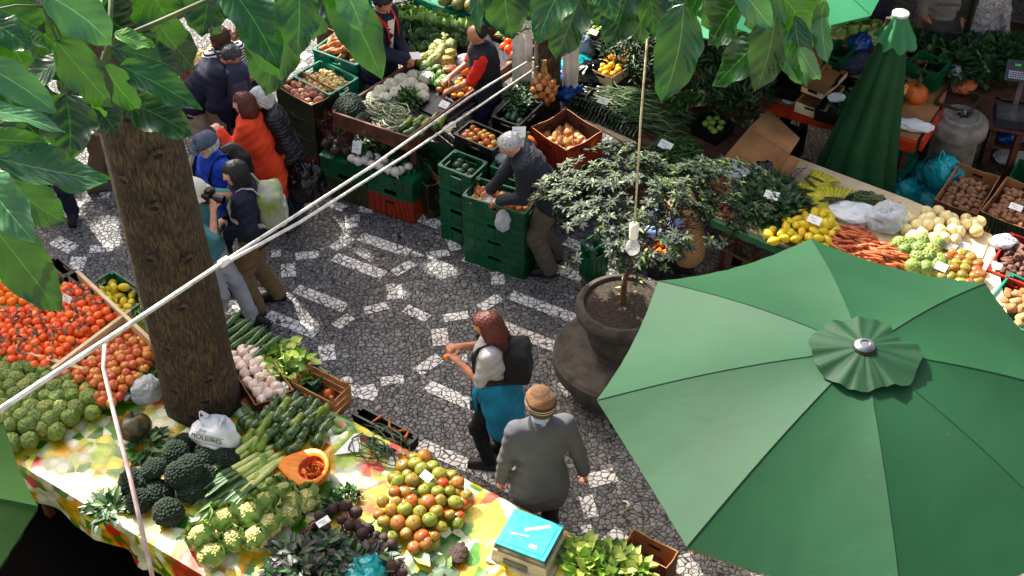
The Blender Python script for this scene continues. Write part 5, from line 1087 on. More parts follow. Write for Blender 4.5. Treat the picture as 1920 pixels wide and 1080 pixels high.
rgn(F_redt, [(874, 88), (890, 72), (905, 80), (900, 100), (885, 100)], SZ, .085, .02, 'tomato', 'tomato', 'big red tomato left of the red-shirted vendor\'s head', 'red tomatoes by the vendor')
rgn(F_redt, [(935, 84), (950, 70), (975, 88), (972, 118), (945, 118)], SZ + .05, .08, .03, 'tomato', 'tomato', 'big red tomato right of the red-shirted vendor\'s shoulder', 'red tomatoes behind the vendor')
rgn(F_orng, [(940, 118), (955, 115), (968, 122), (950, 136)], SZ, .07, .0, 'orange', 'orange', 'orange beside the poles behind the vendor', 'oranges behind the vendor', flat=True, under=False)
for i, (u, v) in enumerate([(932, 48), (938, 62), (955, 72), (970, 76), (985, 66), (998, 62), (945, 78), (975, 60)]): put('banana_hand', F_gban, at(u, v, SZ + .06), (0, U(-.3, .3), i * 1.3), .8, label='hand of green bananas beyond the red-shirted vendor', cat='bananas', group='green bananas beyond the vendor')
# hanging onion bundle on a post with white cloth
ob_ = at(1018, 200, .75); post = thing('post', (ob_.x + .04, ob_.y + .15, 0), 0, label='thick brown round post with white sheets tied around it, beside the hanging onions', cat='post')
b = MB(); b.lathe([(.15, 0), (.14, .8), (.13, 1.6), (.125, 2.4)], 22, fr=lambda a, i: 1 + .04 * math.sin(a * 19)); b.build('shaft', M_bark, post)
b = MB()
for s, w in ((-1, .2), (1, .16)): b.grid([[Vector((s * .15 + s * w * (i / 8) * 1.0, -.08 + .03 * math.sin(i * 1.8), 1.55 - z * .95 + .01 * math.sin(i))) for i in range(9)] for z in [k / 6 for k in range(7)]])
b.build('white_sheet', mat('white_tarp', S(232, 230, 222), S(206, 202, 190), 6, .7, .3, 12), post)
on = thing('onion_bundle', (ob_.x, ob_.y - .1, 1.02), 0, label='hanging bundle of orange onions tied to the post', cat='onions'); k = 0
for i in range(34): a = i * 2.4; z = 1 - 2 * (i + .5) / 34; q = math.sqrt(1 - z * z); put('onion', F_onion, (q * .11 * math.cos(a), q * .11 * math.sin(a), z * .14), (U(-1, 1), U(-1, 1), 0), .95, on)
b = MB(); [b.tube([(U(-.04, .04), U(-.04, .04), .1), (U(-.03, .03), 0, .22), (U(-.02, .02), 0, .34)], .008, 5) for _ in range(7)]; b.build('dry_stalks', mat('dry_stalk', S(196, 170, 120), S(150, 120, 80), 30, .8), on)

# ================================================================ HERB AND CUCUMBER STALL
HZ = .84
P3, _ = slab('herb_stall', 'shaded wooden stall of cucumbers, chives and green beans behind the shrub', [(1058, 196), (1192, 262), (1325, 330), (1400, 245), (1425, 185), (1330, 60), (1140, 60)], HZ, .04, M_dwood, rim=0)
fe = MB(); A, B = at(1060, 200, HZ), at(1192, 266, HZ); fe.box((0, 0, 0), ((B - A).length, .07, .02)); fe.build('counter_edge', M_cream, None, (A + B) / 2 + Vector((-.02, -.03, -.005)), math.atan2((B - A).y, (B - A).x), label='pale brown board along the front of the cucumbers', cat='board')
for i in range(20):
    t = i / 19
    for r_ in range(2 if i % 3 else 3):
        put('cucumber', F_cuke, at(1068 + 124 * t + 8 * r_, 200 + 50 * t - 15 * r_, HZ + .03 + .02 * r_), (U(-.1, .1), U(-.1, .15), R(62) + U(-.1, .1)), U(.9, 1.1), label='dark green cucumber in the neat row along the stall front', cat='cucumber', group='cucumbers lined up on the herb stall')
for i in range(9): put('cucumber', F_cuke, at(1090 + 22 * (i % 3), 168 + 9 * (i // 3), HZ + .05), (0, 0, R(-30) + U(-.1, .1)), 1.3, label='thick dark cucumber in the stack behind the row', cat='cucumber', group='thick cucumbers behind the row')
scatter('chives', 'wide pile of long thin chives and spring onions with a price card', 'chives', [(1110, 190), (1150, 160), (1225, 170), (1290, 215), (1240, 245), (1180, 235)], HZ, HZ + .14, 420, .34, .006, [M_h3, M_h1, M_pal2, M_lf], R(-20), 9, .15, .35)
price_card(1132, 189, HZ + .17, 'light blue-white price card on the chives', .13, .08)
scatter('green_beans', 'large heap of green bean pods on the stall behind the shrub', 'beans', [(1200, 285), (1240, 250), (1310, 262), (1330, 300), (1300, 345), (1230, 335)], HZ, HZ + .18, 650, .13, .008, [M_bean2, M_h1, M_lf], None, 10, .3)
price_card(1248, 272, HZ + .2, 'light blue-white price card on the big heap of green beans', .13, .09)
L_dark = [leafy('dark_herbs', 300, .24, .3, .1, .012, [M_lfd, M_h3, M_lf], .9, s) for s in (51, 52, 53)]
for i, (u, v) in enumerate([(1165, 120), (1195, 140), (1180, 100), (1215, 110), (1330, 120), (1370, 110), (1350, 150), (1240, 150), (1310, 90), (1215, 80), (1385, 160), (1400, 190), (1340, 190), (1375, 215)]): put('dark_herbs', L_dark[i % 3], at(u, v, HZ), (0, 0, i * 1.7), U(.9, 1.1), label='tall tangled bunch of dark grey-green herbs in the shade', cat='herbs', group='dark herb bunches on the herb stall')
for i in range(12): put('leek', F_leek[i % 4], at(1270 + 7 * (i % 6) + 20 * (i // 6), 175 + 5 * (i % 5), HZ + .08), (U(-.2, .2), R(-22), R(240) + U(-.3, .3)), 1.5, label='long dark leek lying under the parasol pole', cat='leek', group='leeks in the shade')
Pc, f0, z_, _ = box3('plastic_crate', 'black crate of pale green apples in the shade behind the beans', 'crate', (1296, 232), (1344, 256), (1366, 226), .96, .14, M_blackp)
heap(F_green, Pc, z_ - .06, .078, .02, 'green_apple', 'apple', 'pale green apple in the shaded black crate', 'green apples in the black crate')
Pc, f0, z_, _ = box3('cardboard_box', 'open fruit carton of yellow mangoes near the herb bunches', 'box', (1105, 128), (1148, 146), (1175, 92), 1.0, .12, M_cream)
heap(F_yell, Pc, z_ - .07, .085, .02, 'yellow_fruit', 'mango', 'round yellow mango in the open fruit carton', 'yellow mangoes in the carton', sc=(1, 1.25))
Pc, f0, z_, _ = box3('plastic_crate', 'black crate of green pears near the top, beside the hanging leaves', 'crate', (1084, 68), (1126, 82), (1142, 48), 1.0, .12, M_blackp)
heap(F_green, Pc, z_ - .05, .085, .02, 'pear', 'pear', 'green pear in the black crate near the hanging leaves', 'green pears in the far crate'); price_card(1113, 60, 1.05, 'white price card on the green pears')
slab('back_shelf', 'rough low shelf with bags between the post and the fruit cartons', [(1040, 150), (1110, 190), (1160, 130), (1110, 60), (1040, 90)], .8, .03, M_dwood)
bag('plastic_bag', bag_mesh(23, (.12, .1, .13), mat('grey_blue_bag', S(150, 164, 186), S(110, 124, 150), 6, .3, .6, 12), False, knot=True), at(1090, 110, .82), 0, 'knotted pale blue-grey bag below the green pears')
bag('plastic_bag', bag_mesh(24, (.16, .12, .08), M_tbag, False), at(1080, 132, .82), .5, 'crumpled turquoise bags beside the post'); bag('plastic_bag', bag_mesh(25, (.13, .12, .09), M_ubag, False), at(1068, 155, .82), .9, 'crumpled bright blue bag nearer the post')
bag('plastic_bag', bag_mesh(26, (.14, .11, .08), M_ubag, False), at(1068, 185, .8), .2, 'dark blue bag at the foot of the post behind the cucumbers'); bag('rubbish_bag', bag_mesh(27, (.22, .14, .1), M_bbag, False), at(1110, 150, .82), .6, 'black bag lying between the blue bags and the carton of mangoes')
put('banana_hand', F_ban, at(1060, 162, .9), (0, 0, 1), .5, label='small yellow bananas beside the post', cat='bananas')

# ================================================================ RIGHT STALL IN THE SUN
RZ = .84
PT = [(1340, 405), (1512, 478), (1900, 650), (1860, 440), (1700, 372), (1480, 290), (1420, 285), (1375, 300)]
P5, r5 = slab('green_table_stall', 'green-edged stall in full sun covered with cardboard, yams, lemons, carrots and onions', PT, RZ, .035, M_cream)
A, B = at(1336, 409, RZ), at(1520, 486, RZ); b = MB(); b.box((0, 0, 0), ((B - A).length, .03, .07)); b.build('stall_edge', mat('green_table_paint', S(66, 130, 92), S(50, 110, 78), 8, .5), None, (A + B) / 2 + Vector((-.01, -.02, -.03)), math.atan2((B - A).y, (B - A).x), label='green-painted front board under the yams', cat='board')
slab('cardboard_sheet', 'flat brown cardboard lining the near corner of the sunny stall', [(1342, 400), (1500, 468), (1545, 440), (1400, 350)], RZ + .008, .006, M_card, cat='cardboard', legs=False)
slab('cardboard_sheet', 'pale cardboard under the bananas and black bag', [(1400, 345), (1560, 470), (1640, 400), (1560, 330), (1475, 300)], RZ + .014, .005, M_cream, cat='cardboard', legs=False)
slab('cardboard_sheet', 'sunlit pale cardboard under the white onions', [(1680, 392), (1855, 452), (1842, 484), (1700, 470)], RZ + .012, .006, M_cream, cat='cardboard', legs=False)
cb = MB()   # opened brown carton flaps
for (pp, zz) in (([(1345, 310), (1405, 240), (1480, 290), (1440, 345)], (.02, .3, .3, .02)), ([(1440, 345), (1480, 290), (1500, 300), (1470, 350)], (.02, .3, .26, .02)), ([(1405, 240), (1440, 205), (1500, 260), (1480, 290)], (.3, .34, .34, .3))):
    q = [at(u, v, RZ + z) for (u, v), z in zip(pp, zz)]; cb.grid([[q[0], q[1]], [q[3], q[2]]])
c0 = at(1420, 300, RZ); cb.v = [tuple(Vector(p) - c0) for p in cb.v]; o = cb.build('cardboard_box', M_card, None, c0, label='torn open brown carton with raised flaps behind the yams', cat='box'); md = o.modifiers.new('t', 'SOLIDIFY'); md.thickness = .006
for i, (u, v) in enumerate([(1345, 318), (1352, 340), (1372, 345), (1390, 338), (1402, 342), (1415, 345), (1365, 362), (1380, 372), (1392, 378), (1368, 392), (1380, 402), (1405, 330), (1350, 355), (1362, 380), (1385, 360), (1410, 355)]): put('yam', F_yam[i % 4], at(u, v, RZ + .05), (U(-.3, .3), U(-.3, .3), R(60) + U(-.8, .8)), U(.85, 1.15), label='big rough brown yam in the pile at the corner of the sunny stall', cat='yam', group='yams on the sunny stall')
bag('plastic_bag', bag_mesh(31, (.14, .1, .04), M_clear, False), at(1375, 322, RZ + .12), -.2, 'flat clear plastic bag on top of the yams')
bag('rubbish_bag', bag_mesh(32, (.15, .11, .1), M_bbag, False), at(1437, 330, RZ), .7, 'shiny black plastic bag behind the bunch of greens')
b = MB(); b.box((0, 0, 0), (.2, .16, .003)); b.build('paper_sheet', M_paper, None, at(1465, 330, RZ + .02), R(-20), label='white paper with blue ties behind the bananas', cat='paper')
b = MB(); [b.tube([at(1470 + k * 4, 326 + k * 3, RZ + .04) - at(1475, 325, RZ), at(1480 + k * 8, 308 + k * 4, RZ + .06) - at(1475, 325, RZ), at(1500 + k * 5, 330 - k * 7, RZ + .03) - at(1475, 325, RZ)], .003, 4) for k in range(4)]; b.build('blue_ties', M_ubag, None, at(1475, 325, RZ), label='thin blue ties lying on the pale cardboard', cat='tie')
L_gr = [leafy('leafy_greens', 170, .19, .16, .12, .028, [M_h1, M_lf, M_h3], .6, s) for s in (61, 62, 63)]
for i, (u, v) in enumerate([(1420, 378), (1450, 372), (1440, 395), (1475, 392), (1410, 400), (1460, 412), (1440, 360), (1480, 408)]): put('leafy_greens', L_gr[i % 3], at(u, v, RZ + .01), (0, 0, i * 1.4), U(.8, .95), label='big bunch of dark leafy greens on the sunny stall', cat='greens', group='leafy greens on the sunny stall')
scatter('green_stalks', 'pale cut stalks at the base of the leafy greens', 'stalks', [(1405, 405), (1425, 400), (1465, 430), (1440, 440)], RZ, RZ + .08, 90, .14, .006, [M_let, M_let2], R(-110), 12, .1, .3); price_card(1447, 366, RZ + .2, 'white price card on the dark leafy greens', .13, .09)
for i, (u, v, a) in enumerate([(1522, 352, .5), (1508, 366, 1.2), (1518, 385, .2), (1545, 382, 2), (1562, 378, 1.4), (1530, 345, .9)]): put('banana_hand', F_ban, at(u, v, RZ + .05), (U(-.2, .2), U(-.3, .2), a), .85, label='hand of yellow bananas above the lemons', cat='bananas', group='bananas on the sunny stall')
heap(F_lemon, pq([(1430, 438), (1488, 396), (1550, 388), (1582, 425), (1560, 478), (1500, 474), (1440, 456)], RZ + .05), RZ, .08, .07, 'lemon', 'lemon', 'bright yellow lemon in the sunny heap above the parasol', 'lemons on the sunny stall', sc=(1, 1.2))
price_card(1527, 412, RZ + .2, 'white price card on the yellow lemons', .12, .08)
heap(F_carrot, pq([(1560, 430), (1600, 420), (1640, 450), (1700, 470), (1720, 500), (1640, 500), (1540, 470)], RZ + .04), RZ, .042, .07, 'carrot', 'carrot', 'orange carrot in the heap along the sunny stall edge', 'carrots on the sunny stall', sc=(.7, .95), rz=R(-20), tilt=.7, jit=.6)
bag('plastic_bag', bag_mesh(33, (.22, .14, .06), M_wbag, False), at(1600, 408, RZ), -.3, 'flat white plastic bag above the carrots'); bag('plastic_bag', bag_mesh(34, (.17, .14, .12), M_clear, False), at(1660, 425, RZ), .2, 'large clear bag full of dark packets between carrots and onions')
b = MB(); rs = random.Random(4); [b.box((rs.uniform(-.08, .08), rs.uniform(-.07, .07), rs.uniform(.03, .1)), (.07, .05, .03), rz=rs.uniform(0, 3)) for _ in range(14)]; b.build('packets', mat('dark_packet', S(50, 56, 80), S(30, 32, 50), 10, .4), None, at(1660, 425, RZ + .01), label='dark blue packets inside the clear bag on the sunny stall', cat='packets')
scatter('fine_beans', 'pile of fine grey-green beans behind the white bags', 'beans', [(1585, 362), (1620, 352), (1690, 378), (1680, 398), (1640, 392), (1590, 385)], RZ, RZ + .12, 340, .12, .005, [M_h3, M_h1, M_pal2], None, 13, .3)
heap(F_wonion, pq([(1682, 395), (1740, 388), (1845, 415), (1845, 455), (1760, 468), (1690, 455)], RZ + .04), RZ, .083, .03, 'white_onion', 'onion', 'pale yellow-white onion on the sunlit cardboard', 'white onions on the sunny stall', sc=(.9, 1.15), jit=.35)
heap(F_cust, pq([(1655, 455), (1720, 445), (1778, 462), (1765, 520), (1690, 508)], RZ + .04), RZ, .088, .05, 'custard_apple', 'custard apple', 'green custard apple above the parasol seam on the sunny stall', 'custard apples on the sunny stall', sc=(.95, 1.15))
heap(F_toma, pq([(1740, 512), (1768, 470), (1815, 474), (1852, 500), (1850, 545), (1780, 535)], RZ + .04), RZ, .062, .03, 'tomato', 'tomato', 'green and red tomato at the far right end of the sunny stall', 'tomatoes on the sunny stall')
price_card(1765, 500, RZ + .12, 'white price card among the tomatoes on the sunny stall', .1, .08); price_card(1780, 462, RZ + .05, 'white price card below the white onions', .12, .08); price_card(1805, 460, RZ + .05, 'second white paper slip below the white onions, nearer the cartons', .1, .07)
# boxes at the right edge
Pc, f0, z_, _ = box3('cardboard_box', 'brown carton of small potatoes, the one nearer the closed parasol', 'box', (1752, 374), (1832, 402), (1862, 326), .62, .26, M_cardd, below=[('cardboard_box', M_cardd, 'brown carton under the small potatoes nearer the closed parasol')]); 
heap(F_small, Pc, z_ - .17, .062, .05, 'potato', 'potato', 'small brown potato in the left one of the two open cartons', 'small potatoes in the left carton', under=False)
Pc, f0, z_, _ = box3('cardboard_box', 'dark printed carton of small potatoes at the right edge', 'box', (1838, 396), (1925, 430), (1945, 352), .64, .24, M_banA, below=[('cardboard_box', M_banA, 'dark printed carton under the potatoes at the right edge')]); 
heap(F_small, Pc, z_ - .14, .062, .05, 'potato', 'potato', 'small brown potato in the dark printed carton', 'small potatoes in the dark carton', under=False); price_card(1905, 388, z_ - .02, 'white price slip in the dark carton of potatoes', .12, .07)
b = MB(); b.box((0, 0, 0), (.1, .003, .1)); b.build('box_label', mat('grey_label', S(150, 160, 180), S(120, 130, 150), 30, .5), None, at(1789, 395, .5) + Vector((0, -.02, 0)), GR + R(4), label='grey printed label on the side of the brown potato carton', cat='label')
Pc, f0, z_, _ = box3('plastic_crate', 'red plastic crate of brown sweet potatoes at the right edge', 'crate', (1850, 505), (1940, 540), (1960, 460), .86, .2, M_redp, below=[('plastic_crate', M_green, 'green plastic crate under the red crate of sweet potatoes'), ('plastic_crate', M_green, 'lowest green crate under the red crate of sweet potatoes')], bh=.3)
heap(F_taro, Pc, z_ - .11, .075, .05, 'sweet_potato', 'sweet potato', 'brown sweet potato in the red crate', 'sweet potatoes in the red crate'); bag('plastic_bag', bag_mesh(36, (.1, .07, .05), M_wbag, False), at(1880, 460, z_ - .03), .3, 'white plastic bag in the red crate'); price_card(1868, 498, z_ - .0, 'white price slip in the red crate')
Pc, f0, z_, _ = box3('plastic_crate', 'teal green crate of large yellow potatoes beside the parasol edge', 'crate', (1838, 582), (1925, 622), (1960, 540), .86, .2, M_teal, below=[('plastic_crate', M_green, 'green plastic crate under the large yellow potatoes'), ('plastic_crate', M_green, 'lowest green crate under the large yellow potatoes')], bh=.3)
heap(F_pot, Pc, z_ - .13, .08, .04, 'potato', 'potato', 'large yellow potato in the teal crate by the parasol', 'large yellow potatoes', sc=(1.0, 1.35))
for (u, v, sd, s_, lab) in ((1690, 352, 41, 1.0, 'turquoise carrier bag lying nearest the fine beans'), (1725, 325, 42, 1.05, 'turquoise carrier bag standing in the middle of the group by the stone fountain'), (1765, 322, 43, 1.15, 'tallest turquoise carrier bag, next to the potato cartons'), (1745, 362, 44, .95, 'turquoise carrier bag at the foot of the tallest one')):
    bag('carrier_bag', bag_mesh(sd, (.17, .14, .15), M_tbag, True), at(u, v + 30, .02 + (.25 if sd == 43 else 0)), sd, lab, s_)
for k in range(3): box3('plastic_crate', ['flat teal crate lid on top of the pile beside the closed parasol', 'folded green crate in the middle of the pile beside the closed parasol', 'folded green crate at the bottom of the pile beside the closed parasol'][k], 'crate', (1640, 300), (1690, 322), (1725, 290), .42 - .13 * k, .12, M_teal if k == 0 else M_green, flip=True)
box3('plastic_crate', 'wicker-brown basket crate under the corner of the sunny stall', 'crate', (1360, 470), (1405, 490), (1420, 465), .5, .4, mat('wicker', S(110, 84, 60), S(70, 52, 36), 40, .8))

# ================================================================ SHADED STALL AT THE FAR RIGHT
OZ = .86
PO = [(1398, 176), (1718, 264), (1770, 190), (1790, 120), (1640, 60), (1560, 30), (1480, 60)]
slab('orange_table_stall', 'shaded stall with an orange-painted edge, cartons and a pumpkin', PO, OZ, .04, M_card)
A, B = at(1398, 178, OZ), at(1720, 266, OZ); b = MB(); b.box((0, 0, 0), ((B - A).length, .03, .12)); b.build('stall_edge', M_orange, None, (A + B) / 2 + Vector((-.02, -.03, -.045)), math.atan2((B - A).y, (B - A).x), label='orange-painted front board of the shaded stall', cat='board')
A2, B2 = at(1722, 264, OZ), at(1765, 200, OZ); b = MB(); b.box((0, 0, 0), ((B2 - A2).length, .03, .12)); b.build('stall_edge', M_orange, None, (A2 + B2) / 2 + Vector((.03, -.02, -.045)), math.atan2((B2 - A2).y, (B2 - A2).x), label='short orange-painted end board of the shaded stall', cat='board')
c0 = at(1478, 190, OZ + .002); cup = thing('coffee_cup', c0, 0, label='small white coffee cup on a saucer on the orange stall', cat='cup')
mw = mat('white_china', S(236, 236, 232), S(226, 226, 222), 8, .2); b = MB(); b.lathe([(.02, 0), (.03, .004), (.065, .014), (.063, .016), (.02, .006)], 28); b.build('saucer', mw, cup); b = MB(); b.lathe([(.018, .008), (.032, .03), (.036, .06), (.033, .06), (.028, .03), (.002, .02)], 24); b.build('cup', mw, cup); b = MB(); b.tube([(.034, 0, .05), (.055, 0, .045), (.05, 0, .025), (.03, 0, .022)], .004, 6); b.build('handle', mw, cup)
for i, (kd, lab, L, B_, R_, z, h, m_) in enumerate([('cardboard_box', 'pale open carton in the middle of the orange stall', (1492, 190), (1545, 208), (1580, 160), 1.0, .12, M_cream), ('cardboard_box', 'flattened pale carton behind the middle of the orange stall', (1503, 162), (1545, 178), (1572, 128), 1.06, .06, M_cream), ('plastic_crate', 'empty black crate with a cardboard sheet at the left end of the orange stall', (1440, 158), (1492, 172), (1505, 142), 1.02, .12, M_blackp), ('plastic_crate', 'green plastic crate at the back of the orange stall', (1545, 100), (1582, 112), (1592, 80), 1.1, .2, M_green), ('cardboard_box', 'open dark-sided carton beside the pumpkin', (1665, 138), (1722, 152), (1728, 112), 1.05, .1, M_card), ('plastic_crate', 'far green plastic crate in the dark behind the pumpkin', (1700, 118), (1758, 140), (1768, 110), 1.1, .22, M_green), ('plastic_crate', 'brown openwork crate behind the stone fountain', (1752, 190), (1818, 212), (1838, 176), .9, .3, mat('brown_crate_plastic', S(86, 72, 48), S(60, 50, 34), 8, .5))]):
    box3(kd, lab, 'crate' if 'crate' in kd else 'box', L, B_, R_, z, h, m_)
Pc, f0, z_, _ = box3('plastic_crate', 'large black crate of loose herbs leaning beside the closed parasol', 'crate', (1528, 205), (1596, 226), (1622, 152), 1.02, .12, M_blackp)
for i in range(5): put('herbs', L_p2[i % 2], (Pc[0] * .5 + Pc[2] * .5) + Vector((U(-.14, .14), U(-.16, .1), z_ - .1)), (0, 0, i), .9, label='loose dark herbs in the large black crate', cat='herbs', group='herbs in the large black crate')
bag('plastic_bag', bag_mesh(51, (.08, .06, .03), M_wbag, False), at(1567, 187, z_), .3, 'small white bag on the herbs in the black crate')
put('pumpkin', F_pump, at(1716, 175, OZ + .07), (0, 0, 0), 1.25, label='ribbed orange pumpkin with a curved stalk on the cardboard', cat='pumpkin'); put('pumpkin', F_pump, at(1685, 88, 1.06), (0, 0, 1), 1.1, label='darker orange pumpkin in the deep shade', cat='pumpkin')
bag('corn_bag', bag_mesh(52, (.07, .06, .08), mat('corn_kernels', S(226, 180, 80), S(200, 140, 50), 90, .4), False, knot=True), at(1692, 185, OZ), .3, 'small bag of yellow corn beside the pumpkin'); bag('plastic_bag', bag_mesh(53, (.17, .08, .04), M_wbag, False), at(1712, 240, OZ), -.3, 'crumpled white bag at the front corner of the orange stall')
for i in range(3): put('parsley', L_p2[i % 2], at(1668 + 8 * i, 190 - 9 * i, OZ), (0, 0, i), 1.1, label='bunch of parsley between the closed parasol and the pumpkin', cat='parsley', group='parsley by the pumpkin')
bag('cloth_bag', bag_mesh(54, (.16, .12, .1), mat('slate_cloth', S(60, 68, 90), S(40, 46, 66), 6, .8), False), at(1600, 130, OZ), .5, 'slate-blue bag crumpled at the back of the orange stall'); bag('cloth_bag', bag_mesh(55, (.14, .1, .12), M_ubag, False), at(1612, 96, OZ + .1), .5, 'dark blue sack behind the slate-blue bag')
for i, (u, v) in enumerate([(1568, 62), (1585, 56), (1605, 62), (1622, 58), (1640, 70)]): put('cauliflower', F_cabb[0] if i % 2 else F_caul[0], at(u, v, 1.1), (0, 0, i), 1.1, label='yellow-green cabbage or cauliflower on the crate at the back', cat='cabbage', group='cabbages at the back of the shaded stall')
slab('back_stall', 'dark back stall of greens in the deep shade', [(1740, 215), (1930, 250), (1990, 60), (1800, 20), (1690, 60)], .8, .04, M_dwood)
for i in range(16): put('dark_greens', L_gr[i % 3], at(1700 + 13 * i + U(-8, 8), 95 + 42 * ((i * 7) % 5) / 5 + (12 if i > 6 else 0), .86), (0, 0, i), U(1, 1.25), label='mass of dark leafy greens on the back stall', cat='greens', group='leafy greens in deep shade')
bag('lentil_bag', bag_mesh(56, (.12, .08, .06), mat('lentils', S(190, 110, 60), S(150, 80, 40), 90, .5), False), at(1808, 170, .84), .5, 'clear bag of orange lentils on the back stall'); bag('plastic_bag', bag_mesh(57, (.14, .1, .1), M_clear, False), at(1830, 145, .84), 0, 'clear filled bag behind the lentils'); bag('plastic_bag', bag_mesh(58, (.12, .1, .08), M_clear, False), at(1785, 150, .84), 2, 'clear filled bag left of the lentils')
for k_, (L, B_, R_) in enumerate((((1398, 262), (1442, 284), (1470, 246)), ((1442, 232), (1490, 250), (1515, 218)))): box3('plastic_crate', ['black crate in the dark gap in front of the orange stall, nearer the torn carton', 'black crate in the dark gap under the orange stall edge'][k_], 'crate', L, B_, R_, .5, .45, M_blackp)  # black crates added only to darken the floor in this gap
# stone drinking fountain
fo = at(1768, 348, 0); ft = thing('drinking_fountain', (fo.x, fo.y, 0), 0, label='round grey stone drinking fountain with a metal tap', cat='fountain'); ms_ = mat('pale_fountain_stone', S(146, 142, 134), S(112, 106, 98), 9, .85, .6, 120)
b = MB(); b.lathe([(.26, 0), (.25, .1), (.22, .12), (.215, .62), (.225, .66)], 40); b.build('column', ms_, ft); b = MB(); b.lathe([(.22, .661), (.26, .68), (.275, .70), (.275, .80), (.26, .82), (.20, .825), (.19, .87), (.17, .88), (.14, .84), (.002, .83)], 44); b.build('basin', ms_, ft)
b = MB(); b.tube([(0, .02, .83), (0, .02, .93), (0, -.03, .95), (0, -.06, .92)], .012, 8); b.tube([(-.05, .02, .9), (.05, .02, .9)], .008, 6); b.build('tap', M_metal, ft)
# electronic scales and stools
def eshop_scale(u, v, z, label, yaw):
    c = at(u, v, z); r = thing('electronic_scale', c, yaw, label=label, cat='scale'); b = MB(); b.box((0, 0, .04), (.38, .34, .08), tap=.96); b.build('body', mat('dark_scale_plastic', S(44, 50, 64), S(28, 32, 44), 8, .4), r)
    b = MB(); b.box((0, 0, .09), (.36, .30, .015)); b.build('plate', M_metal, r); b = MB(); b.box((0, .15, .25), (.05, .03, .34)); b.build('pillar', M_metal, r)
    hd = MB(); hd.box((0, 0, 0), (.36, .05, .2)); h = hd.build('console', MATS['dark_scale_plastic'], r, (0, .15, .46)); h.rotation_euler = (R(-35), 0, 0)
    k = MB(); [k.box((-.14 + .023 * i, -.028, -.07 + .02 * j), (.017, .006, .013)) for i in range(13) for j in range(4)]; kb = k.build('keypad', mat('grey_keys', S(170, 176, 190), S(140, 146, 160), 10, .5), h)
    k = MB(); k.box((0, -.027, .055), (.3, .004, .04)); k.build('screen', mat('green_lcd', S(28, 44, 30), S(20, 30, 22), 10, .3), h)
    text('1000', .03, mat('lcd_digits', S(60, 150, 60), S(60, 150, 60), 10, .4, emit=S(40, 130, 40)), h, (-.08, -.031, .055), (R(90), 0, 0)); text('187', .03, MATS['lcd_digits'], h, (.09, -.031, .055), (R(90), 0, 0)); return r
eshop_scale(1900, 225, .82, 'electronic shop scale with raised console and keypad at the right edge', R(-14)); eshop_scale(1765, 60, 1.0, 'electronic shop scale in front of the shoppers in the deep shade', R(-8))
st = at(1885, 330, 0); sr = thing('shelf_stand', (st.x, st.y, 0), R(-14), label='worn wooden stand with bags on its shelves under the electronic scale', cat='stand')
for x in (-.26, .26):
    for y in (-.18, .18): b = MB(); b.box((x, y, .4), (.04, .04, .8)); b.build('leg', M_dwood, sr)
for z in (.2, .45, .79): b = MB(); b.box((0, 0, z), (.48, .32, .02)); b.build('shelf', M_dwood, sr)
bag('plastic_bag', bag_mesh(61, (.15, .1, .06), M_ubag, False), (st.x - .05, st.y, .46), .2, 'blue and turquoise bags on the upper shelf of the wooden stand'); bag('plastic_bag', bag_mesh(62, (.17, .12, .05), M_clear, False), (st.x, st.y, .21), .2, 'clear bags on the lower shelf of the wooden stand')
box3('plastic_crate', 'green plastic crate at the right edge below the electronic scale', 'crate', (1890, 335), (1950, 355), (1965, 315), .4, .4, M_green)
# arcade pillar and roof of the market hall
b = MB(); pp = at(1920, 150, .2); b.lathe([(.24, 0), (.24, .3), (.2, .34), (.2, 3.0), (.3, 3.12)], 28); b.build('pillar', mat('plaster_pillar', S(120, 112, 96), S(96, 90, 78), 5, .9), None, (pp.x + .2, pp.y, 0), label='thick round plaster pillar at the right edge behind the scale', cat='pillar')
b = MB(); b.box((0, 0, 0), (14, 9, .3)); b.box((0, -4.4, -.2), (14, .2, .4), 0); b.build('arcade_roof', mat('roof_plaster', S(150, 140, 124), S(120, 112, 98), 4, .9), None, (7.2, 16.6, 3.3), 0, label='flat roof of the market arcade shading the far right stalls', cat='roof')
# ground litter
lm = mat('litter_leaf', S(120, 150, 60), S(90, 110, 40), 20, .6)
for i, (u, v) in enumerate([(875, 518), (1030, 535), (1010, 750), (1205, 1000), (1140, 820), (700, 700), (150, 435), (1175, 955)]): b = MB(); b.grid([[Vector((-.03 + .03 * t, s * .014 * math.sin(t * 1.5 + .3), .003 + .006 * t)) for s in (-1, 0, 1)] for t in (0, 1, 2)]); b.build('fallen_leaf', lm, None, at(u, v, .005), i, label='small green leaf fallen on the paving', cat='leaf', group='leaves fallen on the paving')
b = MB(); b.tube([(0, 0, 0), (.02, .03, .004), (.0, .06, .004), (-.03, .07, 0)], [.014, .018, .018, .01], 6, flat=.3); b.build('paper_scrap', M_paper, None, at(1175, 952, .01), 0, label='curled white scrap on the paving beside the parasol', cat='litter')
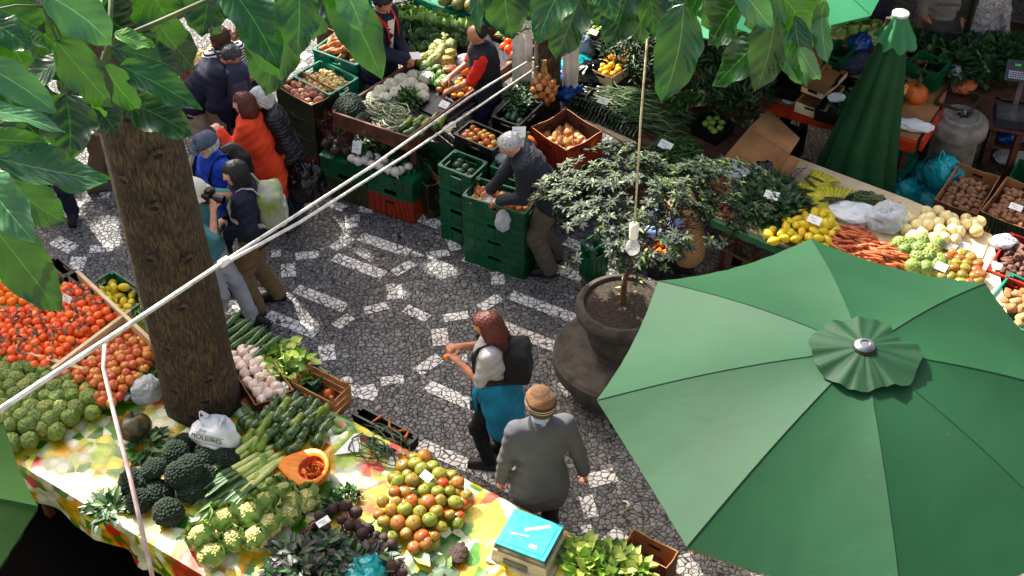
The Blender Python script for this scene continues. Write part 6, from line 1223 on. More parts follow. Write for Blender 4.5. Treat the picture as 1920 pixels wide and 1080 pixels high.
# ================================================================ PEOPLE
def ik(a, b, l1, l2, pole):
    d = b - a; L = min(d.length, (l1 + l2) * .995); d.normalize(); b = a + d * L; x = (l1 * l1 - l2 * l2 + L * L) / (2 * L); hh = math.sqrt(max(0, l1 * l1 - x * x))
    p = Vector(pole); p = (p - d * p.dot(d)).normalized(); return a + d * x + p * hh, b
SK = mat('skin', S(222, 176, 148), S(208, 156, 128), 20, .5, sub=.08); SKT = mat('tanned_skin', S(204, 152, 120), S(186, 132, 102), 20, .5, sub=.08); SKP = mat('pale_skin', S(232, 192, 168), S(218, 170, 146), 20, .5, sub=.08)
M_shoe = mat('dark_shoe', S(40, 38, 38), S(24, 22, 22), 10, .6)
def fab(name, c, c2=None, sc=5): return mat(name, c, c2 or tuple(x * .78 for x in c[:3]) + (1,), sc, .88, .35, 30)
def person(label, loc, yaw, h=1.7, lean=0, hl=(.1, .27, .86), hr=(.1, -.27, .86), stance=((.06, .11), (-.06, -.11)), drop=.02, hp=10, hy=0, skin=SK, top=None, legs=None, shoe=M_shoe, hair=('short', None), vox=.011, curl=.6, seed=0, name='person', female=False):
    s = h / 1.7; root = thing(name, loc, yaw, label=label, cat='person'); root.scale = (s, s, s); V = Vector
    pel = V((0, 0, .93 - drop)); la = R(lean)
    def Up(x, y, z): q = V((x, y, z - drop)) - pel; return pel + V((q.x * math.cos(la) + q.z * math.sin(la), q.y, q.z * math.cos(la) - q.x * math.sin(la)))
    sw = .165 if female else .172; shd = [Up(0, sg * sw, 1.405) for sg in (1, -1)]
    A = [ik(shd[i], V(t), .28, .255, (-.6, (.5, -.5)[i], -.5)) for i, t in enumerate((hl, hr))]
    Lg = []
    for i, sg in enumerate((1, -1)): hip = V((0, sg * .085, .9 - drop)); an = V((stance[i][0], stance[i][1], .085)); kn, an = ik(hip, an, .42, .41, (1, 0, 0)); Lg.append((hip, kn, an))
    hc = Up(.02, 0, 1.585); hm = Matrix.Translation(hc) @ Matrix.Rotation(la * .6, 4, 'Y') @ Matrix.Rotation(R(hy), 4, 'Z') @ Matrix.Rotation(R(hp), 4, 'Y')
    H = lambda x, y, z: hm @ V((x, y, z)); hi = np.array(hm.inverted())
    def toH(X, Y, Z): return [hi[r][0] * X + hi[r][1] * Y + hi[r][2] * Z + hi[r][3] for r in range(3)]
    b = SDF()
    def torso(q, e, z0=.9, k=.06, w=1.0):
        q.cap(Up(0, .06, .93), Up(0, -.06, .93), .115 + e, k=k); q.cap(Up(0, .05, 1.08), Up(0, -.05, 1.08), (.095 if not female else .09) + e, k=k)
        q.cap(Up(.0, .08, 1.26), Up(.0, -.08, 1.26), .105 + e, k=k); q.cap(Up(-.01, sw - .03, 1.395), Up(-.01, -sw + .03, 1.395), .062 + e, k=k)
        q.cap(Up(0, 0, 1.1), Up(0, 0, 1.35), .1 + e, k=k)
        if female: [q.cap(Up(.07, sg * .07, 1.26), Up(.09, sg * .07, 1.25), .055 + e, k=.03) for sg in (1, -1)]
        if z0 < .88: q.cap(Up(0, .06, z0), Up(0, -.06, z0), .108 + e, k=k); q.cap(Up(0, .07, (z0 + .93) / 2), Up(0, -.07, (z0 + .93) / 2), .114 + e, k=k)
    def arm(q, i, e, fr=1.0, k=.03):
        el, wr = A[i]; q.cap(shd[i], el, .05 + e, .038 + e * .9, k=k)
        if fr > .55: q.cap(el, el.lerp(wr, min(1, (fr - .5) * 2)), .037 + e * .9, (.025 if fr >= 1 else .032) + e * .8, k=k)
    torso(b, 0); [arm(b, i, 0, 1.01) for i in (0, 1)]
    b.cap(Up(-.01, 0, 1.4), Up(.005, 0, 1.5), .052, k=.04)
    b.cap(H(-.02, 0, .02), H(.018, 0, .02), .077, k=.02); b.cap(H(.03, 0, -.03), H(.05, 0, -.075), .053, .032, k=.04); b.cap(H(.088, 0, .008), H(.107, 0, -.024), .007, .013, k=.02)
    b.cap(H(.085, .016, -.056), H(.085, -.016, -.056), .008, k=.012); [b.cap(H(.075, sg * .032, .018), H(.07, sg * .05, .016), .012, k=.02) for sg in (1, -1)]; [b.cap(H(-.002, sg * .076, .012), H(-.006, sg * .078, -.022), .013, k=.01) for sg in (1, -1)]
    for i, sg in enumerate((1, -1)):
        el, wr = A[i]; f = (wr - el).normalized(); up = V((0, 0, 1)); lat = f.cross(up); lat = lat.normalized() if lat.length > .2 else V((0, 1, 0)); nrm = lat.cross(f).normalized() * -1
        if abs(f.z) > .75: lat, nrm = V((1, 0, 0)), V((0, -sg, 0))
        for o in (-.022, 0, .022): b.cap(wr + lat * o * .7, wr + f * .075 + lat * o, .017, .016, k=.015)
        th = lat * (1 if (lat.dot(V((0, -sg, 0))) > 0 or abs(f.z) > .75) else -1)
        for j, (o, ln) in enumerate(((-.03, .06), (-.01, .072), (.01, .076), (.03, .068))):
            c = curl + .12 * (j % 2); p0 = wr + f * .075 + th * o; d1 = (f * math.cos(c * .6) + nrm * math.sin(c * .6)); d2 = (f * math.cos(c * 1.7) + nrm * math.sin(c * 1.7)); p1 = p0 + d1 * ln * .5; b.cap(p0, p1, .0095, .009, k=.008); b.cap(p1, p1 + d2 * ln * .5, .009, .0075, k=.006)
        p0 = wr + f * .025 + th * .03; p1 = p0 + (f * .6 + th * .7 + nrm * .3).normalized() * .035; b.cap(p0, p1, .012, .010, k=.01); b.cap(p1, p1 + (f * .9 + th * .15 + nrm * .5).normalized() * .028, .010, .008, k=.006)
    for i, (hip, kn, an) in enumerate(Lg):
        b.cap(hip, kn, .082, .052, k=.03); b.cap(kn, an, .05, .036, k=.03); b.cap(an, an + V((.13, 0, -.045)), .038, .032, k=.03)
    b.build('body', skin, root, h=vox)
    eye = MB(); [eye.ball(H(.082, sg * .03, .004), .009, 8, 6, 0) for sg in (1, -1)]; eye.build('eyes', M_blk, root)
    def wr_(amp, sc=1.0):
        sd = seed * 1.37
        def f(F, X, Y, Z):
            return F + amp * (np.sin(X * 37 * sc + Z * 23 + sd) * np.sin(Y * 31 * sc - Z * 41 + sd * 2) + .7 * np.sin(Z * 70 * sc + X * 30 + Y * 22 + sd)) 
        return f
    if top:
        q = SDF(); e = .014 + top.get('puff', 0); torso(q, e, top.get('z0', .9)); sl_ = top.get('sleeve', 1)
        if sl_: [arm(q, i, e * .9, sl_ if sl_ < 1 else .99) for i in (0, 1)]
        if top.get('collar'): q.cap(Up(-.01, 0, 1.4), Up(.0, 0, 1.47), .066, .062, k=.03)
        if top.get('shape'): top['shape'](q, Up, H)
        q.build(top.get('name', 'shirt'), top['m'], root, h=vox, post=(lambda w_: (lambda F, X, Y, Z: np.maximum(w_(F, X, Y, Z), top.get('z0', .9) - .055 - Z) if lean < 10 and not top.get('shape') else w_(F, X, Y, Z)))(wr_(top.get('amp', .0035))))
        if top.get('vest'):
            q = SDF(); torso(q, e + .016, top.get('z0', .9) - .02); q.build('vest', top['vest'], root, h=vox, post=wr_(.003))
    if legs:
        q = SDF(); e = .013 + legs.get('puff', 0); q.cap(V((0, .06, .93 - drop)), V((0, -.06, .93 - drop)), .115 + e * .8, k=.05)
        for i, (hip, kn, an) in enumerate(Lg):
            fr = legs.get('len', 1); q.cap(hip, kn, .085 + e, .056 + e, k=.035)
            if fr > .5: q.cap(kn, kn.lerp(an, (fr - .5) * 2), .054 + e, .043 + e * 1.1, k=.035)
        q.build('trousers', legs['m'], root, h=vox, post=wr_(.004, .8))
    for i, (hip, kn, an) in enumerate(Lg):
        q = SDF(); q.cap(an + V((-.03, 0, -.04)), an + V((.15, 0, -.05)), .042, .036, k=.02); q.cap(an + V((0, 0, .02)), an + V((.03, 0, -.03)), .048, .05, k=.03); q.cap(an + V((.02, 0, -.005)), an + V((.13, 0, -.042)), .046, .04, k=.02); q.box(an + V((.06, 0, -.075)), (.12, .03, .004), .008, k=.01)
        q.build('shoe', shoe, root, h=.011, post=lambda F, X, Y, Z: np.maximum(F, .002 - Z))
    st, hmm = hair[:2]
    if st in ('short', 'bob', 'long', 'balding'):
        q = SDF(); r = .088; q.cap(H(-.028, 0, .03), H(.012, 0, .032), r, k=.02)
        if st in ('bob', 'long'): q.cap(H(-.03, .0, -.02), H(-.035, 0, -.07), .088, .082, k=.05); [q.cap(H(.01, sg * .06, .0), H(.0, sg * .066, -.09), .04, .032, k=.04) for sg in (1, -1)]
        if st == 'long': [q.cap(H(-.04, y, -.05), H(-.075 + .03 * (j % 2), y * 1.3, -.23 - .04 * (j % 2)), .06, .03, k=.04) for j, y in enumerate((-.06, -.02, .025, .06))]; [q.cap(H(.0, sg * .07, -.06), H(.03, sg * .085, -.19), .04, .02, k=.03) for sg in (1, -1)]
        def hp_(F, X, Y, Z):
            x, y, z = toH(X, Y, Z); F = F + .0045 * np.sin(np.arctan2(y, x + .03) * 22 + z * 30) + .002 * np.sin(y * 260 + x * 90)
            F = np.maximum(F, np.minimum(x - (.03 if st != 'balding' else -.01), (.062 if st != 'balding' else .2) - z))
            if st in ('short', 'balding'): F = np.maximum(F, -(z + .055) + np.maximum(0, x + .02) * 1.6)
            return F
        q.build('hair', hmm, root, h=.009 if vox < .012 else .011, post=hp_)
    elif st in ('cap', 'hat', 'beanie'):
        q = SDF(); q.cap(H(-.03, 0, .03), H(.018, 0, .03), .095, k=.02)
        if st == 'beanie': q.cap(H(-.02, 0, .06), H(.0, 0, .085), .085, .075, k=.05)
        cut = -.042 if st == 'beanie' else .02
        def hp_(F, X, Y, Z):
            x, y, z = toH(X, Y, Z); F = np.maximum(F, cut - z + (np.maximum(0, x) * .5 if st == 'beanie' else 0)); 
            return F + (.0018 * np.sin(np.arctan2(y, x + .005) * 40) if st == 'beanie' else 0)
        q.build({'cap': 'cap', 'hat': 'sun_hat', 'beanie': 'knitted_cap'}[st], hmm, root, h=.0085, post=hp_)
        if st == 'cap':
            m2 = MB(); m2.grid([[H(.07 + .085 * t * math.cos(a * .9), .088 * math.sin(a) * (1 - .1 * t), .035 - .02 * t - .018 * math.sin(a) ** 2) for a in [R(-80 + 16 * k) for k in range(11)]] for t in (0, .35, .7, 1)]); o = m2.build('cap_peak', hmm, root, ang=0); o.modifiers.new('t', 'SOLIDIFY').thickness = .004
        if st == 'hat':
            m2 = MB(); m2.grid([[H(-.005 + (.09 + .065 * t) * math.cos(a) * 1.08, (.085 + .06 * t) * math.sin(a), .028 - .035 * t + .008 * math.sin(3 * a) * t) for a in [R(12 * k) for k in range(31)]] for t in (0, .5, 1)]); o = m2.build('hat_brim', hmm, root, ang=0); o.modifiers.new('t', 'SOLIDIFY').thickness = .004
        if len(hair) > 2:
            q = SDF(); q.cap(H(-.03, 0, -.005), H(.0, 0, -.01), .086, k=.02); q.build('hair', hair[2], root, h=.011, post=lambda F, X, Y, Z: np.maximum(np.maximum(F, toH(X, Y, Z)[0] - .01), -(toH(X, Y, Z)[2] + .065)))
    root['_j'] = 0; del root['_j']
    return dict(root=root, Up=Up, H=H, A=A, Lg=Lg, s=s, M=Matrix.Translation(loc) @ Matrix.Rotation(yaw, 4, 'Z') @ Matrix.Scale(s, 4))
hairm = lambda n, a, b: mat(n, a, b, 60, .62)
H_aub, H_dk, H_gr, H_wh, H_br = hairm('auburn_hair', S(124, 56, 28), S(66, 28, 14)), hairm('black_hair', S(26, 24, 24), S(44, 40, 40)), hairm('grey_hair', S(92, 92, 94), S(52, 52, 56)), hairm('white_hair', S(216, 214, 210), S(160, 158, 156)), hairm('brown_hair', S(98, 60, 36), S(60, 36, 22))
F_navy, F_blue, F_grey, F_black = fab('navy_fabric', S(34, 42, 68)), fab('bright_blue_shirt', S(14, 84, 190), S(10, 60, 160)), fab('heather_grey_wool', S(100, 102, 106)), fab('black_fabric', S(24, 24, 28))
F_khaki, F_stone, F_jean, F_char = fab('khaki_fabric', S(138, 118, 88)), fab('pale_grey_jeans', S(188, 190, 194)), fab('dark_denim', S(38, 50, 78)), m_stripe('ribbed_charcoal_knit', S(56, 62, 72), S(40, 44, 54), 28, 'Z', .9, .6)
def hd(u, v, h): q = at(u, v, h); q.z = 0; return q
def pack(p, label, m1, m2, sz=(.09, .15, .22), z=1.2, dx=-.2, bottle=False, mesh_=None):
    """backpack on a person's back: its own thing, following the lean of the wearer"""
    Up, M = p['Up'], p['M']; c = Up(dx, 0, z); root = thing('backpack', M @ c, p['root'].rotation_euler.z, label=label, cat='backpack'); root.scale = p['root'].scale
    L = lambda v: v - c
    up = (Up(0, 0, 1.4) - Up(0, 0, .93)).normalized(); bk = Vector((-up.z, 0, up.x)); pit = math.atan2(up.x, up.z)
    q = SDF(); q.box((0, 0, 0), (sz[0] * .7, sz[1] * .75, sz[2] * .7), .05, k=.06, pit=pit); q.cap(up * sz[2] * .5 + bk * .0, up * sz[2] * .9, sz[1] * .6, sz[1] * .45, k=.08)
    q.build('bag_body', m1, root, h=.011, post=lambda F, X, Y, Z: F + .004 * np.sin(X * 50 + Z * 40) * np.sin(Y * 45))
    q = SDF(); q.box(bk * (sz[0] * .9) - up * .06, (.02, sz[1] * .55, sz[2] * .35), .025, k=.02, pit=pit); q.build('front_pocket', m2, root, h=.011)
    for sg in (1, -1):
        b = MB(); b.tube([L(Up(dx + .05, sg * .08, z + .14)), L(Up(-.1, sg * .105, 1.47)), L(Up(-.02, sg * .11, 1.492)), L(Up(.07, sg * .115, 1.44)), L(Up(.128, sg * .12, 1.34)), L(Up(.12, sg * .15, 1.22)), L(Up(.03, sg * .19, 1.13)), L(Up(dx + .05, sg * .13, z - .12))], .022, 8, flat=.4); b.build('shoulder_strap', m2 if mesh_ is None else mesh_, root, ang=0)
    if bottle: b = MB(); b.lathe([(.03, -.09), (.032, .03), (.014, .055), (.014, .07)], 14, o=(.0, 0, 0)); o = b.build('water_bottle', mat('blue_bottle', S(40, 90, 170), S(30, 70, 140), 5, .2), root, tuple(bk * .03 + Vector((0, -sz[1] - .015, -.06)) ))
    return root
# woman with the backpack in the plaza
p = person('auburn-haired woman in grey T-shirt with turquoise jacket round her waist, holding an orange fruit', at(932, 862), R(172), 1.66, 4, (.30, .03, 1.17), (.30, -.10, 1.20), ((.05, .1), (-.04, -.1)), hp=18, skin=SKT, female=True, vox=.009,
           top=dict(m=fab('light_grey_tshirt', S(186, 186, 186)), sleeve=.42, z0=.92, puff=.004), legs=dict(m=F_black, puff=.0), hair=('long', H_aub), seed=1, curl=.9)
q = SDF(); U1 = p['Up']
q.cap(U1(0, .09, 1.0), U1(0, -.09, 1.0), .135, k=.05); q.cap(U1(-.03, .1, .82), U1(-.03, -.1, .82), .155, k=.08); q.cap(U1(-.05, .11, .62), U1(-.05, -.11, .62), .15, k=.08); q.cap(U1(-.05, .06, .50), U1(-.05, -.08, .48), .12, k=.08)
q.build('tied_jacket', fab('turquoise_fabric', S(16, 148, 178), S(10, 122, 154)), p['root'], h=.011, post=lambda F, X, Y, Z: np.maximum(F + .009 * np.sin(np.arctan2(Y, X) * 7 + Z * 9), .1 - (Z - .36) * 1.0 if False else F * 0 - 1 + 0) if False else F + .008 * np.sin(np.arctan2(Y, X) * 8 + Z * 8))
b = MB(); [b.tube([U1(.13, .05 + .04 * k, .98), U1(.17, .06 + .04 * k, .88), U1(.16, .09 + .03 * k, .74)], [.025, .04, .03], 8, flat=.5) for k in (0, 1)]; b.build('jacket_sleeve', MATS['turquoise_fabric'], p['root'], ang=0)
pack(p, 'black backpack with a blue-capped bottle worn by the auburn-haired woman', F_black, mat('black_mesh_pocket', S(52, 50, 48), S(28, 28, 28), 60, .8), (.075, .115, .17), 1.22, -.19, True)
hw = p['M'] @ (p['A'][0][1] + Vector((.09, 0, .03))); put('orange_fruit', F_orng, hw, (0, 0, 0), .55, label='small orange fruit between the woman\'s fingers', cat='fruit')
b = MB(); b.box((0, 0, 0), (.02, .07, .11)); b.box((.011, 0, .0), (.002, .058, .09), 1); o = b.build('phone', [M_metal, M_blk], None, p['M'] @ U1(.19, .10, .82), R(172), label='small camera in a white case hanging at the woman\'s hip', cat='camera')
b = MB(); b.tube([p['M'] @ U1(.19, .10, .87), p['M'] @ U1(.17, .11, 1.1), p['M'] @ U1(.14, .09, 1.35), p['M'] @ U1(.03, .07, 1.48)], .004, 5); b.build('neck_cord', M_blk, None, label='thin black cord from the woman\'s neck to the hanging camera', cat='cord', ang=0)
# man in the knitted cap
M_bean = bpy.data.materials.new('striped_knit'); N = NT(M_bean); sz_ = N.n('ShaderNodeSeparateXYZ'); N.l(N.tc.outputs['Object'], sz_.inputs[0])
rb = N.ramp([S(96, 74, 50), S(186, 176, 160), S(70, 54, 38), S(190, 180, 164), S(84, 62, 42), S(138, 106, 74), S(118, 90, 62)], [0, .30, .34, .40, .44, .56, .8], 'CONSTANT'); mr_ = N.n('ShaderNodeMapRange'); mr_.inputs[1].default_value = 1.545; mr_.inputs[2].default_value = 1.73; N.l(sz_.outputs[2], mr_.inputs[0]); N.l(mr_.outputs[0], rb.inputs[0]); N.l(rb.outputs[0], N.b.inputs['Base Color']); N.b.inputs['Roughness'].default_value = .95; N.bump(N.noise(140, 2).outputs[0], .6, .01)
p = person('man seen from behind in a grey sweater and a striped brown knitted cap', hd(1016, 738, 1.80), R(100), 1.77, 2, (.06, .27, .82), (.02, -.33, .80), ((.0, .1), (.0, -.1)), hp=5, hy=15, skin=SKT, vox=.010, top=dict(m=F_grey, z0=.72, puff=.008, amp=.0025, collar=True, name='sweater'), legs=dict(m=F_black), hair=('beanie', M_bean), seed=2)
q = SDF(); q.cap(p['Up'](-.01, 0, 1.43), p['Up'](-.0, 0, 1.50), .07, .06, k=.02); q.build('collar', fab('pale_blue_collar', S(176, 188, 214)), p['root'], h=.01, post=lambda F, X, Y, Z: F + .003 * np.sin(Z * 260))
# man in blue with the peaked cap
p = person('white-bearded man in a bright blue shirt and dark patterned cap', at(444, 522), R(222), 1.72, 3, (.02, .27, .84), (.1, -.25, .9), ((.05, .12), (-.03, -.1)), hp=18, hy=-20, skin=SKP, vox=.010, top=dict(m=F_blue, sleeve=.99, z0=.84, puff=.012, amp=.004, collar=True), legs=dict(m=F_jean, puff=.01), hair=('cap', m_print('patterned_cap', S(30, 38, 60), [S(24, 30, 48), S(110, 130, 150), S(24, 32, 50), S(40, 54, 80)], 30), H_wh), seed=3)
H = p['H']; q = SDF(); q.cap(H(.035, 0, -.075), H(.055, 0, -.082), .05, .034, k=.03); q.cap(H(0, .06, -.04), H(.05, .04, -.075), .022, k=.03); q.cap(H(0, -.06, -.04), H(.05, -.04, -.075), .022, k=.03); q.build('beard', H_wh, p['root'], h=.009)
b = MB(); [b.ball(H(.088, s * .032, .006), (.014, .024, .016), 10, 6) for s in (1, -1)]; b.tube([H(.09, .03, .008), H(.09, -.03, .008)], .004, 5); b.build('sunglasses', M_blk, p['root'])
pack(p, 'dark backpack on the back of the man in the blue shirt', F_black, mat('dark_strap', S(30, 36, 56), S(20, 24, 40), 10, .8), (.09, .14, .2), 1.2, -.2)
# woman with black bob, khaki trousers, green-grey backpack
p = person('woman with a black bob in a navy jacket and khaki trousers', at(500, 575), R(188), 1.69, 5, (.20, .13, 1.02), (.22, -.10, 1.02), ((.07, .1), (-.12, -.09)), hp=14, skin=SKP, female=True, vox=.010, top=dict(m=F_navy, z0=.88, puff=.016, amp=.006, collar=True, name='jacket'), legs=dict(m=F_khaki, puff=.016), hair=('bob', H_dk), seed=4)
pack(p, 'lime green and grey backpack worn by the woman with the black bob', mat('grey_pack_fabric', S(176, 176, 168), S(140, 164, 60), 9, .8), mat('pale_pack_fabric', S(206, 206, 198), S(160, 158, 150), 20, .8), (.09, .13, .19), 1.2, -.21)
# photographer behind the trunk
p = person('photographer in a pale bucket hat and teal shirt half hidden by the tree trunk', at(415, 606), R(-18), 1.66, -2, (.17, .07, 1.50), (.19, -.06, 1.46), ((.30, .08), (-.0, -.1)), hp=8, skin=SK, vox=.011, top=dict(m=fab('teal_shirt', S(96, 150, 156)), sleeve=.42, z0=.88, puff=.01), legs=dict(m=F_stone, puff=.008), hair=('hat', fab('cream_hat_fabric', S(226, 222, 206)), H_gr), seed=5, curl=1.0)
cm = p['M'] @ p['H'](.135, 0, -.005); root = thing('camera', cm, R(-18), label='black camera with a zoom lens held by the photographer', cat='camera'); b = MB(); b.box((0, 0, 0), (.06, .13, .085)); b.box((0, 0, .05), (.05, .05, .03)); b.build('camera_body', M_blk, root); b = MB(); b.tube([(.03, 0, -.01), (.06, 0, -.01), (.062, 0, -.01), (.14, 0, -.012)], [.032, .032, .036, .036], 18); b.build('lens', mat('lens_black', S(16, 16, 18), S(10, 10, 10), 8, .25), root)
# woman in the black jacket with the big bag
p = person('woman with white-grey hair in a black quilted jacket and dark jeans', at(552, 408), R(208), 1.62, 14, (.24, .14, .98), (.18, -.22, .9), ((.06, .09), (-.08, -.09)), hp=30, skin=SK, female=True, vox=.011, top=dict(m=m_stripe('quilted_black', S(26, 27, 36), S(22, 23, 31), 9, 'Z', .5, .5), z0=.80, puff=.024, amp=.005, collar=True, name='jacket'), legs=dict(m=F_jean, puff=.006), hair=('bob', H_wh), seed=6)
bag('shoulder_bag', bag_mesh(71, (.17, .12, .22), M_bbag, True), (p['M'] @ Vector((-.08, .30, .42))), .3, 'big black shopping bag hanging from the arm of the woman in the black jacket')
# woman in the red shawl
p = person('woman with long reddish hair wrapped in an orange-red shawl', hd(466, 172, 1.63), R(176), 1.63, 4, (.30, .1, 1.28), (.22, -.05, 1.1), ((.05, .09), (-.05, -.09)), hp=8, skin=SKP, female=True, vox=.011, top=dict(m=fab('red_shawl', S(234, 92, 38), S(218, 72, 28)), z0=.9, puff=.02, name='shawl', amp=.005, shape=lambda q, Up, H: [q.cap(Up(-.04, .1, 1.2), Up(-.06, -.1, 1.2), .15, k=.08), q.cap(Up(-.08, .1, .95), Up(-.08, -.12, .95), .17, k=.1), q.cap(Up(-.1, .08, .72), Up(-.1, -.13, .68), .16, k=.1), q.cap(Up(-.12, .0, .55), Up(-.12, -.14, .5), .11, k=.1)]), legs=dict(m=F_jean), hair=('long', H_aub), seed=7)
# bending man in navy
p = person('grey-haired man in a navy top and beige trousers bending forward', at(383, 322), R(8), 1.72, 42, (.52, .14, 1.02), (.46, -.12, .95), ((.05, .14), (-.12, -.12)), drop=.06, hp=16, skin=SKT, vox=.012, top=dict(m=F_navy, z0=.9, puff=.03, amp=.005, name='sweater'), legs=dict(m=fab('beige_fabric', S(186, 176, 154)), puff=.022), hair=('short', H_gr), seed=8)
# woman in stripes
p = person('woman with straight brown hair in a black and white striped top', hd(414, 52, 1.62), R(122), 1.62, 4, (.24, .12, 1.0), (.24, -.12, 1.0), hp=10, skin=SKP, female=True, vox=.012, top=dict(m=m_stripe('breton_stripe', S(232, 232, 228), S(24, 26, 34), 11, 'Z', .85), z0=.9, puff=.012), legs=dict(m=F_jean), hair=('bob', H_br), seed=9)
pack(p, 'slate-blue backpack on the woman in the striped top', fab('slate_pack', S(70, 78, 98)), fab('slate_pack_pocket', S(96, 100, 112)), (.08, .12, .17), 1.18, -.2)
# vendor in navy and red jacket
p = person('vendor in a navy jacket with red collar and white shirt beside the trays', hd(700, -22, 1.72), R(-28), 1.72, 6, (.34, .0, 1.02), (.36, -.08, 1.04), hp=32, skin=SKT, vox=.011, top=dict(m=F_navy, z0=.74, puff=.026, amp=.006, name='jacket'), legs=dict(m=F_stone, puff=.01), hair=('short', H_dk), seed=10, curl=.9)
U1 = p['Up']; b = MB(); b.grid([[U1(.165 - .015 * abs(k), .035 * k * (1 - t * .3), 1.46 - .46 * t) for k in (-2, -1, 0, 1, 2)] for t in (0, .25, .5, .75, 1)]); b.build('shirt_front', mat('white_shirt', S(238, 238, 236), S(220, 222, 226), 10, .7), p['root'], ang=0)
for sg in (1, -1): b = MB(); b.grid([[U1(.158 - .05 * abs(w) - .16 * t, sg * (.075 + .05 * w + .02 * t), 1.40 + .10 * t ** .6 + .01 * w) for w in (0, .5, 1, 1.5)] for t in (-.9 + .9, .3, .6, 1)]); b.build('lapel', mat('red_lapel', S(214, 62, 34), S(190, 44, 24), 10, .8), p['root'], ang=0)
for sg in (1, -1): b = MB(); b.tube([U1(.175, sg * .08, 1.22), U1(.15, sg * .09, 1.38), U1(.06, sg * .1, 1.475), U1(-.05, sg * .06, 1.49)], [.02, .036, .04, .03], 8, flat=.35); b.build('collar', MATS['red_lapel'], p['root'], ang=0)
put('paper_note', bpy.data.meshes.new_from_object(C.objects['paper_sheet']) if False else C.objects['paper_sheet'].data, p['M'] @ Vector((.46, -.02, 1.08)), (.3, .2, .4), .5, label='white slip of paper in the hands of the vendor with the red collar', cat='paper')
# vendor in red shirt and dark vest
p = person('shaven-headed vendor in a red T-shirt and dark padded vest, serving at the tray', hd(912, 38, 1.7), R(190), 1.7, 6, (.38, .08, 1.0), (.36, -.12, 1.02), hp=20, hy=-5, skin=SKT, vox=.011, top=dict(m=fab('red_tshirt', S(226, 56, 24), S(204, 44, 18)), sleeve=.46, z0=.9, puff=.012, vest=fab('dark_vest', S(30, 36, 50))), legs=dict(m=F_jean, puff=.008), hair=('balding', H_dk), seed=11, curl=.9)
# old man reaching into the garlic crate
p = person('white-haired old man in a charcoal ribbed cardigan reaching into a crate', at(1030, 500), R(180), 1.70, 33, (.46, .12, .90), (.56, -.10, .84), ((.0, .12), (-.06, -.1)), drop=.04, hp=22, skin=SK, vox=.010, top=dict(m=F_char, z0=.86, puff=.016, amp=.003, collar=True, name='cardigan'), legs=dict(m=fab('grey_brown_trousers', S(112, 104, 94)), puff=.022), hair=('short', H_wh), seed=12, curl=.8)
b = MB(); bag('plastic_bag', bag_mesh(73, (.06, .05, .12), M_clear, False), p['M'] @ Vector((.44, .17, .60)), .3, 'thin clear bag dangling from the old man\'s left hand')
# figures at the edge and in the shade
p = person('shopper behind the hanging leaves, only trousers and shoe visible', at(185, 345), R(20), 1.7, 3, vox=.013, top=dict(m=F_grey, z0=.85, puff=.02), legs=dict(m=F_khaki, puff=.02), hair=('short', H_gr), shoe=mat('grey_shoe', S(120, 118, 118), S(90, 90, 90), 10, .7), seed=13)
p = person('shopper in dark jeans mostly hidden by leaves at the edge of the paving', at(118, 402), R(-80), 1.68, 3, vox=.013, top=dict(m=F_navy, z0=.85, puff=.02), legs=dict(m=F_jean, puff=.012), hair=('short', H_dk), seed=14)
p = person('shopper in a grey printed T-shirt standing in the deep shade', hd(1790, -80, 1.74), R(-95), 1.74, 4, (.24, .14, 1.0), (.28, -.1, 1.02), vox=.013, skin=SKT, top=dict(m=fab('grey_tshirt', S(140, 138, 134)), sleeve=.45, z0=.88, puff=.02), legs=dict(m=F_black), hair=('short', H_dk), seed=15)
tx = text('CALIFORNIA', .045, mat('shirt_print', S(60, 60, 60), S(50, 50, 50), 10, .9), p['root'], p['Up'](.165, 0, 1.30), (R(88), 0, R(90)))
p = person('shopper in a dark T-shirt standing beside the printed T-shirt', hd(1824, -80, 1.74), R(-100), 1.74, 3, vox=.013, skin=SKT, top=dict(m=fab('charcoal_tshirt', S(70, 68, 66)), sleeve=.45, z0=.88, puff=.02), legs=dict(m=F_black), hair=('short', H_dk), seed=16)
p = person('shopper in a blue plaid shirt and beige trousers at the back right', hd(1866, -80, 1.74), R(-80), 1.74, 3, vox=.013, skin=SKT, top=dict(m=m_print('plaid_cloth', S(150, 150, 156), [S(60, 66, 90), S(180, 180, 184), S(80, 84, 110), S(210, 208, 204)], 26), sleeve=1, z0=.85, puff=.02), legs=dict(m=F_khaki, puff=.015), hair=('short', H_dk), seed=17)
p = person('stallholder in dark clothes bagging goods behind the cabbages', hd(1640, -80, 1.7), R(-95), 1.7, 14, (.34, .1, .98), (.34, -.1, .98), vox=.013, skin=SKT, top=dict(m=F_navy, z0=.86, puff=.025), legs=dict(m=F_black), hair=('short', H_dk), seed=18)
b_ = bag('plastic_bag', bag_mesh(75, (.13, .09, .06), mat('pinkish_bag', S(150, 110, 96), S(110, 80, 70), 20, .4), False), p['M'] @ Vector((.42, .0, .92)), .3, 'filled plastic bag held by the stallholder in dark clothes')
p = person('crouching stallholder in a tan quilted vest and light blue shirt behind the shrub', hd(1300, 328, 1.24), R(175), 1.62, 14, (.36, .12, .7), (.36, -.1, .7), drop=.40, hp=20, vox=.012, skin=SKT, top=dict(m=mat('light_blue_shirt', S(150, 176, 214), S(120, 150, 196), 10, .8), z0=.84, puff=.02, vest=m_stripe('tan_quilt', S(176, 146, 104), S(160, 130, 92), 9, 'Z', .7, .6)), legs=dict(m=F_black), hair=('bob', H_br), seed=19)
Pc, f0, z_, _ = box3('plastic_crate', 'dark crate of oranges seen through the shrub', 'crate', (1195, 470), (1240, 490), (1262, 440), .62, .25, M_blackp); heap(F_orng, Pc, z_ - .1, .078, .04, 'orange', 'orange', 'orange in the dark crate seen through the shrub', 'oranges behind the shrub')
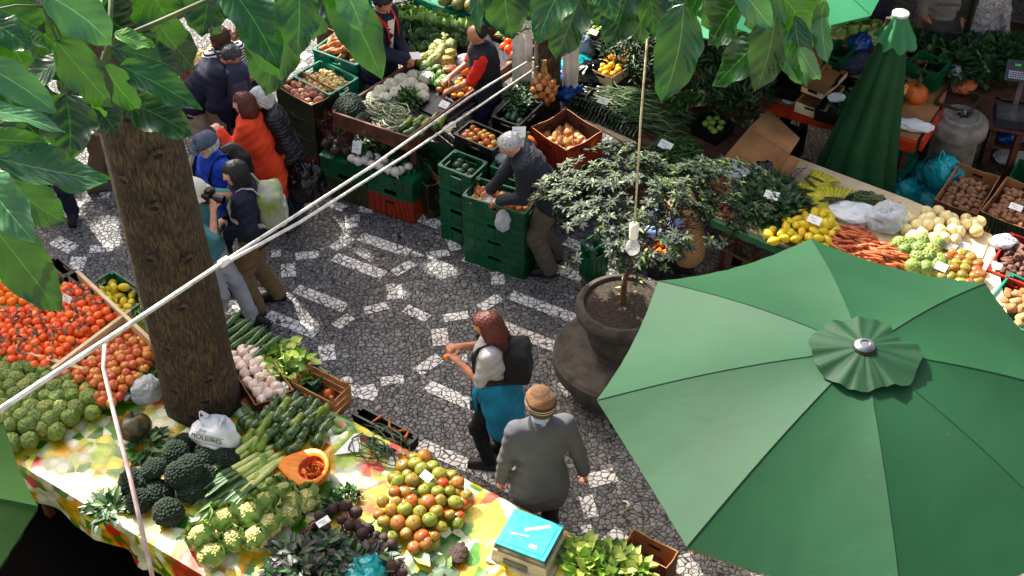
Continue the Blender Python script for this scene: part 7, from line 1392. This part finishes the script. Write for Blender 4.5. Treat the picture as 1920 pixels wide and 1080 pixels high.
box3('plastic_crate', 'green crate standing in the dark between the old man and the planter', 'crate', (1088, 455), (1110, 470), (1130, 440), .45, .4, M_green)

# ================================================================ POLES, CORD AND BULB
M_rod = mat('white_painted_pole', S(222, 220, 214), S(176, 172, 164), 12, .5, .3, 60)
pts_a, pts_c = [ray(-30, 787, 5.3), ray(225, 620, 6.0), ray(418, 492, 6.8)], [ray(418, 492, 6.8), ray(700, 310, 9.0), ray(880, 182, 11.3), ray(1028, 92, 14.0)]
pts_b = [ray(425, 492, 6.8), ray(560, 418, 7.7), ray(760, 292, 9.5), ray(1028, 112, 13.8)]
b = MB(); b.tube(pts_a, .0115, 10); b.tube(pts_c, [.0095] * 4, 10); b.tube(pts_b, [.0095] * 4, 10); b.tube([ray(412, 496, 6.79), ray(428, 486, 6.81)], .022, 10, 0)
o = b.build('awning_pole', M_rod, None, label='long white pole that splits in two on its way up to the onion post', cat='pole', ang=0)
b = MB(); b.tube([ray(196, 645, 6.1), ray(194, 690, 6.05), ray(215, 780, 5.95), ray(245, 900, 5.85), ray(290, 1100, 5.75)], [.009, .010, .010, .010, .010], 10); b.build('drop_rod', mat('pinkish_rod', S(206, 186, 180), S(160, 140, 136), 12, .5), None, label='thin upright pinkish rod hanging from the white pole over the cloth stall', cat='pole', ang=0)
cd = ray(1187, 455, 5.6); cordt = ray(1222, -30, 5.3); lamp = thing('hanging_bulb', cd, 0, label='clear light bulb in a white socket hanging on a long cord before the shrub', cat='light bulb')
b = MB(); b.tube([Vector((0, 0, .1)), (cordt - cd) * .5 + Vector((-.005, 0, 0)), cordt - cd], .0045, 7); b.build('cord', mat('tan_cord', S(196, 186, 150), S(150, 140, 110), 30, .7), lamp, ang=0)
b = MB(); b.lathe([(.012, .105), (.02, .095), (.021, .07), (.017, .066), (.019, .06), (.019, .03), (.0165, .028)], 22); b.build('socket', mat('cream_ceramic', S(226, 222, 206), S(206, 200, 180), 10, .4), lamp)
M_gl = bpy.data.materials.new('bulb_glass'); N = NT(M_gl); N.b.inputs['Alpha'].default_value = .22; N.b.inputs['Roughness'].default_value = .04; N.b.inputs['Specular IOR Level'].default_value = 1.0; N.b.inputs['Base Color'].default_value = (.95, .96, .96, 1)
b = MB(); b.lathe([(.015, .028), (.016, .016), (.026, -.004), (.031, -.024), (.029, -.042), (.018, -.056), (.001, -.06)], 26, cap=False); b.build('glass', M_gl, lamp)
b = MB(); b.tube([(0, 0, .02), (0, 0, -.01)], .005, 8); b.tube([(-.006, 0, -.01), (-.01, 0, -.03), (0, 0, -.034), (.01, 0, -.03), (.006, 0, -.01)], .0014, 5); b.build('filament', M_metal, lamp)

# ================================================================ LEAVES HANGING INTO VIEW
LM = [m_leaf('leaf_dark', S(22, 66, 22), S(80, 126, 60), S(50, 100, 28), .24), m_leaf('leaf_mid', S(30, 90, 36), S(100, 156, 80), S(62, 122, 36), .22), m_leaf('leaf_light', S(84, 134, 88), S(150, 184, 128), S(86, 138, 60), .3), m_leaf('leaf_young', S(80, 130, 34), S(150, 180, 80), S(96, 146, 44), .35)]
rl = random.Random(5)
def leaf(b, bx, by, tx, ty, w, mi, d0=2.6, roll=0.0, curl=.10, d1=None, wav=1.0, pw=.62):
    A, T = ray(bx, by, d0), ray(tx, ty, d1 if d1 else d0 + rl.uniform(-.05, .12)); ax = T - A; L = ax.length; ax.normalize()
    view = (Vector((0, 0, CAMH)) - (A + T) / 2).normalized(); up = (view * .75 + Vector((0, 0, .65))).normalized(); sd = ax.cross(up).normalized(); up = sd.cross(ax)
    q = Matrix.Rotation(roll, 3, ax); sd = q @ sd; up = q @ up
    W = w * .92 / FPX * d0 / 2; rows = []; n1, n2 = 26, 12; ph = rl.uniform(0, 6); fold = rl.uniform(.12, .34); bend = rl.uniform(-.22, .22)
    for i in range(n1 + 1):
        t = i / n1; wd = W * (math.sin(math.pi * t ** .82) ** pw * (1 - .18 * t) if 0 < t < 1 else 0) + (.0005 if i in (0, n1) else 0)
        if t > .86: wd *= .55 + .45 * ((1 - t) / .14)
        row = []
        for j in range(n2 + 1):
            s = j / n2 * 2 - 1; a_s = abs(s); ww = wd * (1 + .05 * wav * math.sin(t * 17 + ph + (2 if s > 0 else 0)) + .03 * wav * math.sin(t * 31 + ph * 2 + s))
            z = fold * ww * a_s ** 1.4 + .10 * W * math.sin((t - .5 * a_s * wd / W) * 28) * (a_s * (1 - a_s) * 4) * .5 + .17 * W * wav * a_s * a_s * math.sin(t * 12 + ph + (1.7 if s > 0 else 0))
            row.append(A + ax * L * t + sd * (ww * s + bend * L * (t * t - t)) + up * (z - curl * L * (t - .25) ** 2 + curl * L * .06))
        rows.append(row)
    b.grid(rows, mi, uv=True)
def leafset(parent, spec, name='foliage'):
    b = MB()
    for sp in spec: leaf(b, *sp)
    ob = b.build(name, LM, parent, ang=0); 
    return ob
SPL = [  # base x,y, tip x,y, width, material, distance, roll
 (78, -14, 214, 84, 104, 2, 2.5, .15), (104, 76, 216, 204, 92, 0, 2.55, .1), (196, 122, 266, 208, 60, 1, 2.6, .3), (224, 122, 382, 204, 78, 1, 2.65, -.1), (-30, 36, 60, 96, 66, 1, 2.6, .2), (40, 62, 104, 92, 54, 1, 2.7, -.2),
 (118, 104, 20, 172, 62, 0, 2.8, .2), (-60, 110, 110, 214, 74, 2, 2.45, .25), (-50, 200, 124, 242, 52, 2, 2.4, -.4), (122, 176, 128, 300, 120, 0, 2.75, .1), (-10, 296, 210, 332, 112, 1, 2.35, -.15), (-40, 262, 96, 268, 52, 3, 2.45, .3),
 (-40, 320, 64, 452, 96, 2, 2.3, .2), (-20, 415, 116, 588, 112, 0, 2.4, .1), (20, 340, 128, 418, 84, 0, 2.6, .2), (206, 88, 352, 136, 92, 0, 2.85, .1), (215, 62, 292, 84, 48, 3, 2.6, -.3), (236, 190, 362, 254, 88, 0, 2.8, .1), (292, 40, 370, 132, 88, 0, 2.9, .1),
 (150, 60, 170, 82, 30, 1, 2.6, 0), (180, 200, 200, 214, 30, 3, 2.6, 0), (0, 380, 30, 520, 90, 0, 2.5, .2), (30, 230, 60, 320, 70, 0, 2.9, .3), (-20, 150, 80, 240, 120, 0, 3.0, .2), (20, 160, 150, 270, 120, 0, 3.05, 0), (60, 40, 170, 140, 130, 0, 3.05, .2), (-30, 0, 90, 60, 120, 0, 3.0, .2), (150, 150, 220, 250, 110, 0, 3.1, .1), (-40, 20, 60, 150, 120, 0, 3.1, .1), (180, 20, 300, 100, 120, 0, 3.1, .3), (-20, 240, 90, 330, 110, 0, 2.9, .1), (60, 230, 130, 330, 90, 0, 3.1, 0), (-30, 360, 60, 400, 90, 0, 2.8, 0), (110, 130, 200, 190, 100, 0, 3.2, 0)]
SPM = [(482, -40, 528, 158, 112, 1, 2.7, .1), (425, -30, 524, 128, 104, 1, 2.65, -.1), (560, -40, 556, 108, 92, 1, 2.6, .1), (520, 0, 497, 184, 122, 0, 2.85, 0), (395, -40, 376, 70, 96, 0, 2.9, .1), (430, -50, 400, 40, 110, 0, 3.0, .2), (600, -50, 640, 60, 80, 0, 2.9, .2), (618, -40, 716, 152, 98, 1, 2.55, .35), (640, -30, 680, 60, 70, 2, 2.5, .1), (470, -20, 440, 50, 80, 0, 3.0, 0), (580, -20, 590, 80, 80, 0, 3.0, 0), (340, -40, 390, 30, 120, 0, 3.1, 0), (270, -40, 330, 50, 130, 0, 3.0, .2), (220, -30, 250, 40, 120, 0, 3.1, .2), (330, 0, 420, 60, 80, 0, 3.2, 0), (520, -40, 540, 30, 90, 0, 3.1, 0)]
SPR = [(900, -30, 898, 64, 34, 1, 2.6, .4), (945, -40, 962, 74, 100, 0, 2.85, 0), (1075, -50, 1006, 82, 96, 1, 2.5, .1), (1090, -10, 1040, 112, 92, 0, 2.7, .1), (1130, -40, 1152, 40, 62, 1, 2.6, .2), (1185, -50, 1138, 92, 96, 0, 2.8, .1), (1205, -30, 1205, 86, 60, 0, 2.9, 0), (1282, 8, 1240, 192, 104, 1, 2.5, .05, .04), (1325, -40, 1282, 42, 66, 1, 2.55, .2), (1215, -40, 1228, 72, 68, 0, 2.65, 0), (1395, -10, 1325, 86, 120, 0, 2.75, .1), (1430, 70, 1334, 162, 84, 0, 2.7, 0), (1455, 20, 1415, 172, 90, 0, 2.65, .1), (1490, 30, 1514, 164, 60, 1, 2.6, .2),
 (1450, -20, 1532, 90, 90, 0, 2.55, .3), (1380, -30, 1452, 56, 62, 2, 2.45, .3), (1548, 0, 1528, 76, 34, 3, 2.6, .2), (1000, -50, 990, 40, 90, 0, 2.95, 0), (1150, -50, 1120, 50, 100, 0, 3.0, 0), (1250, -50, 1260, 40, 110, 0, 2.95, .1), (1320, -40, 1370, 60, 100, 0, 3.0, .1), (1400, -40, 1440, 60, 100, 0, 3.0, .1), (1500, -50, 1540, 60, 80, 1, 2.9, .2), (1480, 40, 1450, 120, 60, 0, 2.8, 0), (1540, 30, 1550, 120, 46, 2, 2.6, .6), (1500, 90, 1540, 152, 40, 2, 2.55, .5), (1460, 90, 1505, 160, 40, 3, 2.75, .2), (1440, 10, 1480, 70, 80, 1, 2.8, .1), (920, -50, 940, 20, 80, 0, 3.0, 0), (1060, -60, 1090, 10, 90, 0, 3.0, 0), (1400, 60, 1372, 110, 70, 0, 2.9, .1)]
leafset(tree, SPL + SPM)
tb = MB(); 
for pts, r in (([(75, -40), (82, 14), (100, 60), (118, 92), (160, 170)], .006), ([(-40, 24), (30, 10), (82, 12)], .004), ([(82, 14), (104, 46), (118, 77)], .004), ([(160, 60), (150, 66), (146, 86)], .003), ([(118, 92), (126, 180)], .004), ([(210, -40), (205, 80), (190, 130)], .009), ([(160, 170), (100, 260), (60, 340), (10, 440)], .008), ([(480, -50), (545, -20)], .006), ([(205, 80), (300, 40), (480, -40)], .009)): tb.tube([ray(u, v, 2.78) for u, v in pts], r * .62, 6)
tb.tube([ray(190, 130, 2.9), ray(215, 60, 3.6), Vector((-2.2, 5.2, 7.0)), Vector((trunk_c.x - .05, trunk_c.y + .15, 5.8))], [.01, .016, .03, .06], 8); tb.tube([ray(75, -40, 2.7), ray(20, -300, 4), Vector((trunk_c.x - .05, trunk_c.y + .15, 5.9))], [.01, .02, .06], 8)
tb.v = [tuple(Vector(p) - tree.location) for p in tb.v]; tb.build('twigs', mat('green_twig', S(92, 112, 54), S(70, 74, 40), 20, .6), tree, ang=0)
for o in [o for o in tree.children if o.name.startswith('foliage')]:
    o.data.transform(Matrix.Translation(-tree.location))
t2 = at(1215, -900, 0); t2l = Vector((4.9, 3.6, 0))
tree2 = thing('tree', (1.6, -1.4, 0), label='large-leaved branch of a second tree hanging over the middle of the view', cat='tree')
b = MB(); b.tube([(0, 0, 0), (-.05, .1, 4), (0, .2, 8.2)], [.26, .22, .16], 18); b.tube([(0, .2, 8.0), (-.6, 1.8, 9.0), Vector(ray(1230, -60, 2.7)) - tree2.location], [.12, .06, .014], 10); b.tube([Vector(ray(1230, -60, 2.7)) - tree2.location, Vector(ray(1100, -60, 2.75)) - tree2.location, Vector(ray(920, -50, 2.9)) - tree2.location], [.013, .01, .006], 8); b.tube([Vector(ray(1230, -60, 2.7)) - tree2.location, Vector(ray(1380, -20, 2.75)) - tree2.location, Vector(ray(1450, 20, 2.7)) - tree2.location, Vector(ray(1500, 60, 2.7)) - tree2.location], [.013, .01, .008, .004], 8); b.build('trunk', M_bark, tree2, ang=0)
o = leafset(tree2, SPR); o.data.transform(Matrix.Translation(-tree2.location))

mk = thing('market_building', (0, 9, 0), 0, label='two-storey market building round the courtyard, with the gallery the view is taken from', cat='building')
mw_ = mat('grey_plaster', S(160, 158, 152), S(140, 138, 132), 2, .9)
for c_, d_ in (((0, -8.95, 3.9), (30, .3, 7.8)), ((12.5, 3, 3.9), (.3, 24, 7.8)), ((-13, 3, 3.4), (.3, 24, 6.8)), ((0, 15, 3.4), (26, .3, 6.8))): b = MB(); b.box(c_, d_); b.build('wing', mw_, mk)
# crowns of the shade trees, out of the frame above the plaza (they cast the dappled light)
SPOTS = [(640, 640, .17), (612, 655, .12), (598, 645, .12), (585, 408, .09), (627, 430, .10), (795, 430, .09), (808, 433, .09), (790, 462, .07), (825, 501, .10), (556, 457, .10), (626, 474, .1), (672, 484, .08), (636, 556, .10), (583, 596, .09), (550, 560, .08), (510, 612, .07), (532, 628, .07), (742, 408, .09), (205, 425, .13), (215, 445, .11), (140, 392, .07), (470, 560, .12), (545, 510, .07), (600, 545, .06), (690, 400, .06), (840, 480, .06), (560, 640, .06), (655, 600, .08), (175, 350, .08), (345, 322, .05)]
SPW = [(at(u, v, .0), r * 1.25) for u, v, r in SPOTS] + [(at(405, 330, 1.25), .07), (at(415, 350, 1.2), .09), (at(425, 390, 1.05), .07), (at(360, 335, 2.0), .10), (at(450, 312, 1.62), .05)]
SHADE = [at(u, v, 0) for u, v in [(-60, 300), (330, 330), (560, 300), (700, 330), (800, 350), (1000, 440), (1110, 470), (1180, 700), (1420, 1120), (700, 1160), (100, 1160), (-300, 900)]]
def sproj(P, z): t = (P.z - z) / SD.z; return P - SD * t
rc_ = random.Random(99)
SW = [(sproj(c, 0), r) for c, r in SPW]
cm_ = MB(); n_ = 0; bbS = bb(SHADE)
while n_ < 16500:
    x, y = rc_.uniform(bbS[0], bbS[1]), rc_.uniform(bbS[2], bbS[3])
    if not inpoly(x, y, SHADE): continue
    t = rc_.uniform(6.2, 8.6) if True else 7
    P = Vector((x, y, 0)) + SD * (t / SD.z); n_ += 1
    if P.z > CAMH - P.y * .577 + .8 and P.y > 2 or P.z > 9.0:
        sz = rc_.uniform(.07, .12)
        if any((Vector((x, y, 0)) - c).length < r + sz * .62 for c, r in SW): continue
        if noise.noise(Vector((x * 2.2, y * 2.2, 7))) > .95 and not inpoly(x, y, [at(560, 560), at(980, 560), at(980, 900), at(700, 760)]): continue
        a = Vector((rc_.uniform(-1, 1), rc_.uniform(-1, 1), rc_.uniform(-.3, .3))).normalized(); bq = (a.cross(SD) + a * .1).normalized(); a2 = (bq.cross(SD) + SD * rc_.uniform(-.5, .5)).normalized()
        cm_.add([P - a2 * sz, P + bq * sz * .45, P + a2 * sz, P - bq * sz * .45], [(0, 1, 2, 3)])
st_ = thing('shade_tree', (-6.8, 15.6, 0), label='tall leafy tree beyond the frame whose crown dapples the plaza', cat='tree')
cm_.v = [tuple(Vector(p) - Vector((-6.8, 15.6, 0))) for p in cm_.v]; cm_.build('crown', mat('crown_leaf', S(60, 100, 44), S(40, 76, 34), 4, .5), st_, smooth=False)
b = MB(); b.tube([(0, 0, 0), (.1, 0, 3), (.6, -.8, 5.2), (1.6, -2.4, 7.2)], [.3, .24, .18, .08], 16); b.tube([(.1, 0, 3), (-.6, -1.4, 5.6), (-.4, -4, 7.4)], [.18, .1, .05], 12); b.build('trunk', M_bark, st_, ang=0)
